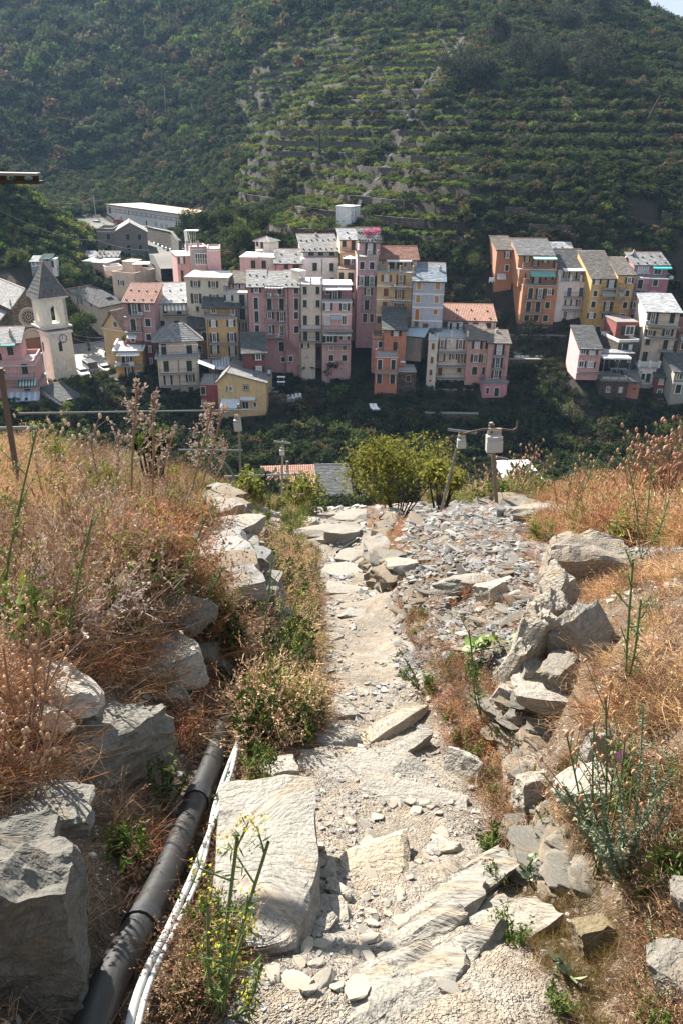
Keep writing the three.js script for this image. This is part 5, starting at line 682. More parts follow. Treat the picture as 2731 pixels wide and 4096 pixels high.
house({ c: 'A', d: 150, name: 'bell_tower', cat: 'bell tower', col: [.74, .65, .53], label: 'square plastered bell tower with white clock, arched belfry and slate pyramid roof', blocks: [
  { tl: [436, 985], tr: [637, 952], yb: 1422, yaw: -42, dep: 'w', batter: 0.035, sink: 1.5, then: (h, f) => {
    const K = (list) => merge(list); const w = f.w;
    part('cornice', boxUV(h.place(new THREE.BoxGeometry(w + 0.5, 0.35, w + 0.5), f, w / 2, 0.15, -w / 2)), wallMat([.76, .7, .6]), h.g);
    const arc = []; for (const fr of [f, h.side(f, 'L')]) for (let i = 0; i < 9; i++) arc.push(h.place(new THREE.BoxGeometry(0.22, 0.5, 0.12), fr, (i + 0.5) / 9 * w, -0.45, 0.062)); part('corbels', merge(arc), wallMat([.76, .7, .6]), h.g);
    const o = h.hit(f, 562, 1017), R = 0.8; const face = new THREE.CylinderGeometry(R, R, 0.1, 36); face.rotateX(Math.PI / 2); const ck = part('clock', h.place(face, f, o.s, o.t, 0.06), paint(.7, .7, .67), h.g);
    part('clock_rim', h.place(new THREE.TorusGeometry(R, 0.06, 8, 36), f, o.s, o.t, 0.1), MX.dark, ck);
    const num = ['XII', 'I', 'II', 'III', 'IIII', 'V', 'VI', 'VII', 'VIII', 'IX', 'X', 'XI']; for (let i = 0; i < 12; i++) { const t = new TextGeometry(num[i], { font: FONT, size: 0.2, depth: 0.02, curveSegments: 2 }); t.computeBoundingBox(); const b = t.boundingBox; t.translate(-(b.max.x + b.min.x) / 2, -0.1, 0); t.scale(0.62, 1, 1); t.translate(0, R * 0.78, 0); t.rotateZ(-i * Math.PI / 6); part('numeral', h.place(t, f, o.s, o.t, 0.112), MX.dark, ck); }
    for (const [L, wd, ang] of [[0.42, 0.09, 9.96 / 12], [0.62, 0.06, 57.5 / 60]]) { const g = new THREE.BoxGeometry(wd, L, 0.03); g.translate(0, L / 2 - 0.06, 0); g.rotateZ(-ang * 2 * Math.PI); part('clock_hand', h.place(g, f, o.s, o.t, 0.135), MX.dark, ck); }
    const slit = (fr, x, y) => { const q = h.hit(fr, x, y), s = new THREE.Shape(); s.moveTo(-0.35, -0.9); s.lineTo(0.35, -0.9); s.lineTo(0.35, 0.6); s.absarc(0, 0.6, 0.35, 0, Math.PI); part('slit_window', h.place(new THREE.ExtrudeGeometry(s, { depth: 0.05, bevelEnabled: false }), fr, q.s, q.t, 0.005), MX.dark, h.g); };
    slit(f, 542, 1090); slit(h.side(f, 'L'), 388, 1090);
    part('plinth', boxUV(h.place(new THREE.BoxGeometry(w + 0.5, 1.2, w + 0.5), f, w / 2, f.base - f.top - 0.4, -w / 2)), wallMat([.5, .44, .36]), h.g);
  } },
  { tl: [356, 655], tr: [581, 634], yb: 938, d: 150.4, yaw: -42, dep: 'w', sink: 0, walls: false, roof: { k: 'hip', rise: 6.3, ov: 0.55, c: 'dark' }, then: (h, f) => {
    const w = f.w, hb = f.top - f.base + 0.3; h.hollow(f, 0.55, hb, (i, s, ww) => { const p = new THREE.Path(), c = ww / 2, y = h.hit(f, 490, 806).t; p.moveTo(c - .75, y - 1.6); p.lineTo(c + .75, y - 1.6); p.lineTo(c + .75, y + .95); p.absarc(c, y + .95, .75, 0, Math.PI); s.holes.push(p); }); part('floor', h.place(new THREE.BoxGeometry(w - 1, 0.2, w - 1), f, w / 2, -hb + 0.3, -w / 2), MX.conc, h.g); part('cornice', boxUV(h.place(new THREE.BoxGeometry(w + 0.9, 0.3, w + 0.9), f, w / 2, -0.18, -w / 2)), wallMat([.78, .74, .67]), h.g);
    const arc = []; for (const fr of [f, h.side(f, 'L')]) for (let i = 0; i < 10; i++) arc.push(h.place(new THREE.BoxGeometry(0.2, 0.42, 0.1), fr, (i + 0.5) / 10 * w, -0.55, 0.052)); part('corbels', merge(arc), wallMat([.76, .7, .6]), h.g);
    for (const [fr, x, y] of [[f, 490, 806], [h.side(f, 'L'), 338, 806]]) {
      const q = h.hit(fr, x, y), s = new THREE.Shape(); s.moveTo(-0.75, -1.6); s.lineTo(0.75, -1.6); s.lineTo(0.75, 0.95); s.absarc(0, 0.95, 0.75, 0, Math.PI);
      q.s = w / 2; const op = part('arch_surround', h.place(new THREE.TorusGeometry(0.82, 0.07, 6, 18, Math.PI), fr, q.s, q.t + 0.95, 0.02), wallMat([.72, .65, .55]), h.g);
      const bell = new THREE.LatheGeometry([[0, .5], [.16, .48], [.22, .3], [.26, 0], [.38, -.3], [.42, -.36]].map(([a, b]) => new THREE.Vector2(a, b)), 16); part('bell', h.place(bell, fr, q.s, q.t - 0.1, -0.9), paint(.12, .1, .06, { metalness: 0.6, roughness: 0.4 }), op);
      part('arch_moulding', h.place(new THREE.TorusGeometry(1.05, 0.08, 6, 20, Math.PI), fr, q.s, q.t + 0.9, 0.05), wallMat([.72, .65, .55]), op);
      part('sill_band', h.place(new THREE.BoxGeometry(w, 0.14, 0.1), fr, w / 2, q.t - 1.7, 0.052), wallMat([.72, .65, .55]), h.g);
    }
    const u = h.hit(f, 450, 590); for (const [fr, s] of [[f, w / 2], [h.side(f, 'L'), w / 2]]) { const sh = new THREE.Shape(); sh.moveTo(-0.55, 0); sh.lineTo(0.55, 0); sh.lineTo(0.55, 0.8); sh.lineTo(0, 1.5); sh.lineTo(-0.55, 0.8); const g = new THREE.ExtrudeGeometry(sh, { depth: 1.3, bevelEnabled: false }); const dm = part('dormer', h.place(g, fr, s, 0.55, -1.75), wallMat([.6, .5, .38]), h.g); const hole = new THREE.Shape(); hole.moveTo(-0.26, 0.15); hole.lineTo(0.26, 0.15); hole.lineTo(0.26, 0.65); hole.absarc(0, 0.65, 0.26, 0, Math.PI); part('dormer_opening', h.place(new THREE.ExtrudeGeometry(hole, { depth: 0.03, bevelEnabled: false }), fr, s, 0.55, -0.44), MX.dark, dm); }
    part('finial', h.place(merge([cyl(0.08, 0.03, 0.9, 6), new THREE.SphereGeometry(0.16, 8, 6)]), f, w / 2, 6.3, -w / 2), MX.metal, h.g);
    part('base_cornice', boxUV(h.place(new THREE.BoxGeometry(w + 1.0, 0.3, w + 1.0), f, w / 2, f.base - f.top + 0.05, -w / 2)), wallMat([.5, .46, .4]), h.g);
  } }] });
// ---------- cars ----------
function car(kind) {                                                    // along +x, wheels on y = 0
  const van = kind === 'van', L = van ? 5.2 : 4.2, Wd = van ? 1.95 : 1.74;
  const prof = van ? [[-2.6, .35], [-2.6, 2.25], [-2.45, 2.35], [1.1, 2.35], [1.9, 1.25], [2.5, 1.05], [2.6, .75], [2.6, .35]] : [[-2.1, .32], [-2.12, .85], [-1.95, .98], [1.0, .95], [1.9, .82], [2.1, .62], [2.1, .32]];
  const ex = (pts, w, bev = 0.07) => { const s = new THREE.Shape(pts.map(([a, b]) => new THREE.Vector2(a, b))); const g = new THREE.ExtrudeGeometry(s, { depth: w - 2 * bev, bevelEnabled: true, bevelSize: bev, bevelThickness: bev, bevelSegments: 2, steps: 1 }); g.translate(0, 0, -(w - 2 * bev) / 2); return g; };
  const parts = [['body', van ? ex(prof, Wd) : merge([ex(prof, Wd), ex([[-1.6, 1.4], [-1.4, 1.46], [.1, 1.46], [.3, 1.38]], Wd - 0.34, 0.05)]), 'paint']];
  const glass = van ? [ex([[.2, 1.4], [.2, 2.1], [1.12, 2.1], [1.75, 1.35]], Wd + 0.03, 0.02), ex([[-2.0, 1.5], [-2.0, 2.1], [-0.1, 2.1], [-0.1, 1.5]], Wd + 0.03, 0.02)] : [ex([[-1.95, .95], [-1.6, 1.4], [.25, 1.4], [.95, .95]], Wd - 0.2, 0.06)];
  parts.push(['windows', merge(glass), 'glass']);
  if (van) { const ws = new THREE.BoxGeometry(0.05, 1.25, Wd - 0.3); ws.rotateZ(0.63); ws.translate(1.56, 1.78, 0); parts.push(['windscreen', ws, 'glass']); }
  const fx = L / 2, hy = van ? 0.85 : 0.66; for (const s of [-1, 1]) parts.push(['headlight', bx(0.1, 0.16, 0.3, fx + 0.03, hy, s * (Wd / 2 - 0.28)), 'lamp']);
  for (const s of [-1, 1]) parts.push(['tail_light', bx(0.08, 0.18, 0.24, -fx - 0.05, hy + 0.12, s * (Wd / 2 - 0.25)), 'red']);
  for (const x of [-1.28, 1.32]) for (const s of [-1, 1]) { const w = new THREE.CylinderGeometry(0.33, 0.33, 0.22, 16); w.rotateX(Math.PI / 2); w.translate(x * L / 4.2, 0.33, s * (Wd / 2 - 0.08)); parts.push(['wheel', w, 'tyre']); }
  return parts;
}
const carPaint = {}; const lampM = paint(.6, .6, .58, { roughness: 0.2 }), redM = paint(.3, .01, .01, { roughness: 0.3 }), tyreM = paint(.02, .02, .02), hubM = paint(.4, .4, .4, { roughness: 0.4, metalness: 0.7 });
const carGeo = { van: car('van'), car: car('car') };
function addCar(kind, p, ry, col, label, group) {
  const t = thing(kind === 'van' ? 'parked_van' : 'parked_car', label, kind === 'van' ? 'van' : 'car', p, ry, group), pm = carPaint[col.join()] ??= new THREE.MeshPhysicalMaterial({ color: lin(...col), roughness: 0.35, clearcoat: 0.8, clearcoatRoughness: 0.1 });
  for (const [n, g, m] of carGeo[kind]) { const w = part(n, g, { paint: pm, glass: glassMat, lamp: lampM, red: redM, tyre: tyreM }[m], t); if (n === 'wheel') { g.computeBoundingBox(); const c = g.boundingBox.getCenter(V()); const h = new THREE.CylinderGeometry(0.2, 0.2, 0.24, 10); h.rotateX(Math.PI / 2); h.translate(c.x, c.y, c.z); part('hub', h, hubM, w); } }
  return t;
}
{
  const sq = (x, y) => onPlane(...aPx(x, y), SQ_Y + 0.004);
  addCar('car', sq(750, 1352), -0.95, [.7, .7, .7], 'white car parked nose out next to the bell tower');
  addCar('van', sq(822, 1322), -0.95, [.015, .016, .018], 'black van parked between two pale cars beside the bell tower');
  addCar('car', sq(950, 1318), -0.95, [.55, .55, .55], 'silver car parked on the square right of the black van');
}
// ---------- upper road and its parked cars ----------
const ePx = (x, y) => [(280 + x * 0.3699) / 4, (780 + y * 0.3699) / 4];
const onE = (x, y) => onLand(...ePx(x, y), 160, 420);
function ribbon(pts, w, lift) { const P = []; const c = new THREE.CatmullRomCurve3(pts), n = 40, a = []; for (let i = 0; i <= n; i++) { const p = c.getPoint(i / n), t = c.getTangent(i / n).setY(0).normalize(), s = V(-t.z, 0, t.x); const y = Math.max(...[-1, 0, 1].map((k) => landY(p.x + s.x * k * w / 2, -(p.z + s.z * k * w / 2)))) + lift; a.push([p.clone().addScaledVector(s, w / 2).setY(y), p.clone().addScaledVector(s, -w / 2).setY(y)]); }
  for (let i = 0; i < n; i++) { const [A, B] = a[i], [Cc, Dd] = a[i + 1]; for (const v of [A, B, Dd, A, Dd, Cc]) P.push(v.x, v.y, v.z); for (const [q, w2] of [[A, Cc], [B, Dd]]) { const q2 = q.clone().setY(q.y - 2.5), w3 = w2.clone().setY(w2.y - 2.5); for (const v of [q, w2, w3, q, w3, q2]) P.push(v.x, v.y, v.z); } } return boxUV(poly(P)); }
const asphalt = mat({ color: lin(.17, .17, .17), map: rep(soilTex, 1 / 3), roughness: 0.9 });
{
  structure('road', ribbon([[1190, 930], [1120, 800], [1060, 720], [985, 640], [915, 575], [870, 520], [840, 460]].map(([x, y]) => onE(x, y)), 9, 0.12), asphalt);
  structure('car_park', ribbon([[110, 330], [190, 375], [250, 405], [330, 430], [420, 450]].map(([x, y]) => onE(x, y)), 20, 0.1), asphalt);
  const on = (x, y) => { const p = onE(x, y); p.y += 0.35; return p; };
  addCar('car', on(185, 345), -0.1, [.7, .7, .7], 'white off road car at the left end of the upper car park');
  addCar('car', on(310, 342), 0.15, [.68, .68, .69], 'white hatchback beside the white off road car in the upper car park');
  addCar('car', on(240, 395), -0.7, [.06, .06, .065], 'dark grey car in front of the white cars in the upper car park');
  addCar('car', on(288, 432), -0.9, [.7, .7, .7], 'white car half hidden by the grey gabled house');
  addCar('car', on(530, 325), 0.2, [.5, .1, .04], 'orange red car behind the gable of the grey house');
  addCar('car', on(872, 498), -0.5, [.04, .03, .04], 'dark car next to the red car at the far end of the row');
  addCar('car', on(935, 535), 0.5, [.5, .02, .03], 'bright red car second in the row by the retaining wall');
  for (const [i, q] of [[985, 560], [1030, 580], [1075, 598], [1115, 615], [1160, 628]].entries()) addCar('car', on(...q), 0.45, i % 2 ? [.5, .52, .54] : [.7, .7, .7], ['white car parked right next to the red car', 'silver car, second after the red one in the row by the wall', 'white car in the middle of the row below the retaining wall', 'silver car next to last in the row nearest the village', 'white car at the near end of the row below the wall'][i]);
}
// retaining walls and terraces of the village
function stoneWall(label, pts, h, th = 0.6, col = [.19, .17, .145], name = 'retaining_wall') {      // pts: [u, v, d] along the top
  const P = pts.map((p) => at(...p)), t = thing(name, label, 'wall', P[0].clone()); const G = [];
  for (let i = 0; i < P.length - 1; i++) { const a = P[i], b = P[i + 1], d = b.clone().sub(a), L = d.length(), g = new THREE.BoxGeometry(Math.hypot(d.x, d.z), h, th); g.rotateZ(0); g.rotateY(-Math.atan2(d.z, d.x)); const m = a.clone().add(b).multiplyScalar(0.5).sub(P[0]); g.translate(m.x, m.y - h / 2, m.z); G.push(g); }
  part('masonry', boxUV(merge(G)), wallMat(col, true), t); const c = merge(G.map((g) => { const q = g.clone(); q.computeBoundingBox(); return q; })); 
  const cap = []; for (let i = 0; i < P.length - 1; i++) { const a = P[i], b = P[i + 1], d = b.clone().sub(a), n = Math.max(2, Math.round(d.length() / 1.2)); for (let k = 0; k < n; k++) { const p = a.clone().lerp(b, (k + 0.5) / n).sub(P[0]); const g = bx(d.length() / n * 0.96, 0.14, th + 0.12, 0, 0, 0, -Math.atan2(d.z, d.x)); g.translate(p.x, p.y + 0.07 + 0.03 * HT(), p.z); cap.push(g); } } part('coping', boxUV(merge(cap)), wallMat(col), t); return t;
}
const G4 = (c, x, y) => { const [a, b, k] = CROP[c]; return [(a + x * k) / 4, (b + y * k) / 4]; };
stoneWall('stone wall with arches holding the road above the parked cars', [[600, 318, 282], [830, 345, 258], [1100, 400, 236], [1190, 520, 222]].map(([x, y, d]) => [...G4('E', x, y), d]), 7.5, 0.8);
stoneWall('rough plinth wall with garden below the cream house and its stair tower', [[205, 1340, 140], [930, 1345, 139.5]].map(([x, y, d]) => [...G4('G', x, y), d]), 7, 0.8);
stoneWall('low terrace wall of the garden with loungers at the valley side', [[205, 1690, 132], [1010, 1700, 131.5]].map(([x, y, d]) => [...G4('G', x, y), d]), 4, 0.8);
stoneWall('garden wall under the red and pink houses with white chairs', [[840, 1560, 139], [1000, 1690, 138], [1180, 1690, 138]].map(([x, y, d]) => [...G4('B', x, y), d]), 5, 0.7);
stoneWall('stone wall carrying the lane in front of the orange house', [[100, 862, 157], [530, 866, 156], [700, 872, 156]].map(([x, y, d]) => [...G4('D', x, y), d]), 5, 0.7);
stoneWall('stone wall under the sunbathing terrace with loungers', [[200, 1052, 148], [490, 1052, 148]].map(([x, y, d]) => [...G4('D', x, y), d]), 6, 0.7);
stoneWall('pale parapet wall along the square in front of the parked cars', [[690, 1390, 149.6], [930, 1338, 152], [1035, 1390, 150]].map(([x, y, d]) => [...G4('A', x, y), d]), 6, 0.5, [.4, .36, .3]);
stoneWall('long dark terrace wall across the gardens at the valley bottom', [[380, 418, 133], [470, 424, 132], [600, 428, 131], [690, 430, 130]], 3, 0.7);
stoneWall('terrace wall in the shaded garden below the hot pink house', [[300, 452, 124], [420, 448, 124], [520, 450, 124]], 2.5, 0.7);
// hoist above the pink house
{
  const p = at(...G4('B', 120, 345), 172), t = thing('hoist_tower', 'white leaning pylon with flat canopy and hanging cables above the pink house', 'hoist', p); t.scale.setScalar(0.64);
  part('pylon', merge([bx(0.9, 6.6, 0.7, -0.4, 3.2, 0, 0, 0, 0.06), bx(0.16, 6.4, 0.16, 1.0, 3.1, 0.4, 0, 0, 0.2)]), MX.white, t); part('canopy', bx(4.4, 0.22, 2.8, 1.5, 6.5, 0), MX.white, t);
  part('cables', merge([0.9, 1.4, 2.2, 2.7].map((x) => bar(V(x, 6.4, 0), V(x - 0.3, 1.2, 0), 0.025, 0.025, 4))), MX.white, t); part('platform', merge([bx(2.2, 0.15, 1.6, 1.2, 0.9, 0), bx(0.5, 1, 0.5, 0.9, 1.4, 0), bx(0.4, 0.5, 0.4, 1.7, 1.2, 0.2)]), MX.metal, t);
}
// ---------- terrace furniture ----------
const chairG = merge([bx(.5, .06, .5, 0, .42, 0), bx(.5, .7, .06, 0, .8, -.26, 0, -.25), bx(.06, .42, .5, -.27, .3, 0), bx(.06, .42, .5, .27, .3, 0), bx(.1, .05, .6, -.3, .6, 0), bx(.1, .05, .6, .3, .6, 0)]);
const lounG = merge([bx(.62, .08, 1.3, 0, .32, .3), bx(.62, .08, .8, 0, .55, -.65, 0, .65), ...[-.26, .26].flatMap((x) => [bx(.05, .32, .05, x, .15, .8), bx(.05, .32, .05, x, .15, -.4)])]);
function furn(name, label, cat, group, geo, m, spots) { spots.forEach(([c, x, y, d, ry = 0], i) => { const o = solo(name, geo, m, `${label}, ${['first', 'second', 'third', 'fourth', 'fifth', 'sixth'][i]} from the left`, cat, at(...G4(c, x, y), d), group); o.rotation.y = ry; }); }
furn('garden_chair', 'white garden chair of the row of five on a wall', 'chair', 'five white garden chairs in a row', chairG, MX.white, [['B', 988, 1695, 138.6, .2], ['B', 1018, 1688, 138.6, .2], ['B', 1050, 1685, 138.6], ['B', 1085, 1678, 138.6], ['B', 1118, 1675, 138.6]]);
furn('sun_lounger', 'white sun lounger in the dark garden at the valley bottom', 'lounger', 'pair of white loungers in the dark garden', lounG, MX.white, [['C', 420, 1765, 130, .35], ['C', 455, 1765, 130, .35]]);
furn('sun_lounger', 'grey blue sun lounger on the sunbathing terrace', 'lounger', 'grey blue loungers on the sunbathing terrace', lounG, paint(.22, .27, .3), [['D', 258, 1062, 149, .1], ['D', 284, 1062, 149, .1], ['D', 315, 1062, 149, .1], ['D', 350, 1062, 149, .1], ['D', 428, 1062, 149, .1], ['D', 462, 1062, 149, .1]]);
furn('lounge_chair', 'white chair standing on the dark terrace beside the burnt orange house', 'chair', 'two white chairs left of the burnt orange house', chairG, MX.white, [['D', 54, 455, 166], ['D', 76, 455, 166]]);
function parasol(label, c, x, y, d, r, col) { const p = at(...G4(c, x, y), d); const t = thing('parasol', label, 'parasol', V(p.x, p.y - 2.2, p.z)); part('pole', cyl(.03, .03, 2.2, 6), MX.metal, t); const g = new THREE.ConeGeometry(r, r * 0.34, 8, 1, true); g.translate(0, 2.2, 0); part('canopy', g, new THREE.MeshStandardMaterial({ color: lin(...col), side: THREE.DoubleSide, roughness: .9 }), t); }
parasol('small white parasol, left of two under the striped awning', 'B', 416, 1384, 146.2, 1.2, [.66, .66, .66]); parasol('small white parasol, right of two under the striped awning', 'B', 508, 1382, 146.2, 1.2, [.66, .66, .66]);
parasol('large square white parasol behind the pink cottage', 'I', 525, 1505, 141, 2, [.6, .62, .66]); parasol('round white parasol just below the large square one', 'I', 532, 1555, 138, 1.15, [.62, .64, .68]);
parasol('cream parasol on the loggia of the slim yellow house', 'C', 218, 395, 158.8, 1.5, [.6, .56, .5]);
for (const [c, x, y, d, l] of [['B', 950, 1500, 140, 'white table with chairs on the upper garden terrace'], ['B', 950, 1545, 139, 'white table with chairs on the lower garden terrace'], ['C', 690, 1365, 139, 'round white table on the stone annex terrace'], ['B', 755, 365, 163, 'long white table on the roof terrace of the two tone house'], ['I', 578, 1770, 137, 'blue clothed table on the restaurant terrace, left one'], ['I', 690, 1775, 137, 'blue clothed table on the restaurant terrace, right one']]) { const t = thing('table', l, 'table', at(...G4(c, x, y), d)); const blue = l.startsWith('blue'); part('table_top', c === 'C' ? cyl(.55, .55, .05, 16, 0, .55, 0) : bx(blue ? 1.4 : 1.5, .06, .8, 0, .6, 0), blue ? paint(.16, .24, .34) : MX.white, t); for (const s of [-1, 1]) part('leg', bx(.05, .6, .5, s * .5, .3, 0), MX.metal, t); }
// ---------- people ----------
function personGeo(sit) {
  const J = sit ? { hip: [0, .45, 0], chest: [0, .85, .02], neck: [0, 1.08, .04], kl: [-.1, .48, .42], kr: [.12, .46, .4], fl: [-.1, .04, .42], fr: [.12, .04, .36], el: [-.25, .72, .1], er: [.26, .72, .12], hl: [-.14, .56, .32], hr: [.16, .56, .34] } : { hip: [0, .92, 0], chest: [0, 1.28, 0], neck: [0, 1.48, 0], kl: [-.1, .5, .06], kr: [.1, .5, -.02], fl: [-.11, .05, .0], fr: [.11, .05, -.12], el: [-.27, 1.12, -.04], er: [.27, 1.12, .02], hl: [-.3, .86, .08], hr: [.29, .86, .14] };
  const v = (k) => V(...J[k]), sh = (s) => v('neck').add(V(s * .17, -.06, 0));
  const B = [[v('hip'), v('chest'), .16, .17], [v('chest'), v('neck'), .15, .07], [v('hip').add(V(-.09, 0, 0)), v('kl'), .1, .07], [v('hip').add(V(.09, 0, 0)), v('kr'), .1, .07], [v('kl'), v('fl'), .065, .045], [v('kr'), v('fr'), .065, .045], [v('fl'), v('fl').add(V(0, -.01, .16)), .045, .035], [v('fr'), v('fr').add(V(0, -.01, .16)), .045, .035], [sh(-1), v('el'), .06, .045], [sh(1), v('er'), .06, .045], [v('el'), v('hl'), .045, .035], [v('er'), v('hr'), .045, .035], [v('neck'), v('neck').add(V(0, .08, .01)), .055, .05], [v('neck').add(V(0, .14, .02)), v('neck').add(V(0, .22, .0)), .095, .1]];
  const N = 44, mc = new MarchingCubes(N, new THREE.MeshBasicMaterial(), false, false, 40000), S = 1.0, oy = sit ? .65 : .9; mc.isolation = 0; const p = V();
  for (let z = 0; z < N; z++) for (let y = 0; y < N; y++) for (let x = 0; x < N; x++) { p.set((x / N * 2 - 1) * S, (y / N * 2 - 1) * S + oy, (z / N * 2 - 1) * S); let m = 0; for (const [a, b, r0, r1] of B) { const ab = b.clone().sub(a), t = clamp(p.clone().sub(a).dot(ab) / ab.lengthSq(), 0, 1), d = p.distanceTo(a.clone().addScaledVector(ab, t)) - (r0 + (r1 - r0) * t); m += Math.exp(-d * 28); } mc.field[x + y * N + z * N * N] = Math.log(m) / 28; }
  mc.update(); const g = new THREE.BufferGeometry(), n = mc.count; g.setAttribute('position', new THREE.BufferAttribute(mc.positionArray.slice(0, n * 3), 3)); g.scale(S, S, S); g.translate(0, oy, 0);
  const P = g.attributes.position, C = new Float32Array(n * 3), nk = J.neck[1], hp = J.hip[1]; return { g, n, nk, hp, P, C };
}
function person(kind, label, p, ry, top, trousers, skin = [.42, .26, .19], hair = [.03, .02, .015]) {
  const q = personGeo(kind === 'sit'); for (let i = 0; i < q.n; i++) { const y = q.P.getY(i), z = q.P.getZ(i), c = y > q.nk + .2 || (y > q.nk + .08 && z < -.02) ? hair : y > q.nk ? skin : Math.abs(q.P.getX(i)) > .2 && y < q.nk - .28 ? skin : y > q.hp + .04 ? top : trousers; q.C.set(c, i * 3); }
  q.g.setAttribute('color', new THREE.BufferAttribute(q.C, 3)); q.g.computeVertexNormals(); const t = thing('person', label, 'person', p, ry); part('figure', q.g, mat({ color: 0xffffff, vertexColors: true, roughness: .85 }), t); return t;
}
person('sit', 'seated person in dark top leaning on the foot of the bell tower, left one', onPlane(...aPx(446, 1432), SQ_Y), .4, [.05, .05, .06], [.3, .2, .17]);
person('sit', 'seated person in pale pink top at the foot of the bell tower, right one', onPlane(...aPx(468, 1440), SQ_Y), .2, [.45, .3, .28], [.08, .08, .1]);
person('stand', 'person in white shirt standing on the small cafe roof terrace', at(...G4('B', 462, 702), 153.4), .5, [.6, .6, .6], [.1, .12, .2]);
person('sit', 'seated person in white shirt on the garden terrace beside the red house', at(...G4('B', 846, 1462), 140), -.3, [.6, .6, .6], [.05, .05, .07]);
// ---------- plants of the hillside ----------
const RP = rng(31);
const inFoot = (p, m) => FOOT.some((f) => { const dx = p.x - f.L.x, dz = p.z - f.L.z, s = dx * f.ex.x + dz * f.ex.z, o = dx * f.n.x + dz * f.n.z; return s > -m && s < f.w + m && o < m && o > -f.dep - m; });
function inPoly(p, poly_) { let c = false; for (let i = 0, j = poly_.length - 1; i < poly_.length; j = i++) { const a = poly_[i], b = poly_[j]; if ((a.z > p.z) !== (b.z > p.z) && p.x < (b.x - a.x) * (p.z - a.z) / (b.z - a.z) + a.x) c = !c; } return c; }
const ROADS = [[[1190, 930], [1120, 800], [1060, 720], [985, 640], [915, 575], [870, 520], [840, 460]].map(([x, y]) => onE(x, y)), [[110, 330], [190, 375], [250, 405], [330, 430], [420, 450]].map(([x, y]) => onE(x, y))];
const segD = (p, a, b) => { const dx = b.x - a.x, dz = b.z - a.z, t = clamp(((p.x - a.x) * dx + (p.z - a.z) * dz) / (dx * dx + dz * dz), 0, 1); return Math.hypot(p.x - a.x - dx * t, p.z - a.z - dz * t); };
const nearRoad = (p, m) => ROADS.some((r, k) => r.some((a, i) => i && segD(p, r[i - 1], a) < (k ? 10 : 5.5) + m));
const HILLPATH = [[352, 214], [372, 190], [388, 165], [396, 148], [408, 120], [414, 106], [432, 78], [446, 56], [468, 32], [482, 12]].map(([u, v]) => onLand(u, v, 170)).filter(Boolean);
structure('path', ribbon(HILLPATH, 0.9, 0.15), mat({ color: lin(.11, .10, .08), map: rep(stoneTex, 1 / 4), roughness: 1 }));
const nearPath = (p) => HILLPATH.some((a, i) => i && segD(p, HILLPATH[i - 1], a) < 1.6);
// terrace walls follow the steps of the land
{
  const ord = ['first', 'second', 'third', 'fourth', 'fifth', 'sixth', 'seventh', 'eighth', 'ninth', 'tenth', 'eleventh', 'twelfth', 'thirteenth', 'fourteenth', 'fifteenth', 'sixteenth', 'seventeenth', 'eighteenth', 'nineteenth', 'twentieth'];
  const wm = wallMat([.19, .17, .145], true);
  for (let k = 0; k < 20; k++) {
    const L = (k - 6) * TERR, runs = { left: [], right: [] }; let prev = null;
    for (let x = -75; x <= 125; x += 2.2) {
      let a = 169, b = 400; if (landRaw(x, a) > L - 0.3) { prev = null; continue; }
      for (let i = 0; i < 24; i++) { const m = (a + b) / 2; if (landRaw(x, m) < L - 0.3) a = m; else b = m; }
      const p = V(x, L, -a), [u, v] = toPix(p); const ok = a < 395 && terraceAmount(x, a) > 0.45 && noise(x / 15, L * 1.7, 2) > (u > 430 ? 0.16 : -0.08) && !inFoot(p, 2);
      if (ok && prev && p.distanceTo(prev) < 6) { const d = p.clone().sub(prev), h = 1.9 + 0.4 * noise(x / 5, L), g = new THREE.BoxGeometry(d.length() + 0.1, h, 0.6); g.rotateY(-Math.atan2(d.z, d.x)); const m = p.clone().add(prev).multiplyScalar(0.5); g.translate(m.x, L - h / 2 + 0.25 + 0.12 * noise(x, L), m.z + 0.35); runs[u < 400 ? 'left' : 'right'].push(g); }
      prev = ok ? p : null;
    }
    for (const s of ['left', 'right']) if (runs[s].length > 3) { const g = boxUV(merge(runs[s])); g.computeBoundingBox(); const c = g.boundingBox.getCenter(V()); c.y = g.boundingBox.min.y; g.translate(-c.x, -c.y, -c.z); const q = toPix(c); solo('terrace_wall', g, wm, `dry stone terrace wall, ${ord[k]} from the bottom on the ${s} side of the stepped hill path`, 'terrace wall', c, 'terrace walls of the vineyard slope'); }
  }
}
// shrubs: one uneven ball of leaves in a few shapes, set out over the slopes
const shrubG = [0, 1, 2, 3, 4].map((i) => leafBall(1, i < 3 ? 330 : 220, i < 3 ? 0.15 : 0.18, 40 + i, 0.8, [1, 1, 1], 0.25, 5 + i));
const vineG = [0, 1].map((i) => leafBall(1, 170, 0.17, 60 + i, 0.6, [1, 1, 1], 0.3, 5));
const COL = { dark: [.028, .04, .016], mid: [.042, .06, .02], bright: [.08, .125, .027], lime: [.13, .155, .033], olive: [.07, .07, .034], brown: [.085, .064, .036], dry: [.26, .17, .08], grey: [.07, .08, .058] };
const lists = shrubG.map(() => []), vines = vineG.map(() => []);
function plant(p, R, c, sy = 1, vine, dim = 1) {
  const k = (0.7 + 0.7 * RP()) * dim, col = lin(c[0] * k * (0.85 + 0.3 * RP()), c[1] * k, c[2] * k * (0.85 + 0.3 * RP())), L = vine ? vines : lists;
  L[Math.floor(RP() * L.length)].push({ m: M4(V(p.x, p.y + R * 0.45 * sy, p.z), qE((RP() - 0.5) * 0.3, RP() * 6.28, (RP() - 0.5) * 0.3), V(R * (0.8 + 0.4 * RP()), R * sy * (0.8 + 0.4 * RP()), R * (0.8 + 0.4 * RP()))), c: col });
}
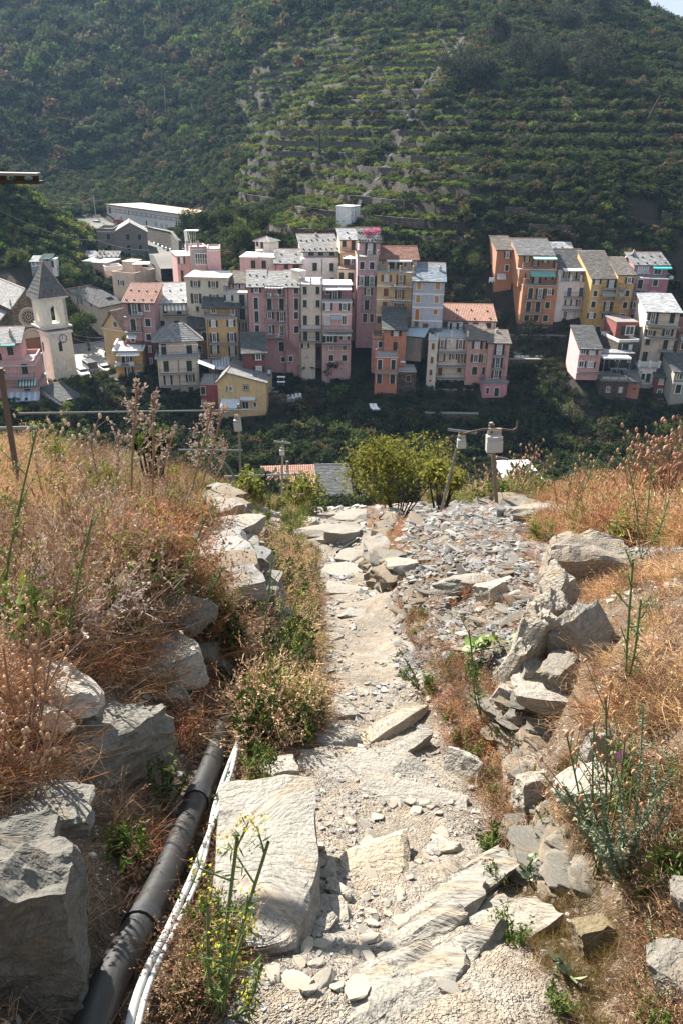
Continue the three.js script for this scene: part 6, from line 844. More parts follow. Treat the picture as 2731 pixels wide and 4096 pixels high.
for (let d = 96; d < 700; d += d < 100 ? 1.6 : d * (d < 170 ? 0.0088 : d < 420 ? 0.0072 : 0.013)) {
  const st = d < 100 ? 2.6 : d * (d < 170 ? 0.0095 : d < 420 ? 0.0078 : 0.013);
  for (let x = -0.56 * d; x < 0.56 * d; x += st) {
    const px = x + (RP() - 0.5) * st * 1.3, pd = d + (RP() - 0.5) * st * 1.3, p = V(px, landY(px, pd), -pd), [u, v] = toPix(p), n = fbm(px / 16, pd / 16, 7, 3), n2 = noise(px / 5, pd / 5, 3), r = RP();
    if (u < -25 || u > 707 || v < -60) continue;
    let R = st * (0.75 + 0.55 * RP()), c = null, sy = 1, vine = false;
    const sp = fbm(px / 23, pd / 23, 13, 3), T = terraceAmount(px, pd), y0 = landRaw(px, pd) / TERR, f = y0 - Math.floor(y0), vineyard = T > 0.3 && u > 205 && u < 470 && v > 30 && v < 240;
    if (vineyard && n > -0.16) {                                       // terraces still worked: rows of vines, dry grass along their edges
      if (f > 0.82) { if (r < 0.55) continue; R *= 0.5; c = COL.olive; }
      else if (f > 0.58) { c = r < 0.75 ? COL.dry : COL.olive; R *= 0.8; }
      else { vine = true; R = st * 0.74; c = r < 0.5 ? COL.bright : r < 0.8 ? COL.lime : COL.mid; sy = 0.9; }
    } else {                                                           // scrub and wood
      if (r < 0.05) continue;
      c = r < 0.42 ? COL.dark : r < 0.72 + 0.3 * sp ? COL.mid : r < 0.84 + 0.2 * sp ? COL.olive : r < 0.9 ? COL.brown : n2 > 0.1 ? COL.bright : COL.mid;
      if (n2 > 0.34 && r > 0.6 && pd < 330) c = COL.dry; if (v > 362) { R *= 1.1 + 0.9 * Math.max(0, n2 + 0.2); sy = 1.15; }
      if (u < 88 && pd < 260 && r > 0.5) c = r < 0.75 ? COL.lime : COL.bright;
    }
    if (c === COL.dry) { R *= 0.45; sy = 0.5; }
    if (v > 330 && inFoot(p, 6)) R *= 0.5;
    if (inFoot(p, R * 0.75) || inPoly(p, SQUARE) || nearRoad(p, R * 0.6) || nearPath(p)) continue;
    plant(p, R, c, sy, vine);
  }
}
lists.forEach((l, i) => stuff('hillside_shrubs', shrubG[i], leafMat, l, 'mixed green and brown shrubs covering the slopes', 'shrubs'));
vines.forEach((l, i) => stuff('vine_rows', vineG[i], leafMat, l, 'bright green vines in rows on the sunny terraces', 'vines'));
// ---------- single trees ----------
const barkMat = mat({ color: lin(.09, .07, .055), map: rep(soilTex, 1 / 1.5), roughness: 1 });
function tree(u, v, h, r, col, label, o = {}) {
  const p = o.p || onLand(u, v, o.d0 || 100); if (!p) return; const t = thing(o.name || 'tree', label, o.cat || 'tree', p, 0), q = rng(Math.round(u * 31 + v * 7));
  const lean = V((o.lean || 0) * h, h, 0), G = [], c0 = h - r * 0.9; const tk = Math.max(0.1, h * 0.03), mid = V(lean.x * 0.4, c0 * 0.6, 0), top = V(lean.x * 0.85, c0 + r * 0.5, 0);
  G.push(bar(V(0, -0.5, 0), mid, tk * 1.3, tk, 8), bar(mid, top, tk, tk * 0.4, 7));
  for (let i = 0; i < 6; i++) { const a = q() * 6.28, s = mid.clone().lerp(top, q() * 0.8); G.push(bar(s, s.clone().add(V(Math.cos(a) * r * 0.7, r * (0.2 + 0.5 * q()), Math.sin(a) * r * 0.7)), tk * 0.45, tk * 0.12, 5)); }
  part('trunk', boxUV(merge(G)), barkMat, t);
  const n = o.n || Math.round(clamp(r * r * 130, 250, 1900)), g = leafBall(r, n, o.leaf || clamp(r * 0.085, 0.16, 0.4), Math.round(u * 13 + v), o.sq || 0.9, col, 0.4, o.lumps || 9); g.translate(lean.x * 0.9, c0, 0);
  part('crown', g, leafMat, t); return t;
}
const sqp = (x, y) => onPlane(...aPx(x, y), SQ_Y);
tree(87, 340, 9, 3.5, [.05, .075, .022], 'dense dark green tree standing on the square behind the bell tower', { p: sqp(800, 1125), n: 2600 });
tree(333, 382, 4.6, 2.3, [.025, .035, .015], 'dark bushy tree in front of the light pink house', { d0: 130 });
tree(471, 276, 4.4, 2.0, [.075, .1, .03], 'light green tree above the railing right of the blue grey house', {});
tree(463, 226, 4, 1.6, [.08, .115, .035], 'small bright tree below the terraces, right of the white cube house', {});
tree(624, 262, 3, 1.5, [.12, .15, .04], 'bright yellow green tree left of the concrete hut', {});
tree(406, 212, 5, 2.4, [.025, .04, .018], 'dark round tree, left of two on the slope right of the white cube house', {});
tree(434, 216, 5, 2.4, [.03, .045, .018], 'dark round tree, right of two on the slope right of the white cube house', {});
[[457, 84, 9, 7, 'big dark holm oak at the left of the grove under the ridge'], [492, 50, 8, 5.5, 'tall dark holm oak standing highest on the left of the grove'], [478, 92, 7, 5, 'dark holm oak low in the left part of the grove'], [523, 72, 9, 7, 'wide holm oak in the middle of the grove'], [542, 84, 8, 6, 'holm oak right of the middle of the grove'], [588, 66, 9, 7.5, 'largest pale topped holm oak at the right of the grove'], [592, 92, 8, 6, 'holm oak just below the largest one of the grove'], [560, 34, 7, 5.5, 'holm oak above the right half of the grove'], [601, 24, 8, 6, 'dark tree on the ridge left of the sky'], [632, 14, 6, 4.5, 'dark tree on the skyline left of the thin one']].forEach(([u, v, h, r, l]) => tree(u, v, h + 3, r * 1.2, [.036, .044, .03], l, { n: 2600, leaf: .42, lumps: 13, d0: 170 }));
tree(645, 126, 11, 4.2, [.05, .075, .03], 'leaning ivy clad tree at the right edge of the slope', { lean: 0.42, n: 1500, leaf: .35, d0: 150 });
tree(653, 21, 5, 1.6, [.05, .06, .03], 'thin sparse tree against the sky at the skyline', { n: 160, d0: 250 });
tree(663, 26, 4, 1.0, [.05, .06, .03], 'tiny leaning tree at the right end of the skyline', { n: 90, lean: .2, d0: 250 });
tree(319, 158, 8, 3.2, [.075, .095, .045], 'feathery pale green tree in the middle of the vine terraces', { sq: 1.3, n: 700 });
tree(277, 195, 7, 3.2, [.085, .085, .035], 'yellowish round headed tree left of the vine terraces', { n: 700 });
tree(75, 118, 9, 5, [.065, .085, .035], 'lone light green tree on the dark far slope, upper one', { n: 700, leaf: .5, d0: 300 }); tree(55, 152, 9, 5, [.06, .08, .035], 'lone light green tree on the dark far slope, lower one', { n: 700, leaf: .5, d0: 300 });
[[203, 245, 9, 4.2, .028, 'tall dark tree beside the end of the long pale building'], [190, 232, 7, 3.5, .03, 'dark tree hiding the right corner of the long pale building'], [222, 240, 8, 4, .033, 'dark green tree right of the long pale building'], [236, 258, 8, 4.2, .04, 'greyish olive tree behind the pink house with the blank wall'], [262, 240, 7, 3.4, .034, 'dark tree behind the two tone house'], [248, 232, 7, 3.6, .036, 'rounded green tree on the slope above the two tone house'], [314, 242, 4, 2.4, .055, 'round green tree behind the whitewashed house, left one'], [329, 240, 4, 2.4, .05, 'round green tree behind the whitewashed house, right one'], [352, 243, 3, 2.2, .062, 'wide bright green tree right below the white cube house'], [372, 236, 4, 2.5, .045, 'green tree behind the slim yellow house']].forEach(([u, v, h, r, k, l]) => tree(u, v, h, r, [k, k * 1.45, k * 0.42], l, { d0: 150 }));
[[68, 284, 5, 2.8, 'broad leafed green tree right of the garden shed'], [18, 268, 5, 3, 'dark green tree left of the garden shed'], [44, 286, 4, 2.6, 'light green fig tree just below the garden shed'], [30, 240, 4, 2.6, 'bushy yellow green tree on the left spur'], [60, 246, 4.5, 2.8, 'olive green tree in the middle of the left spur'], [84, 236, 4, 2.5, 'dry topped tree at the right end of the left spur']].forEach(([u, v, h, r, l], i) => tree(u, v, h, r, i === 5 ? [.15, .12, .06] : [.06 + .012 * (i % 3), .095, .028], l, { d0: 150 }));
tree(566, 432, 5, 2.2, [.11, .125, .06], 'pale yellowish tree alone in the dark garden at the right', { d0: 110, sq: 1.3 });
tree(545, 418, 4, 1.8, [.075, .1, .03], 'sunlit shrubby tree left of the pale tree in the dark garden', { d0: 110 }); tree(530, 345, 5, 2.4, [.02, .03, .013], 'dark tree with white blossoms below the orange house', { d0: 140 });
tree(240, 414, 3.5, 1.8, [.025, .035, .014], 'dark spiky tree at the corner of the low yellow house', { d0: 125 });
{ const p = onLand(376, 240, 150); if (p) solo('bougainvillea', leafBall(2.2, 500, .2, 77, .6, [.42, .12, .22], .4), leafMat, 'pink flowering shrub on the roof edge behind the sandy yellow house', 'shrub', at(373, 234, 158)); }
{ // broad leaved banana by the cream house
  const p = onLand(307, 378, 135), t = thing('banana_plant', 'broad leaved banana plant at the foot of the tall narrow cream house', 'plant', p); const G = [], q = rng(8);
  for (let i = 0; i < 16; i++) { const a = q() * 6.28, L = 2.2 + q() * 1.2, P = []; const at_ = (k, s) => { const w = Math.sin(Math.PI * (0.12 + 0.88 * k)) * 0.34; return V(Math.cos(a) * L * k * 0.75 - Math.sin(a) * w * s, 1.6 + L * (0.9 * k - 0.75 * k * k) + 0.08 * (1 - s * s), Math.sin(a) * L * k * 0.75 + Math.cos(a) * w * s); }; for (let j = 0; j < 5; j++) for (const s of [-1, 0]) for (const v of [at_(j / 5, s), at_(j / 5, s + 1), at_((j + 1) / 5, s + 1), at_(j / 5, s), at_((j + 1) / 5, s + 1), at_((j + 1) / 5, s)]) P.push(v.x, v.y, v.z); part('leaf', poly(P), pick([leafDark, leafDark2], q), t); }
  part('stem', cyl(.2, .12, 1.9, 8), barkMat, t);
}
// ---------- poles, wires, walkers on the slope ----------
function pole(u0, v0, u1, v1, label, d0) { const p = onLand(u0, v0, d0); if (!p) return; const top = at(u1, v1, -p.z + 0), t = thing('utility_pole', label, 'pole', p); const h = top.y - p.y; part('shaft', bar(V(0, -0.5, 0), V(top.x - p.x, h, 0), 0.2, 0.14, 8), paint(.36, .37, .36), t); part('crossarm', merge([bx(2.2, .12, .12, top.x - p.x, h - 1.6, 0), bx(.1, .4, .1, top.x - p.x - 1, h - 1.3, 0), bx(.1, .4, .1, top.x - p.x + 1, h - 1.3, 0), bx(.12, .5, .12, top.x - p.x, h + .1, 0)]), MX.grey, t); return top; }
pole(166.5, 120, 164, 86, 'tall pale concrete utility pole at the edge of the vine terraces', 200);
const wp = pole(96, 219, 93.5, 196, 'thin wooden cable pole by the entrance of the car park', 260);
function wire(label, a, b, sag) { const L = []; for (let i = 0; i <= 14; i++) { const k = i / 14, p = a.clone().lerp(b, k); p.y -= sag * 4 * k * (1 - k); L.push(p.sub(a)); } solo('cable', tube(L, 0.035, 4, 28), paint(.16, .17, .18), label, 'cable', a); }
wire('cable sagging across the left spur towards the grey gabled house', at(-10, 205, 175), at(106, 240, 230), 2.2); if (wp) wire('thin cable strung from the car park pole to the left spur', at(36, 195, 232), wp, 2.5); wire('cable crossing the front of the grey gabled house', at(87, 236, 224), at(150, 250, 222), 1);
for (let i = 0; i < 5; i++) wire(`string of festoon wire over the square, ${['highest', 'second', 'third', 'fourth', 'lowest'][i]} of five`, at(69, 331 + i * 5, 156), at(108, 336 + i * 1.5, 158), 0.8 + i * .35);
{ const hp = (u, v) => { const p = onLand(u, v, 170); p.y += 0.3; return p; };
  person('stand', 'hiker in dark clothes on the stepped hill path, lower of two walking together', hp(390, 152.5), 2.8, [.05, .05, .06], [.04, .04, .05]); person('stand', 'hiker in grey top just behind the other one on the stepped hill path', hp(392.5, 149), 2.9, [.2, .2, .21], [.05, .05, .07]); person('stand', 'hiker in pale shirt higher up on the stepped hill path', hp(406.5, 121), 2.7, [.55, .55, .58], [.08, .08, .1]); }
// ---------- foreground: stones ----------
const FP = (u, v, lift = 0) => { const p = onGround(u, v); if (!p) { console.log('no ground at ' + u + ',' + v); return at(u, v, 20); } p.y += lift; return p; };
const FD = (u, v, d) => { const p = at(u, v, d); return p; };
const RF = rng(77);
const rockTex = tex(1024, (x, y) => {
  const wob = 0.022 * tn(x, y, 5, 1), st = tn(x * 0.25 % 1, (y + wob) % 1, 70, 2) + 0.6 * tn(x * 0.5 % 1, (y + wob) % 1, 150, 3), f = tn(x, y, 40, 4) * 0.35 + tn(x, y, 120, 5) * 0.4, li = sstep(0.28, 0.4, tn(x, y, 22, 8) + 0.3 * tn(x, y, 80, 9)), ru = sstep(0.1, 0.45, tn(x, y, 7, 6));
  const k = 0.82 + 0.07 * st + 0.3 * f; let c = [k * (1 + 0.03 * ru), k * (0.975 - 0.02 * ru), k * (0.93 - 0.07 * ru)]; if (li > 0) c = c.map((q, i) => q * (1 - li * 0.35) + li * 0.35 * [0.86, 0.87, 0.8][i]); return c;
});
const rockBump = tex(1024, (x, y) => { const wob = 0.022 * tn(x, y, 5, 1), st = tn(x * 0.25 % 1, (y + wob) % 1, 70, 2), n = 0.5 + 0.1 * st + 0.25 * tn(x, y, 60, 4) + 0.15 * tn(x, y, 180, 5) - 0.3 * sstep(0.3, 0.36, tn(x * 0.3 % 1, (y + wob) % 1, 34, 7)); return [n, n, n]; }, false);
const rockM = {}; const rockMat = (c) => rockM[c.join()] ??= mat({ color: lin(...c), map: rep(rockTex, 1.5), bumpMap: rep(rockBump, 1.5), bumpScale: 0.008, roughness: 0.95 }); const rockS = {}; const rockMatS = (c) => rockS[c.join()] ??= mat({ color: lin(...c), map: rep(rockTex, 0.6), roughness: 0.95 });
const PALE = [.365, .353, .33], GREY = [.225, .218, .203], BROWN = [.25, .21, .165], DARK = [.235, .222, .2], SLATE = [.2, .195, .182];
// an irregular split stone: w across, h thick, l long; layered along its thickness
function rockGeo(w, h, l, seed, o = {}) {
  const r = rng(seed), n = o.n || 9, g0 = new THREE.BoxGeometry(1, 1, 1, n, Math.max(4, Math.round(n * 0.6)), n); const P = g0.attributes.position, planes = [];
  for (let i = 0; i < (o.cuts ?? 8); i++) { const a = r() * 6.28, b = (r() - 0.5) * 1.3; planes.push([V(Math.cos(a), b * 0.8, Math.sin(a)).normalize(), 0.36 + 0.16 * r()]); }
  for (let i = 0; i < 3; i++) planes.push([V((r() - 0.5) * 0.6, 1, (r() - 0.5) * 0.6).normalize(), 0.42 + 0.12 * r()]);
  const sx = r() * 50, lay = o.layers || 5, p = V();
  for (let i = 0; i < P.count; i++) {
    p.fromBufferAttribute(P, i); for (const [q, d] of planes) { const e = p.dot(q) - d; if (e > 0) p.addScaledVector(q, -e); }
    const L = Math.floor((p.y + 0.5 + 0.05 * noise(p.x * 3 + sx, p.z * 3)) * lay), off = 1 + (o.step ?? 0.07) * (Math.sin(L * 12.9 + sx) + noise(L * 3.1, p.x * 4 + sx, p.z * 4));
    p.x *= off; p.z *= off; const k = o.rough ?? 0.05; p.x += k * noise(p.x * 5 + sx, p.y * 9, p.z * 5); p.y += k * 1.4 * noise(p.x * 3.5, p.y * 5 + sx, p.z * 3.5) + k * 0.6 * noise(p.x * 11, p.z * 11, sx); p.z += k * noise(p.x * 5, p.y * 9 + sx, p.z * 5 + 9);
    P.setXYZ(i, p.x * w, p.y * h, p.z * l);
  }
  g0.deleteAttribute('normal'); g0.deleteAttribute('uv'); const g = boxUV(toCreasedNormals(mergeVertices(g0, Math.min(w, h, l) * 1e-3), 0.42)); return g;
}
let RS = 300;
function rock(label, u, v, w, h, l, yaw, col = GREY, o = {}) {
  const p = o.d ? FD(u, v, o.d) : FP(u, v, o.lift ?? h * 0.12); const g = rockGeo(w, h, l, o.seed || RS++, { n: o.n || 12, ...o }); g.applyQuaternion(qE(o.rx ?? -0.25, yaw, o.rz ?? 0)); g.computeBoundingBox();
  return solo(o.name || 'rock', g, rockMat(col), label, o.cat || 'rock', p, o.group);
}
// slabs and steps of the path
rock('big pale slab leaning in the path beside the fennel plant', 272, 884, .30, .15, .62, .12, PALE, { rx: -.12, n: 18, cuts: 6, step: .03, lift: .07, rough: .03 });
rock('broad flat pale step stone across the path, upper of two', 362, 770, .5, .07, .22, -.12, PALE, { lift: -.012, rx: -.05, step: .03, n: 14, rough: .03 });
rock('broad flat pale step stone across the path, lower of two', 412, 796, .38, .07, .15, -.1, PALE, { lift: -.012, rx: -.05, step: .03, n: 14, rough: .03 });
rock('long narrow pale slab lying slantwise in the path', 388, 733, .1, .1, .56, -.72, [.46, .42, .36], { rx: -.18, n: 14, step: .04, rough: .03 });
rock('pale stone at the foot of the slanting slab', 402, 752, .1, .07, .3, -.7, PALE, { rx: -.1 });
rock('flat dusty slab half buried right of the big pale slab', 378, 862, .26, .06, .17, .3, [.47, .41, .33], { rx: -.05, rough: .03 });
rock('small light stone lying crosswise on the path, left of two', 434, 852, .05, .035, .12, -.6, PALE, {}); rock('small brownish stone lying crosswise on the path, right of two', 449, 850, .1, .035, .05, .15, [.5, .43, .35], {});
[[330, 874, .05, .03, .12], [338, 893, .06, .04, .1], [334, 912, .09, .035, .08], [322, 928, .05, .03, .09]].forEach(([u, v, w, h, l], i) => rock(`small grey stone beside the big pale slab, ${['topmost', 'second', 'third', 'lowest'][i]} of four`, u, v, w, h, l, i * .8, [.42, .395, .355], {}));
// bedrock ribs at the lower right of the path
[[455, 892, .10, .12, .44, 'upper long rib'], [425, 925, .13, .13, .52, 'middle long rib'], [398, 948, .09, .12, .4, 'rib left of the middle one'], [466, 925, .09, .1, .36, 'rib right of the middle one'], [440, 968, .09, .1, .42, 'lower right rib'], [372, 986, .12, .11, .36, 'lower left rib'], [410, 1008, .14, .12, .38, 'rib at the bottom edge'], [345, 1012, .12, .1, .3, 'pale rib in the bottom left of the bedrock'], [505, 930, .13, .12, .3, 'separate slab with a dark broken end'], [470, 1005, .1, .09, .2, 'small rib near the bottom edge']].forEach(([u, v, w, h, l, n]) => rock(`${n} of the grey bedrock crossing the path`, u, v, w, h, l, -.95, n[0] === 's' ? [.41, .38, .335] : [.335, .325, .3], { rx: -.05, rz: .1, n: 16, layers: 4, step: .05, cuts: 5, rough: .05, lift: -.05 }));
// farther steps
[[338, 592, .62, .09, .3, .05], [345, 574, .5, .12, .5, .3], [352, 560, .42, .14, .5, -.3], [322, 533, .9, .16, .6, .1], [344, 537, .5, .25, .7, -.2], [347, 520, .8, .2, .8, 0], [306, 526, .6, .2, .6, .3], [342, 713, .16, .09, .2, .3], [323, 692, .14, .08, .16, .6], [330, 745, .26, .07, .14, .1], [320, 672, .16, .05, .12, .4], [330, 640, .2, .04, .14, 0], [352, 615, .24, .05, .16, .3]].forEach(([u, v, w, h, l, y], i) => rock(`pale step stone in the path, ${['first', 'second', 'third', 'fourth', 'fifth', 'sixth', 'seventh', 'eighth', 'ninth', 'tenth', 'eleventh', 'twelfth', 'thirteenth'][i]} of the loose line towards the crest`, u, v, w, h, l, y, PALE, { rx: -.15, rough: .03, step: .03 }));
// left bank
rock('large lichened boulder at the left edge of the picture', 24, 912, .32, .42, .32, .1, [.16, .157, .146], { rx: -.12, rz: .12, n: 34, cuts: 10, layers: 12, step: .085, rough: .06, d: 1.1 });
rock('flat layered slab lying above the large lichened boulder', 30, 822, .3, .08, .2, .2, GREY, { n: 14, lift: .03 });
rock('big cracked grey boulder in the middle of the left bank', 92, 757, .27, .27, .46, -.5, [.215, .21, .195], { rx: -.3, rz: .15, n: 32, cuts: 8, layers: 9, step: .1, lift: .0, rough: .055 });
rock('dark narrow boulder right of the big cracked one', 150, 778, .14, .3, .26, -.3, [.25, .238, .216], { n: 16, lift: .02 });
rock('small broken rock on top of the cracked boulder', 66, 707, .3, .1, .18, -.2, [.3, .27, .24], {});
rock('pale flat stone among dry grass on the left bank', 155, 668, .4, .12, .34, .4, [.42, .395, .355], { rx: -.1 });
rock('long dark edged slab at the foot of the dry grass', 148, 620, .75, .2, .26, .05, [.26, .245, .22], { rx: 0, lift: .03, layers: 7 });
rock('pale slab poking out of the grass at the left edge', 30, 690, .5, .09, .26, -.1, [.5, .47, .43], {}); rock('second pale slab at the left edge below the first', 18, 722, .34, .07, .2, .1, [.48, .45, .4], {});
rock('grey block between pipe and path', 275, 784, .16, .12, .14, .3, [.42, .395, .355], { lift: .03 }); rock('small block left of the grey block by the path', 256, 796, .1, .08, .1, .7, GREY, {});
rock('dark shaded stone beside the pipe below the boulders', 175, 712, .2, .2, .24, .5, DARK, {}); rock('dark stone wedged under the left wall', 205, 668, .26, .22, .3, -.4, DARK, {});
// dry stone walls: every stone a part
function dryWall(label, line, courses, sz, cols, o = {}) {
  const a0 = FP(...line[0].slice(0, 2)), t = thing('dry_stone_wall', label, 'wall', a0), q = rng(o.seed || 9);
  const geos = [...Array(9)].map((_, i) => rockGeo(1, 1, 1, 500 + i + (o.seed || 0), { n: 7, cuts: 6, rough: .06, layers: 4 }));
  for (let k = 0; k < line.length - 1; k++) {
    const A = FP(line[k][0], line[k][1]), B = FP(line[k + 1][0], line[k + 1][1]), n = Math.max(1, Math.round(A.distanceTo(B) / (sz * 0.8)));
    for (let i = 0; i < n; i++) { let y = -0.04; for (let c = 0; c < courses; c++) { const p = A.clone().lerp(B, (i + q()) / n), s = sz * (0.7 + 0.6 * q()), hh = sz * (o.flat || 0.42) * (0.6 + 0.7 * q()), m = part('stone', pick(geos, q), rockMatS(pick(cols, q)), t); const out = (o.lean || 0.12) * c; m.position.set(p.x - a0.x + out * (o.side || -1) + (q() - .5) * .05, p.y - a0.y + y + hh / 2, p.z - a0.z); m.scale.set(s, hh, s * (0.7 + 0.5 * q())); m.rotation.set((q() - .5) * .25 + (o.rx || 0), q() * 6.28, (q() - .5) * .25 + (o.rz || 0)); y += hh * 0.86; } }
  }
  return t;
}
dryWall('crumbling dry stone wall holding the grassy left bank', [[252, 642], [247, 600], [240, 572], [232, 540], [224, 516]], 4, .36, [GREY, BROWN, [.33, .34, .35], PALE], { seed: 21, lean: .03 });
dryWall('low dry stone edging between path and slate scree', [[388, 588], [378, 568], [376, 548], [384, 530], [394, 516]], 2, .25, [GREY, PALE, BROWN], { seed: 33, side: 1, lean: .04, flat: .5 });
dryWall('tumbled dry stone wall of the right bank above the path', [[522, 792], [508, 762], [500, 735], [503, 712], [512, 695]], 6, .16, [GREY, BROWN, DARK, PALE], { seed: 45, side: 1, lean: .02, flat: .24 });
dryWall('short stone revetment under the flowering plant at the right', [[560, 905], [542, 872], [532, 842], [530, 820]], 5, .15, [DARK, GREY, BROWN], { seed: 57, side: 1, lean: .02, flat: .24 });
dryWall('loose stone row along the far edge of the scree', [[478, 505], [520, 508], [560, 523], [600, 527], [640, 522]], 1, .42, [GREY, SLATE, BROWN], { seed: 63 });
// right bank stones
rock('squared pale block at the near corner of the scree', 402, 578, .27, .15, .22, .1, [.42, .395, .355], { lift: .08 }); rock('long pale slab lying across the scree', 472, 592, .56, .12, .24, -.12, [.335, .325, .3], { lift: .05 }); rock('small block at the right end of the long pale slab', 490, 600, .2, .12, .18, .5, [.45, .42, .37], { lift: .04 });
rock('big smooth brown block on the right bank', 585, 587, .52, .42, .4, -.1, [.34, .3, .255], { rx: .15, n: 16, lift: .1, cuts: 5, layers: 3, step: .03 }); 
[[548, 622, .1, .34, .2, -.1], [541, 640, .1, .3, .16, .1], [533, 655, .09, .3, .16, -.2], [523, 668, .12, .34, .14, .1], [512, 684, .09, .26, .13, 0], [530, 690, .16, .14, .13, .4], [505, 705, .16, .1, .13, .2]].forEach(([u, v, w, h, l, y], i) => rock(`upright pale slate slab in the right bank, ${['uppermost', 'second', 'third', 'fourth', 'fifth', 'sixth', 'lowest'][i]} of the standing row`, u, v, w, h, l, y + .5, [[.4, .37, .33], [.36, .335, .3]][i % 2], { rx: .05, rz: -.3 + .1 * (i % 3), lift: h * .3, step: .03 }));
rock('large grey slab tilted against the right bank', 590, 662, .22, .3, .07, .5, [.31, .295, .27], { rx: -.7, rz: .35, lift: .1, n: 14, step: .03 }); rock('angular stone beside the tilted grey slab', 556, 650, .18, .14, .16, .2, GREY, { lift: .05 }); rock('dark stone under the tilted grey slab', 562, 676, .2, .12, .16, .9, DARK, { lift: .03 });
rock('pale flat stone resting on the right wall', 548, 712, .26, .09, .16, -.1, PALE, { lift: .05 }); rock('stone standing out of the soil in the right bank', 600, 765, .05, .14, .07, .5, GREY, { rz: .3, lift: .05 }); rock('second small upright stone in the right bank', 586, 772, .04, .12, .06, .2, PALE, { rz: -.2, lift: .05 });
rock('round edged stone on the wall by the flowering plant', 530, 806, .14, .1, .12, .3, [.36, .335, .3], { lift: .06 }); rock('broad pale stone above the mossy hollow', 590, 806, .2, .08, .16, .1, [.42, .395, .355], { lift: .06 }); rock('dark mossy rock in the hollow at the right', 590, 950, .1, .1, .1, .3, [.2, .165, .1], { lift: .02 }); rock('big dark rock in the lower right corner', 676, 1000, .1, .1, .12, .4, [.235, .222, .2], { lift: .05 }); rock('grey rock at the right edge below the plant', 680, 915, .09, .06, .1, .1, DARK, { lift: .06 });
rock('pale triangular stone at the path edge on the right', 462, 775, .08, .14, .16, .7, PALE, { rz: -.5 });
rock('dark slab with hollow under the grass at the scree top', 540, 522, .7, .22, .3, .1, [.36, .33, .29], { lift: .08 }); rock('brown block half hidden in the golden grass', 602, 532, .5, .25, .3, 0, BROWN, { lift: .12 });
// chips of slate and gravel
const chipG = [...Array(6)].map((_, i) => { const g = rockGeo(1, 1, 1, 900 + i, { n: 2, cuts: 6, rough: .12, layers: 2 }); g.deleteAttribute('uv'); plainColor(g, [1, 1, 1]); return g; });
const chips = chipG.map(() => []), chipMat = new THREE.MeshPhysicalMaterial({ color: 0xffffff, vertexColors: true, roughness: 1, specularIntensity: .25 });
function chip(x, d, s, flat, c, lift = 0) { const k = .72 + .55 * RF(), w = .9 + .2 * RF(); chips[Math.floor(RF() * 6)].push({ m: M4(V(x, groundY(x, d) + s * flat * .2 + lift, -d), qE((RF() - .5) * .7, RF() * 6.28, (RF() - .5) * .7), V(s, s * flat, s * (.35 + .65 * RF()))), c: lin(c[0] * k, c[1] * k, c[2] * k * w) }); }
for (let i = 0; i < 30000; i++) {
  const d = .75 * Math.pow(24, RF()), x = (RF() - .5) * 1.16 * (d + .25), pth = onPath(x, d), [u, v] = toPix(V(x, groundY(x, d), -d)); const z = d, q = RF();
  if (u < -20 || u > 705) continue;
  const scree = u > 385 && v > 490 && v < 690 && x > .1 * d && !(u > 585 && v > 555) && !(u > 530 && v > 620);
  const s0 = z * (.004 + .012 * q * q * q);
  if (scree) { for (let j = 0; j < 4; j++) chip(x + .05 * d * (RF() - .5), d * (1 + .05 * (RF() - .5)), s0 * (j ? .75 : 1.25) * (.7 + .6 * RF()), .25, RF() < .75 ? [.2, .191, .174] : RF() < .5 ? [.28, .268, .245] : [.13, .124, .113], .006 * j); }
  else if (pth > .4) { if (noise(x * 3.1, d * 3.1, 8) + .3 * RF() > .12) chip(x, d, s0 * .85, .5, RF() < .7 ? [.30, .282, .252] : [.22, .21, .19]); }
  else if (RF() < .4) chip(x, d, s0, .45, [.36, .32, .27]);
}
chips.forEach((l, i) => stuff('stone_chips', chipG[i], chipMat, l, 'loose slate chips and gravel on path and banks', 'gravel'));
// single slates lying on the scree
{ const G = [...Array(6)].map((_, i) => rockGeo(1, 1, 1, 700 + i, { n: 6, cuts: 6, rough: .05, layers: 3 })); const names = 'slate_slab'; let i = 0; for (let k = 0; k < 75; k++) { const u = 400 + RF() * 190, v = 515 + RF() * 150; if (u > 545 && v > 600) continue; const p = onGround(u, v); if (!p) continue; const s = -p.z * (.012 + .022 * RF() * RF()); const m = solo(names, G[i++ % 6], rockMatS(pick([SLATE, GREY, [.46, .44, .41], BROWN], RF)), 'thin grey slate lying loose on the scree right of the path', 'slate', V(p.x, p.y + .02, p.z), 'loose slates on the scree'); m.scale.set(s * (1.2 + 1.6 * RF()), s * .22, s * (.4 + .5 * RF())); m.rotation.set((RF() - .5) * .5, RF() * 6.28, (RF() - .5) * .5); } }
{ const G = [...Array(5)].map((_, i) => rockGeo(1, 1, 1, 760 + i, { n: 5, cuts: 8, rough: .06, layers: 3 })); for (let k = 0; k < 90; k++) { const u = 300 + RF() * 170, v = 800 + RF() * 200; const p = onGround(u + (v > 900 ? -40 * RF() : 0), v); if (!p) continue; const s = .018 + .03 * RF() * RF(); const m = solo('pebble', G[k % 5], rockMatS(pick([PALE, [.42, .395, .355], [.46, .43, .38]], RF)), 'loose stone the size of a finger lying on the path', 'stone', V(p.x, p.y + s * .2, p.z), 'loose stones on the near path'); m.scale.set(s * (1 + RF()), s * .32, s * (.8 + .6 * RF())); m.rotation.set((RF() - .5) * .5, RF() * 6.28, (RF() - .5) * .5); } }
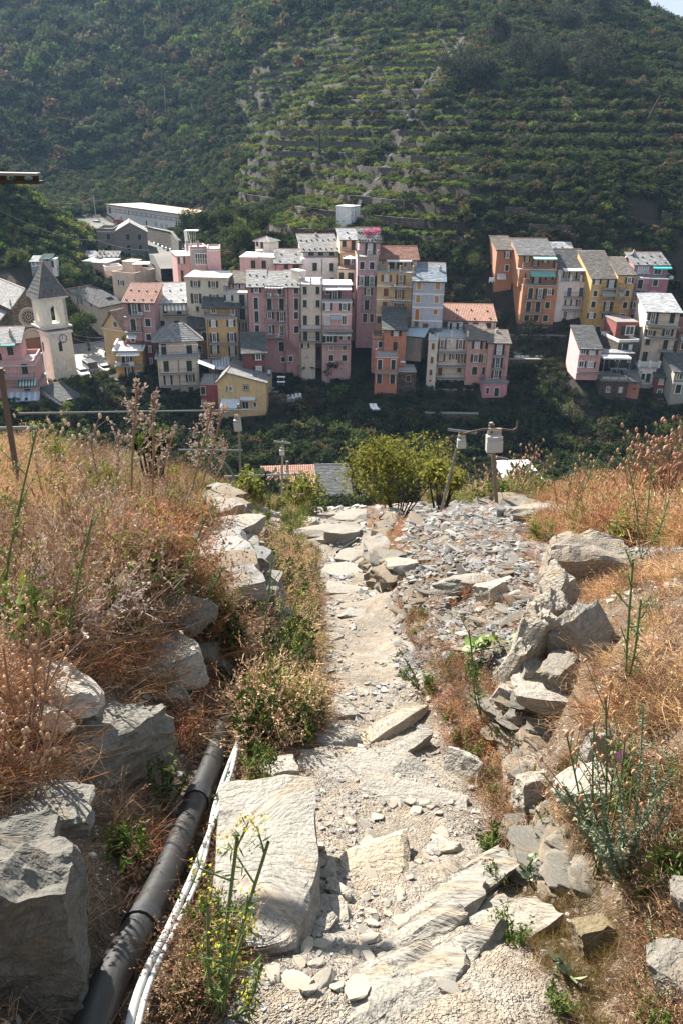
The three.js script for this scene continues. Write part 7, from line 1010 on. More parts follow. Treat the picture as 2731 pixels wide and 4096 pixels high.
// ---------- pipes ----------
const PIPE = [], HOSE = [];
{
  const P = PIPEXY.map((p) => p.clone()); PIPE.push(...P); const o = P[0].clone(), t = thing('water_pipe', 'thick black plastic pipe running down the gully on the left', 'pipe', o);
  part('pipe', tube(P.map((p) => p.clone().sub(o)), .04, 16, 90), mat({ color: lin(.035, .036, .038), map: rep(dirtTex, 2), roughness: .5 }), t);
  const pc = new THREE.CatmullRomCurve3(P.map((p) => p.clone().sub(o))); for (const k of [.27, .58]) { const A = pc.getPoint(k), B = pc.getPoint(k + .025); part('coupling', bar(A, B, .046, .046, 16), mat({ color: lin(.03, .03, .033), roughness: .45 }), t); }
  for (const [k, off, r] of [[0, .058, .0095], [1, .076, .007]]) { const Q_ = [[92, 1050], [113, 985], [147, 922], [175, 866], [198, 806], [215, 762], [227, 724], [241, 688], [254, 655], [264, 630], [271, 612]].map(([u, v], i) => { const p = v > 680 ? at(u, v, FG(u, v, { off: .065 })[1]) : FP(u, v, .04 + .012 * Math.sin(i * 1.9 + k * 2)); p.x += off * (i > 3 && i < 6 ? 1.2 - .5 * k : 1); return p; }); HOSE.push(...Q_); solo('hose', tube(Q_.map((p) => p.clone().sub(Q_[0])), r, 8, 110), paint(.36, .36, .35, { roughness: .5 }), k ? 'thin white hose, outer of two beside the black pipe' : 'thin white hose tied close along the black pipe', 'hose', Q_[0].clone()); }
  const h = [[516, 536], [540, 541], [565, 550], [590, 562], [614, 580]].map(([u, v]) => FP(u, v, .05)); solo('hose', tube(h.map((p) => p.clone().sub(h[0])), .028, 10, 40), mat({ color: lin(.03, .03, .033), roughness: .35 }), 'black water hose lying in the slates on the right', 'hose', h[0].clone());
  const h2 = [[337, 556], [348, 549], [358, 543]].map(([u, v]) => FP(u, v, .05)); solo('hose', tube(h2.map((p) => p.clone().sub(h2[0])), .022, 8, 20), mat({ color: lin(.03, .03, .033), roughness: .35 }), 'short black hose end on the path near the crest', 'hose', h2[0].clone());
}
// ---------- steel posts with junction boxes ----------
const steel = paint(.22, .225, .225, { roughness: .45, metalness: .55 }), rust = paint(.1, .075, .06, { roughness: .85 }), boxM = paint(.36, .375, .37, { roughness: .5 });
function boxPost(label, base, top, d, r, bx_, bars, m = steel) {
  const B = at(...base, d), T = at(...top, d), t = thing('steel_post', label, 'post', B); B.y -= .0; const L = (u, v, dd = d) => at(u, v, dd).sub(B);
  part('post', bar(V(0, -.6, 0), T.clone().sub(B), r, r, 12), m, t);
  if (bx_) { const [u0, v0, u1, v1] = bx_, a = L(u0, v0), b = L(u1, v1), w = b.x - a.x, h = a.y - b.y, c = a.clone().add(b).multiplyScalar(.5); const g = new THREE.Mesh(); const bb = bx(w, h * .72, w * .7, c.x, c.y - h * .12, c.z + r + w * .35, 0, 0, .06); const box = part('junction_box', bb, boxM, t); part('lid', bx(w * 1.04, h * .5, .02, c.x, c.y - h * .18, c.z + r + w * .71, 0, 0, .06), paint(.4, .415, .41, { roughness: .45 }), box); part('bracket', bx(w * .9, h * .34, .015, c.x, c.y + h * .36, c.z + r + .02), paint(.42, .36, .27), t); part('screw', bx(w * .12, w * .12, .02, c.x - w * .2, c.y + h * .36, c.z + r + .035), rust, t); }
  for (const [n, pts, rr_, mm] of bars) part(n, tube(pts.map(([u, v, dd]) => L(u, v, dd)), rr_, 8, 16), mm || m, t);
  part('clamp', bar(T.clone().sub(B).multiplyScalar(.94), T.clone().sub(B).multiplyScalar(.97), r * 1.5, r * 1.5, 10), rust, t); return t;
}
boxPost('tall steel post with junction box and long horizontal bar on the left bank', [241, 499], [238, 404], 15, .024, [234.2, 414.5, 241.8, 430], [['cross_bar', [[18, 413.5, 10], [120, 411.8, 12.3], [256, 409.8, 15.2]], .015], ['cross_bar', [[178, 450, 14], [242, 450.5, 15]], .022], ['brace', [[213, 452, 14.6], [226, 464, 14.8], [238, 484, 15]], .022]]);
boxPost('leaning steel post with small junction box right of the bush', [436, 502], [460.5, 430.5], 10.5, .019, [456.4, 434.5, 463.6, 446.5], [['cross_bar', [[446.5, 429.5, 10.4], [475.5, 433, 10.6]], .02]]);
boxPost('rusty steel post with large junction box and bent iron bar', [502.5, 496], [490, 422.5], 9.2, .026, [485.5, 427.5, 498.5, 449], [['iron_bar', [[462, 434, 9.1], [476, 430.5, 9.1], [494, 428.5, 9.2], [513, 430, 9.3], [516, 428, 9.3], [516.5, 420, 9.3]], .014, rust], ['cross_bar', [[487, 455.5, 10.4], [507, 459.5, 10.4]], .02]], paint(.2, .16, .13, { roughness: .7, metalness: .3 }));
boxPost('thin distant post with tiny junction box beyond the crest', [281, 494], [282.5, 441], 24, .035, [279.6, 447, 284.6, 454], [['cross_bar', [[273.5, 441.5, 24], [290.5, 443.5, 24]], .04], ['cross_bar', [[224, 476.5, 24], [302, 474, 24.5]], .035]]);
boxPost('very small far post with junction box behind the thin one', [287, 496], [287, 461], 30, .05, [285, 470, 289, 476], []);
boxPost('short steel pipe stump standing at the top of the scree', [497.5, 528], [500, 508], 8, .045, null, []);
boxPost('thick rusty post cut by the left edge of the picture', [12, 450], [0, 368], 7.5, .03, null, [['cross_bar', [[-20, 429, 7.5], [37, 427.5, 8]], .02, steel]], rust);
{ // dark steel beam of the monorail at the left edge
  const p = at(0, 177, 3.0), t = thing('monorail_beam', 'end of a dark steel rail beam with round holes at the left edge', 'beam', p), s = 3.3 / F, L = .32; const dk = paint(.03, .028, .027, { roughness: .5, metalness: .4 });
  t.scale.y = 0.6; part('top_flange', bx(L, .016, .05, -.02, .018, 0), steel, t); part('bottom_flange', bx(L + .012, .018, .05, -.02, -.026, 0), dk, t);
  const w = new THREE.Shape([[-.18, -.02], [.14, -.02], [.14, .014], [-.18, .014]].map(([a, b]) => new THREE.Vector2(a, b))); for (const x of [-.12, -.04, .04, .105]) { const h = new THREE.Path(); h.absellipse(x, -.003, .018, .012, 0, 6.283); w.holes.push(h); } part('web', new THREE.ExtrudeGeometry(w, { depth: .01, bevelEnabled: false, curveSegments: 8 }), dk, t);
}
// ---------- dry grass and low plants ----------
const grassMat = new THREE.MeshPhysicalMaterial({ color: 0xffffff, vertexColors: true, roughness: .9, specularIntensity: .2, transmission: .25, thickness: 0, side: THREE.DoubleSide });
function strip(P, C, pts, w, col, side) { const n = pts.length - 1; for (let i = 0; i < n; i++) { const a = pts[i], b = pts[i + 1], wa = w * (1 - .85 * i / n), wb = w * (1 - .85 * (i + 1) / n); const q = [a.clone().addScaledVector(side, wa), a.clone().addScaledVector(side, -wa), b.clone().addScaledVector(side, -wb), b.clone().addScaledVector(side, wb)]; for (const j of [0, 1, 2, 0, 2, 3]) { P.push(q[j].x, q[j].y, q[j].z); C.push(...col); } } }
function leafQ(P, C, c, dir, len, wid, col, r) { const s = dir.clone().cross(V(r() - .5, r() - .5, r() - .5)).normalize(), m = c.clone().addScaledVector(dir, len * .45), e = c.clone().addScaledVector(dir, len); const up = s.clone().cross(dir).multiplyScalar(wid * .35); const q = [c, m.clone().addScaledVector(s, wid).add(up), e, m.clone().addScaledVector(s, -wid).add(up)]; for (const j of [0, 1, 2, 0, 2, 3]) { P.push(q[j].x, q[j].y, q[j].z); C.push(...col); } }
const fin = (P, C) => { const g = poly(P); g.setAttribute('color', new THREE.Float32BufferAttribute(C, 3)); g.deleteAttribute('uv'); return g; };
const rd = (r) => V(r() - .5, r() - .5, r() - .5).normalize();
function clump(kind, seed) {
  const r = rng(seed), P = [], C = [], n = { straw: 34, tangle: 40, twig: 16, herb: 14 }[kind];
  for (let i = 0; i < n; i++) {
    const a = r() * 6.283, b = r() * 6.283, rad = Math.sqrt(r()) * (kind === 'tangle' ? .5 : .26), o = V(Math.cos(b) * rad, -.03, Math.sin(b) * rad), k = .55 + .8 * r(), col = [k, k * (.92 + .1 * r()), k * (.85 + .2 * r())], side = V(-Math.sin(a + .6), .2 * (r() - .5), Math.cos(a + .6));
    if (kind === 'straw') { const h = .55 + .55 * r(), ln = .15 + .65 * r(), pts = [0, .3, .6, .85, 1].map((t) => o.clone().add(V(Math.cos(a) * ln * t * t * h, h * (t - .28 * ln * t * t), Math.sin(a) * ln * t * t * h))); strip(P, C, pts, .0085, col, side); if (r() < .45) for (let j = 0; j < 4; j++) leafQ(P, C, pts[4].clone().lerp(pts[3], j * .3), pts[4].clone().sub(pts[3]).normalize().addScaledVector(rd(r), .5), .07, .012, col, r); }
    else if (kind === 'tangle') { const L = .5 + .8 * r(), pk = .12 + .35 * r(), pts = [0, .25, .5, .75, 1].map((t) => o.clone().add(V(Math.cos(a + t * (r() - .5)) * L * t * .8, pk * 4 * t * (1 - .8 * t) * .6 + .04 * r(), Math.sin(a + t * (r() - .5)) * L * t * .8))); strip(P, C, pts, .013, col, V(0, .8, 0).addScaledVector(rd(r), .6)); }
    else if (kind === 'twig') { const h = .5 + .5 * r(), d = V(Math.cos(a) * .6, 1, Math.sin(a) * .6), p1 = o.clone().addScaledVector(d, h * .5), p2 = p1.clone().addScaledVector(d.clone().addScaledVector(rd(r), .5), h * .5); strip(P, C, [o, p1, p2], .008, col.map((x) => x * .7), side); for (let j = 0; j < 5; j++) { const q = o.clone().lerp(p2, .25 + .7 * r()), e = q.clone().addScaledVector(rd(r).add(V(0, .5, 0)), .22); strip(P, C, [q, e], .006, col, side); for (let m = 0; m < 3; m++) leafQ(P, C, e.clone().lerp(q, m * .25), rd(r), .05, .016, col, r); } }
    else { const h = .5 + .5 * r(), d = V(Math.cos(a) * .55 * r(), 1, Math.sin(a) * .55 * r()), e = o.clone().addScaledVector(d, h); strip(P, C, [o, o.clone().lerp(e, .5), e], .008, [k * .6, k * .6, k * .5], side); for (let j = 0; j < 15; j++) leafQ(P, C, o.clone().lerp(e, .15 + .85 * j / 15), rd(r).add(V(0, .3, 0)).normalize(), .10 + .08 * r(), .028, [k * (.8 + .4 * r()), k, k * (.7 + .3 * r())], r); }
  }
  return fin(P, C);
}
const KINDS = ['straw', 'tangle', 'twig', 'herb'], clumpG = {}, clumpL = {}; for (const k of KINDS) { clumpG[k] = [0, 1, 2].map((i) => clump(k, 1200 + i * 17 + k.length)); clumpL[k] = clumpG[k].map(() => []); }
const DC = { gold: [.56, .38, .20], straw: [.50, .345, .21], rust: [.36, .17, .085], brown: [.24, .145, .085], grey: [.42, .36, .29], green: [.10, .14, .035], lime: [.2, .23, .06], dkgreen: [.05, .075, .025], moss: [.17, .12, .04], silver: [.2, .23, .16] };
const RG = rng(404);
function tuft(kind, p, h, c, w = 1) { const k = .75 + .5 * RG(), L = clumpL[kind]; L[Math.floor(RG() * 3)].push({ m: M4(p, qE((RG() - .5) * .25, RG() * 6.28, (RG() - .5) * .25), V(h * w * (.8 + .5 * RG()), h * (.75 + .5 * RG()), h * w * (.8 + .5 * RG()))), c: lin(c[0] * k, c[1] * k * (.92 + .16 * RG()), c[2] * k * (.9 + .2 * RG())) }); }
for (let i = 0; i < 62000; i++) {
  const d = .7 * Math.pow(32, RG()), x = (RG() - .5) * 1.2 * (d + .3); if (d > 21) continue; const y = groundY(x, d), p = V(x, y, -d), [u, v] = toPix(p); if (u < -45 || u > 727 || v > 1150) continue;
  const r = RG(), r2 = RG(), n = fbm(x * 1.4, d * 1.4, 3, 3), P_ = onPath(x, d); let kind, h, c, pr, w = 1;
  if (P_ > .25 && !(u < 318 && u > 258 && v > 545 && v < 740)) { if (P_ < .7 && r < .03) tuft(r2 < .5 ? 'tangle' : 'herb', p, .05 + .05 * r2, r2 < .5 ? DC.straw : DC.green); continue; }
  if (u < 262 && v < 655 && !(u > 232 && v > 505)) {                    // grassy left bank
    pr = (v < 600 ? .75 : .45) * (noise(x * 2.3, d * 2.3, 11) > -.12 ? 1 : .22); const far = v < 520; kind = r < .4 ? 'straw' : r < .75 ? 'tangle' : r < .93 ? 'twig' : 'herb'; h = (kind === 'tangle' ? .16 + .12 * r2 : .18 + .26 * r2 * r2) * (1 + .5 * n); c = n > .2 && r > .3 ? DC.rust : r2 < .42 ? DC.gold : r2 < .72 ? DC.straw : r2 < .86 ? DC.grey : DC.brown; if (u < 70 && v < 540) { c = r2 < .7 ? DC.gold : DC.straw; h *= 1.15; } if (u > 150 && n > .05 && v > 540) c = r2 < .5 ? DC.brown : DC.rust; if (kind === 'herb') c = DC.lime; if (far && u > 190 && r2 < .5) { kind = 'herb'; c = DC.lime; h = .3; }
  } else if (u < 118 && v > 800 || u > 55 && u < 168 && v > 702 && v < 832) { pr = .05; kind = 'tangle'; h = .08; c = DC.straw; }
  else if (u < 215 && v < 850) { pr = n > -.1 ? .3 : .15; kind = r < .7 ? 'tangle' : r < .92 ? 'twig' : 'straw'; h = .11 + .1 * r2; c = r2 < .4 ? DC.straw : r2 < .7 ? DC.rust : DC.brown; }
  else if (u < 120) { pr = .25; kind = r < .8 ? 'tangle' : 'twig'; h = .1 + .07 * r2; c = r2 < .5 ? DC.straw : DC.brown; }
  else if (u < 320 && v > 540 && v < 745 && u > 225) { pr = .95; kind = r < .42 ? 'herb' : r < .72 ? 'twig' : r < .85 ? 'straw' : 'tangle'; h = (.14 + .16 * r2) * (u > 300 ? .6 : 1); c = kind === 'herb' ? (r2 < .5 ? DC.green : r2 < .8 ? DC.lime : DC.dkgreen) : r2 < .5 ? DC.brown : DC.straw; if (u < 262 && kind === 'herb') c = DC.dkgreen; }
  else if (u < 275 && v >= 700) { pr = .75; kind = r < .45 ? 'tangle' : r < .7 ? 'twig' : 'herb'; h = .07 + .09 * r2; c = kind === 'herb' ? (r2 < .6 ? DC.dkgreen : DC.green) : r2 < .4 ? DC.straw : DC.brown; if (u > 130 && Math.abs(u - (235 - (v - 690) * .43)) < 16) pr = .05; }
  else if (u < 335 && v < 545) { pr = v < 512 ? .5 : .06; kind = r < .6 ? 'herb' : 'straw'; h = .16 + .18 * r2; c = kind === 'herb' ? (r2 < .5 ? DC.lime : DC.green) : DC.straw; if (u > 285 && u < 325 && v > 512) { pr = .5; } }
  else if (u > 535 && v < 545 + (u - 535) * .02 && v < 552) { pr = .9; kind = r < .72 ? 'straw' : r < .86 ? 'tangle' : 'herb'; h = .2 + .2 * r2; c = r2 < .55 ? DC.gold : r2 < .85 ? DC.straw : DC.rust; if (kind === 'herb') { c = DC.lime; h *= .9; } if (u < 575) h *= .7; }
  else if (u > 425 && u < 540 && v < 505) { pr = .75; kind = r < .6 ? 'herb' : r < .85 ? 'straw' : 'twig'; h = .22 + .22 * r2; c = kind === 'herb' ? (r2 < .6 ? DC.lime : DC.green) : DC.straw; }
  else if (u > 585 && v < 730) { pr = .75; kind = r < .7 ? 'tangle' : r < .85 ? 'straw' : 'twig'; if (v < 565) pr = .3; pr *= n > .02 ? .8 : .16; h = .06 + .08 * r2; c = r2 < .6 ? DC.straw : r2 < .68 ? DC.rust : r2 < .84 ? DC.gold : DC.brown; }
  else if (u > 372 && u < 530 && v > 610 && v < 830 && v > 560 + (u - 372)) { pr = n > 0 ? .42 : .16; kind = r < .5 ? 'tangle' : r < .88 ? 'twig' : 'herb'; h = .06 + .07 * r2; c = r2 < .5 ? DC.straw : r2 < .88 ? DC.brown : DC.rust; if (kind === 'herb') c = DC.green; }
  else if (u > 360 && u < 400 && v > 520 && v <= 610) { pr = .4; kind = r < .6 ? 'twig' : 'tangle'; h = .16; c = r2 < .5 ? DC.rust : DC.straw; }
  else if (u > 470 && v >= 760) { pr = u > 560 ? .5 : .35; kind = r < .55 ? 'tangle' : r < .75 ? 'twig' : 'herb'; h = .05 + .07 * r2; c = kind === 'herb' ? (r2 < .5 ? DC.silver : DC.green) : r2 < .5 ? DC.straw : DC.brown; if (u > 515 && u < 640 && v > 840) { c = DC.moss; h = .022 + .02 * r2; kind = 'tangle'; pr = n > -.1 ? 1 : .5; } }
  else { pr = .05; kind = r < .6 ? 'tangle' : 'twig'; h = .08 + .05 * r2; c = r2 < .5 ? DC.straw : DC.rust; }
  if (u < 280 && v > 660 && PIPE.some((q, i) => i && segD(p, PIPE[i - 1], q) < .11) || u < 280 && v > 600 && HOSE.some((q, i) => i % 11 && segD(p, HOSE[i - 1], q) < .06)) continue;
  if (RG() < pr * clamp(.35 + d * .16, .45, 1)) tuft(kind, p, h, c, kind === 'straw' ? .85 : 1);
}
const CL = { straw: ['dry_grass', 'tall straw coloured dry grass on the banks'], tangle: ['dry_grass', 'tangled brown and straw coloured grass stems on the banks'], twig: ['dry_herbs', 'dead twiggy herbs among the dry grass'], herb: ['green_herbs', 'small green leafy herbs along the path and crest'] };
for (const k of KINDS) clumpL[k].forEach((l, i) => stuff(CL[k][0], clumpG[k][i], grassMat, l, CL[k][1], 'grass'));
// ---------- single plants ----------
const greenStem = paint(.10, .13, .05), dryStem = paint(.22, .13, .085), paleStem = paint(.4, .3, .2);
function plantAt(name, label, cat, u, v, build, d) { const p = d ? at(u, v, d) : FP(u, v), t = thing(name, label, cat, p), r = rng(Math.round(u * 17 + v * 3)); build(t, r, (a, b) => at(a, b, -p.z).sub(p)); return t; }
// plumed dry stems of wormwood on the left bank
[[131, 530, 137, 389, 'tallest'], [150, 524, 153, 396, 'second tallest'], [120, 512, 118, 436, 'leftmost'], [193, 512, 224, 406, 'long right leaning'], [183, 520, 213, 404, 'bushy right'], [207, 508, 226, 440, 'rightmost short'], [152, 505, 176, 427, 'middle low'], [100, 500, 88, 432, 'small left']].forEach(([u, v, tu, tv, w], i) => plantAt('plumed_herb', `${w} dry plumed stem of wormwood on the left bank against the village`, 'plant', u, v, (t, r, L) => {
  const T = L(tu, tv), h = T.length(), mid = T.clone().multiplyScalar(.5).add(V(.04 * (r() - .5), 0, 0)); const st = [tube([V(0, -.03, 0), mid, T], .0055 * h / .7, 5, 14)], P = [], C = []; const crv = new THREE.CatmullRomCurve3([V(0, 0, 0), mid, T]);
  const fluff = (a, b, k) => { for (let j = 0; j < k; j++) { const q = a.clone().lerp(b, r()).addScaledVector(rd(r), .012 * h), c = .7 + .6 * r(); leafQ(P, C, q, rd(r).add(V(0, .4, 0)).normalize(), .03 * h, .009 * h, [.36 * c, .28 * c, .225 * c], r); } };
  for (let j = 0; j < 15; j++) { const k = .35 + .62 * j / 15, q = crv.getPoint(k), e = q.clone().addScaledVector(V(r() - .5, .75, r() - .5).normalize(), h * (.34 - .24 * k) * (.7 + .6 * r())); st.push(bar(q, e, .0022, .0012, 4)); fluff(q.clone().lerp(e, .45), e, 12); } fluff(crv.getPoint(.86), T, 26);
  part('stem', merge(st.map((g) => { g.deleteAttribute('uv'); return g; })), dryStem, t); part('plume', fin(P, C), grassMat, t); }));
// fennel
function fennel(label, u, v, stems, col = [.5, .45, .06], d) { plantAt('fennel', label, 'plant', u, v, (t, r, L) => {
  for (const [tu, tv, du, dv] of stems) { const o = du !== undefined ? L(du, dv) : V(0, -.02, 0), T = L(tu, tv), h = T.clone().sub(o).length(), crv = new THREE.CatmullRomCurve3([o, o.clone().lerp(T, .5).add(V(.03 * (r() - .5), 0, .03)), T]); const st = [new THREE.TubeGeometry(crv, 16, .0036, 6)], P = [], C = [], Y = [], YC = [];
    for (let j = 0; j < 6; j++) { const q = crv.getPoint(.3 + .13 * j), e = q.clone().add(V((r() - .5) * .2, .05 + .1 * r(), (r() - .5) * .16).multiplyScalar(clamp(h, .3, 1))); st.push(bar(q, e, .0022, .0014, 4)); for (let m = 0; m < 12; m++) leafQ(P, C, q.clone().lerp(e, r()), rd(r), .03, .0022, [.10, .15, .04], r); if (j > 1) for (let m = 0; m < 16; m++) { const c = .7 + .5 * r(); leafQ(Y, YC, e.clone().add(V(r() - .5, .25 * (r() - .2), r() - .5).multiplyScalar(.045)), rd(r), .006, .004, col.map((x) => x * c), r); } }
    part('stem', merge(st), greenStem, t); part('leaves', fin(P, C), grassMat, t); if (Y.length) part('flowers', fin(Y, YC), grassMat, t); } }, d); }
fennel('green fennel with yellow flowers beside the big pale slab at the bottom', 222, 1015, [[237, 838], [268, 842], [208, 905], [245, 930], [262, 965]]);
fennel('tall thick stemmed fennel leaning in at the left edge', 2, 640, [[36, 432, 0, 640], [22, 500, 2, 610], [40, 560, 8, 650]], [.4, .4, .1]);
fennel('green fennel stem rising through the dry grass on the left bank', 62, 660, [[92, 520]], [.35, .36, .1]);
fennel('thin fennel stem crossing in front of the left wall', 162, 640, [[186, 560], [205, 520]], [.35, .36, .1]);
fennel('fennel growing along the left edge of the path', 262, 690, [[300, 590], [285, 600], [310, 640], [272, 560]], [.42, .42, .1]);
fennel('thin green upright stalk on the scree at the right', 553, 588, [[551, 525], [575, 535]], [.3, .3, .1]); fennel('tall fine fennel in the golden grass at the right', 560, 535, [[575, 440], [548, 450], [600, 450], [590, 470]], [.3, .3, .12]); fennel('second tall fennel in the golden grass at the right edge', 640, 560, [[625, 450], [650, 470], [668, 500]], [.28, .3, .12]); fennel('thin green stalk on the right bank among dry stems', 624, 690, [[632, 560], [640, 600]], [.3, .3, .1]); fennel('small green stalk standing by the right wall', 482, 720, [[468, 630], [470, 660]], [.3, .3, .1]);
// dry seed heads
function seedStems(label, u, v, stems, col, hr = .008, o = {}) { plantAt(o.name || 'dry_thistle', label, 'plant', u, v, (t, r, L) => { const st = [], hd = []; for (const [tu, tv] of stems) { const T = L(tu, tv); T.z += (r() - .5) * .06; const crv = new THREE.CatmullRomCurve3([V((r() - .5) * .05, -.03, 0), T.clone().multiplyScalar(.55).add(V((r() - .5) * .06, 0, .02)), T]); st.push(new THREE.TubeGeometry(crv, 12, o.sr || .0025, 5)); const ends = [T]; for (let j = 0; j < (o.br || 7); j++) { const q = crv.getPoint(.4 + .55 * r()), e = q.clone().add(V((r() - .5) * .16, .04 + .09 * r(), (r() - .5) * .12).multiplyScalar(o.k || 1)); st.push(bar(q, e, .0014, .001, 4)); ends.push(e); } for (const e of ends) { const g = new THREE.SphereGeometry(hr * (.8 + .5 * r()), 7, 6); g.scale(.75, 1.4, .75); g.rotateZ((r() - .5) * .8); g.translate(e.x, e.y, e.z); hd.push(g); } } part('stem', merge(st), o.stem || dryStem, t); part('seed_head', merge(hd), paint(...col), t); }); }
seedStems('dry thistle with swollen tan seed heads at the left edge', 30, 760, [[8, 640], [24, 620], [42, 610], [55, 640], [66, 650], [20, 680], [48, 690], [38, 720]], [.48, .3, .17], .0065);
seedStems('second dry thistle with tan seed heads just below the first', 20, 800, [[6, 720], [30, 730], [50, 745], [14, 760], [62, 700]], [.46, .29, .17], .006);
seedStems('dry stems with small pale heads on the left bank below the plumes', 110, 560, [[100, 470], [118, 480], [132, 500], [90, 500], [146, 508], [80, 480]], [.5, .37, .24], .011, { br: 8, k: 1.4 });
seedStems('dry stems with pale heads in front of the small white cottage', 50, 520, [[48, 422], [62, 430], [78, 426], [100, 416], [36, 440], [28, 430], [90, 438]], [.5, .4, .27], .016, { br: 6, k: 1.8 });
seedStems('brown branching dry plant tall against the dark garden at the right', 664, 530, [[640, 446], [655, 452], [668, 444], [676, 460], [648, 468], [682, 450], [660, 470], [672, 478]], [.36, .2, .12], .015, { br: 22, k: 2.4, sr: .005 });
seedStems('smaller brown branching dry plant left of the tallest one', 622, 520, [[622, 458], [634, 466], [612, 476], [640, 452]], [.38, .22, .13], .014, { br: 16, k: 2.2, sr: .004 }); seedStems('dry plant with tufted heads beside the rusty post', 512, 505, [[524, 458], [535, 446], [518, 466], [546, 460], [478, 470]], [.42, .27, .16], .014, { br: 12, k: 2, sr: .004 });
seedStems('dry bent stems in the middle of the golden grass', 570, 520, [[590, 462], [580, 470], [604, 476]], [.4, .27, .15], .013, { br: 10, k: 2, sr: .004 });
seedStems('flowering weed with orange brown buds over the mossy hollow', 600, 870, [[566, 735], [592, 720], [610, 760], [625, 740], [560, 780], [580, 800], [636, 780], [606, 700]], [.4, .2, .1], .006, { name: 'budded_weed', stem: greenStem, br: 6 });
// leafy plants
function leafy(name, label, u, v, stems, col, len, wid, o = {}) { return plantAt(name, label, o.cat || 'plant', u, v, (t, r, L) => { const st = [], P = [], C = []; for (const [tu, tv] of stems) { const T = L(tu, tv); T.z += (r() - .5) * (o.dz ?? .1); const crv = new THREE.CatmullRomCurve3([V(0, -.03, 0), T.clone().multiplyScalar(.5).add(V((r() - .5) * .04, 0, (r() - .5) * .04)), T]); st.push(new THREE.TubeGeometry(crv, 10, o.sr || .003, 5)); const n = o.n || 26; for (let j = 0; j < n; j++) { const q = crv.getPoint(.2 + .8 * j / n), c = .65 + .7 * r(); leafQ(P, C, q, rd(r).add(V(0, .35, 0)).normalize(), len * (.7 + .6 * r()), wid, [col[0] * c * (.8 + .5 * r()), col[1] * c, col[2] * c], r); } } part('stem', merge(st), o.stem || greenStem, t); part('leaves', fin(P, C), grassMat, t); }); }
const fan = (u, v, n, sp, top, seed) => { const r = rng(seed); return [...Array(n)].map((_, i) => [u + (i / (n - 1) - .5) * sp * (.7 + .6 * r()), v - top * (.5 + .6 * r())]); };
const pf = leafy('pink_flowering_plant', 'silvery green plant with pink flowers hanging over the right wall', 625, 880, fan(622, 875, 20, 130, 78, 5).concat([[623, 757], [604, 770], [650, 720], [668, 760]]), [.2, .24, .155], .014, .0036, { n: 80, dz: .22, sr: .0016 });
{ const c = at(622, 757, 1.58).sub(pf.position), P = []; const m = paint(.62, .16, .36); for (let k = 0; k < 5; k++) { const a = k * 1.257, s = new THREE.Shape(); s.moveTo(0, 0); s.bezierCurveTo(.006, .004, .011, .013, .007, .017); s.lineTo(.003, .015); s.lineTo(0, .018); s.lineTo(-.003, .015); s.lineTo(-.007, .017); s.bezierCurveTo(-.011, .013, -.006, .004, 0, 0); const g = new THREE.ExtrudeGeometry(s, { depth: .0006, bevelEnabled: false }); g.rotateX(-.35); g.rotateZ(a); g.rotateX(-.5); g.translate(c.x, c.y, c.z); part('petal', g, m, pf); } const g2 = new THREE.SphereGeometry(.008, 8, 6); const c2 = at(648, 763, 1.6).sub(pf.position); g2.translate(c2.x, c2.y, c2.z); part('flower_bud', g2, m, pf); const c3 = at(678, 806, 1.4).sub(pf.position), g3 = new THREE.SphereGeometry(.009, 8, 6); g3.translate(c3.x, c3.y, c3.z); part('flower_bud', g3, paint(.5, .3, .48), pf); }
leafy('herb', 'upright green herb at the right edge of the path, lower one', 420, 690, [[398, 668], [404, 660], [412, 672], [394, 676]], [.07, .11, .03], .02, .005, { n: 22 }); leafy('herb', 'dark green herb on the dry bush right of the path, upper one', 404, 655, [[390, 660], [396, 652], [402, 664]], [.06, .1, .03], .02, .005, { n: 20 }); leafy('herb', 'small succulent sprout at the top of the bedrock', 533, 878, [[526, 866], [532, 860], [538, 864], [520, 872]], [.2, .24, .16], .03, .009, { n: 5 }); leafy('herb', 'small pale leafed seedling near the bottom right', 565, 975, [[552, 958], [560, 965], [572, 966]], [.22, .26, .15], .035, .01, { n: 4 });
leafy('herb', 'grey green herb standing beside the black pipe', 165, 810, fan(165, 810, 9, 40, 60, 8), [.10, .12, .05], .022, .005, { n: 36 }); leafy('herb', 'leafy green weed in the gully right of the pipe', 232, 830, fan(228, 830, 6, 30, 30, 9), [.08, .11, .05], .022, .009, { n: 24 }); leafy('herb', 'grey green herb growing from the foot of the left wall', 190, 650, fan(195, 650, 9, 60, 80, 10), [.13, .15, .075], .03, .007, { n: 34 }); leafy('creeping_herb', 'low green creeping herb at the edge of the path by the step stones', 258, 812, fan(258, 812, 10, 60, 12, 12), [.08, .12, .045], .02, .008, { n: 20 });
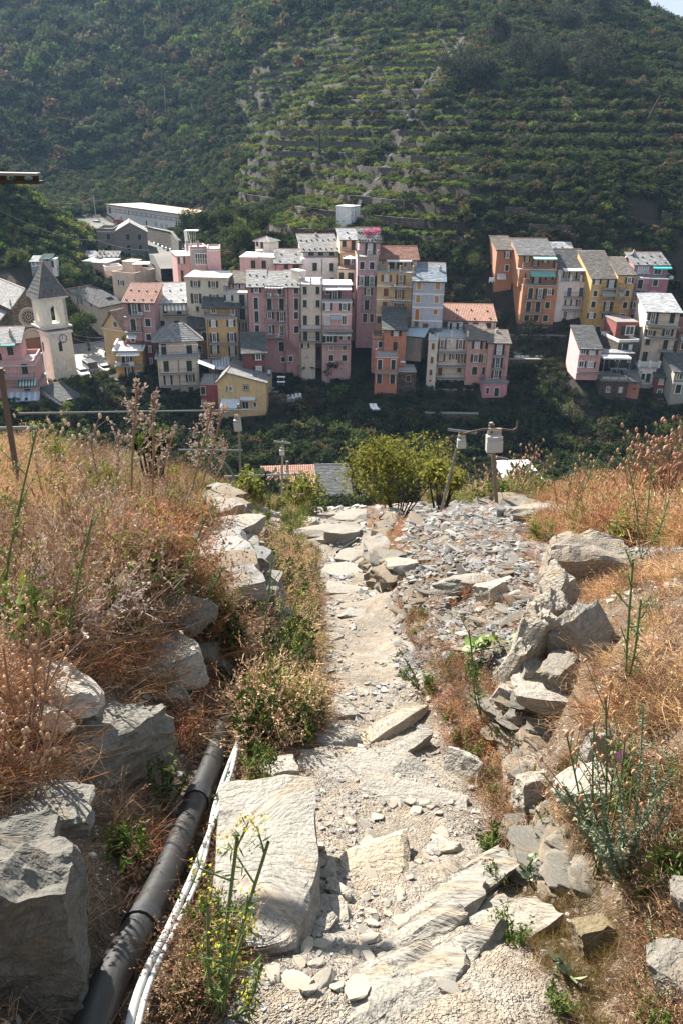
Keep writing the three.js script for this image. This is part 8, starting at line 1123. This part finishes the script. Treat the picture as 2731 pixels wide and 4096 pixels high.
// wild vine with round leaves in the scree
plantAt('wild_vine', 'small vine with round bright green leaves in the scree', 'plant', 492, 655, (t, r) => { for (let i = 0; i < 15; i++) { const s = .022 + .016 * r(), g = new THREE.CircleGeometry(s, 9); const p = g.attributes.position; for (let k = 1; k < p.count; k++) { const q = 1 + .16 * Math.sin(k * 2.4); p.setX(k, p.getX(k) * q); p.setZ(k, .25 * (p.getX(k) ** 2) / s + .008 * Math.sin(k * 3)); } g.rotateX(-.9 + .8 * (r() - .5)); g.rotateY(r() * 6); g.translate((r() - .55) * .26, .04 + .06 * r(), (r() - .5) * .1); g.computeVertexNormals(); part('leaf', g, pick([vineM, vineM2], r), t); } part('stem', merge([bar(V(-.16, 0, 0), V(.1, .06, 0), .003), bar(V(0, 0, 0), V(.12, .1, .02), .003)]), greenStem, t); });
// bushes at the crest
function bush(label, u, v, d, R, n, size, col, o = {}) { const p = at(u, v, d), t = thing('bush', label, 'bush', p), r = rng(Math.round(u + v * 3)), g = leafBall(R, n, size, Math.round(u * 3 + v), o.sq || .9, col, .6, o.lumps || 8); g.translate(0, R * .55, 0); part('foliage', g, leafMat, t); const st = []; for (let i = 0; i < 9; i++) { const a = r() * 6.28; st.push(bar(V(Math.cos(a) * .1, -.3, Math.sin(a) * .1), V(Math.cos(a) * R * .6, R * (.5 + .7 * r()), Math.sin(a) * R * .6), .018, .006, 5)); } part('branches', merge(st), barkMat, t); if (o.shoots) { const P = [], C = [], tw = []; for (const [a, b] of o.shoots) { const e = at(a, b, d - .1).sub(p), s = V(e.x * .6, R * .6, 0); tw.push(bar(s, e, .008, .004, 4)); for (let j = 0; j < 60; j++) { const k = .6 + .8 * r(); leafQ(P, C, s.clone().lerp(e, r()).addScaledVector(rd(r), .04), rd(r), size * 1.5, size * .5, col.map((x) => x * k), r); } } part('shoots', merge([...tw]), barkMat, t); part('shoot_leaves', fin(P, C), grassMat, t); } return t; }
bush('large yellow green bush at the crest in the middle of the picture', 398, 505, 13.5, 1.15, 7000, .038, [.13, .15, .035], { sq: .7, shoots: [[370, 432], [378, 446], [362, 452], [386, 455], [420, 462], [432, 470], [357, 462], [405, 458], [344, 474], [446, 478]], lumps: 20 });
bush('smaller leafy bush right of the large yellow green one', 440, 492, 12, .42, 900, .05, [.17, .19, .045]); bush('dark glossy bush behind the plumed stems on the left', 152, 458, 8.5, .3, 1700, .034, [.045, .075, .02]); bush('light green bush at the crest behind the left wall', 255, 494, 14, .4, 1100, .05, [.15, .18, .05]); bush('yellow green creeper beside the path at the crest', 303, 512, 15, .6, 1000, .055, [.13, .16, .04]); renderer.render(scene, camera);
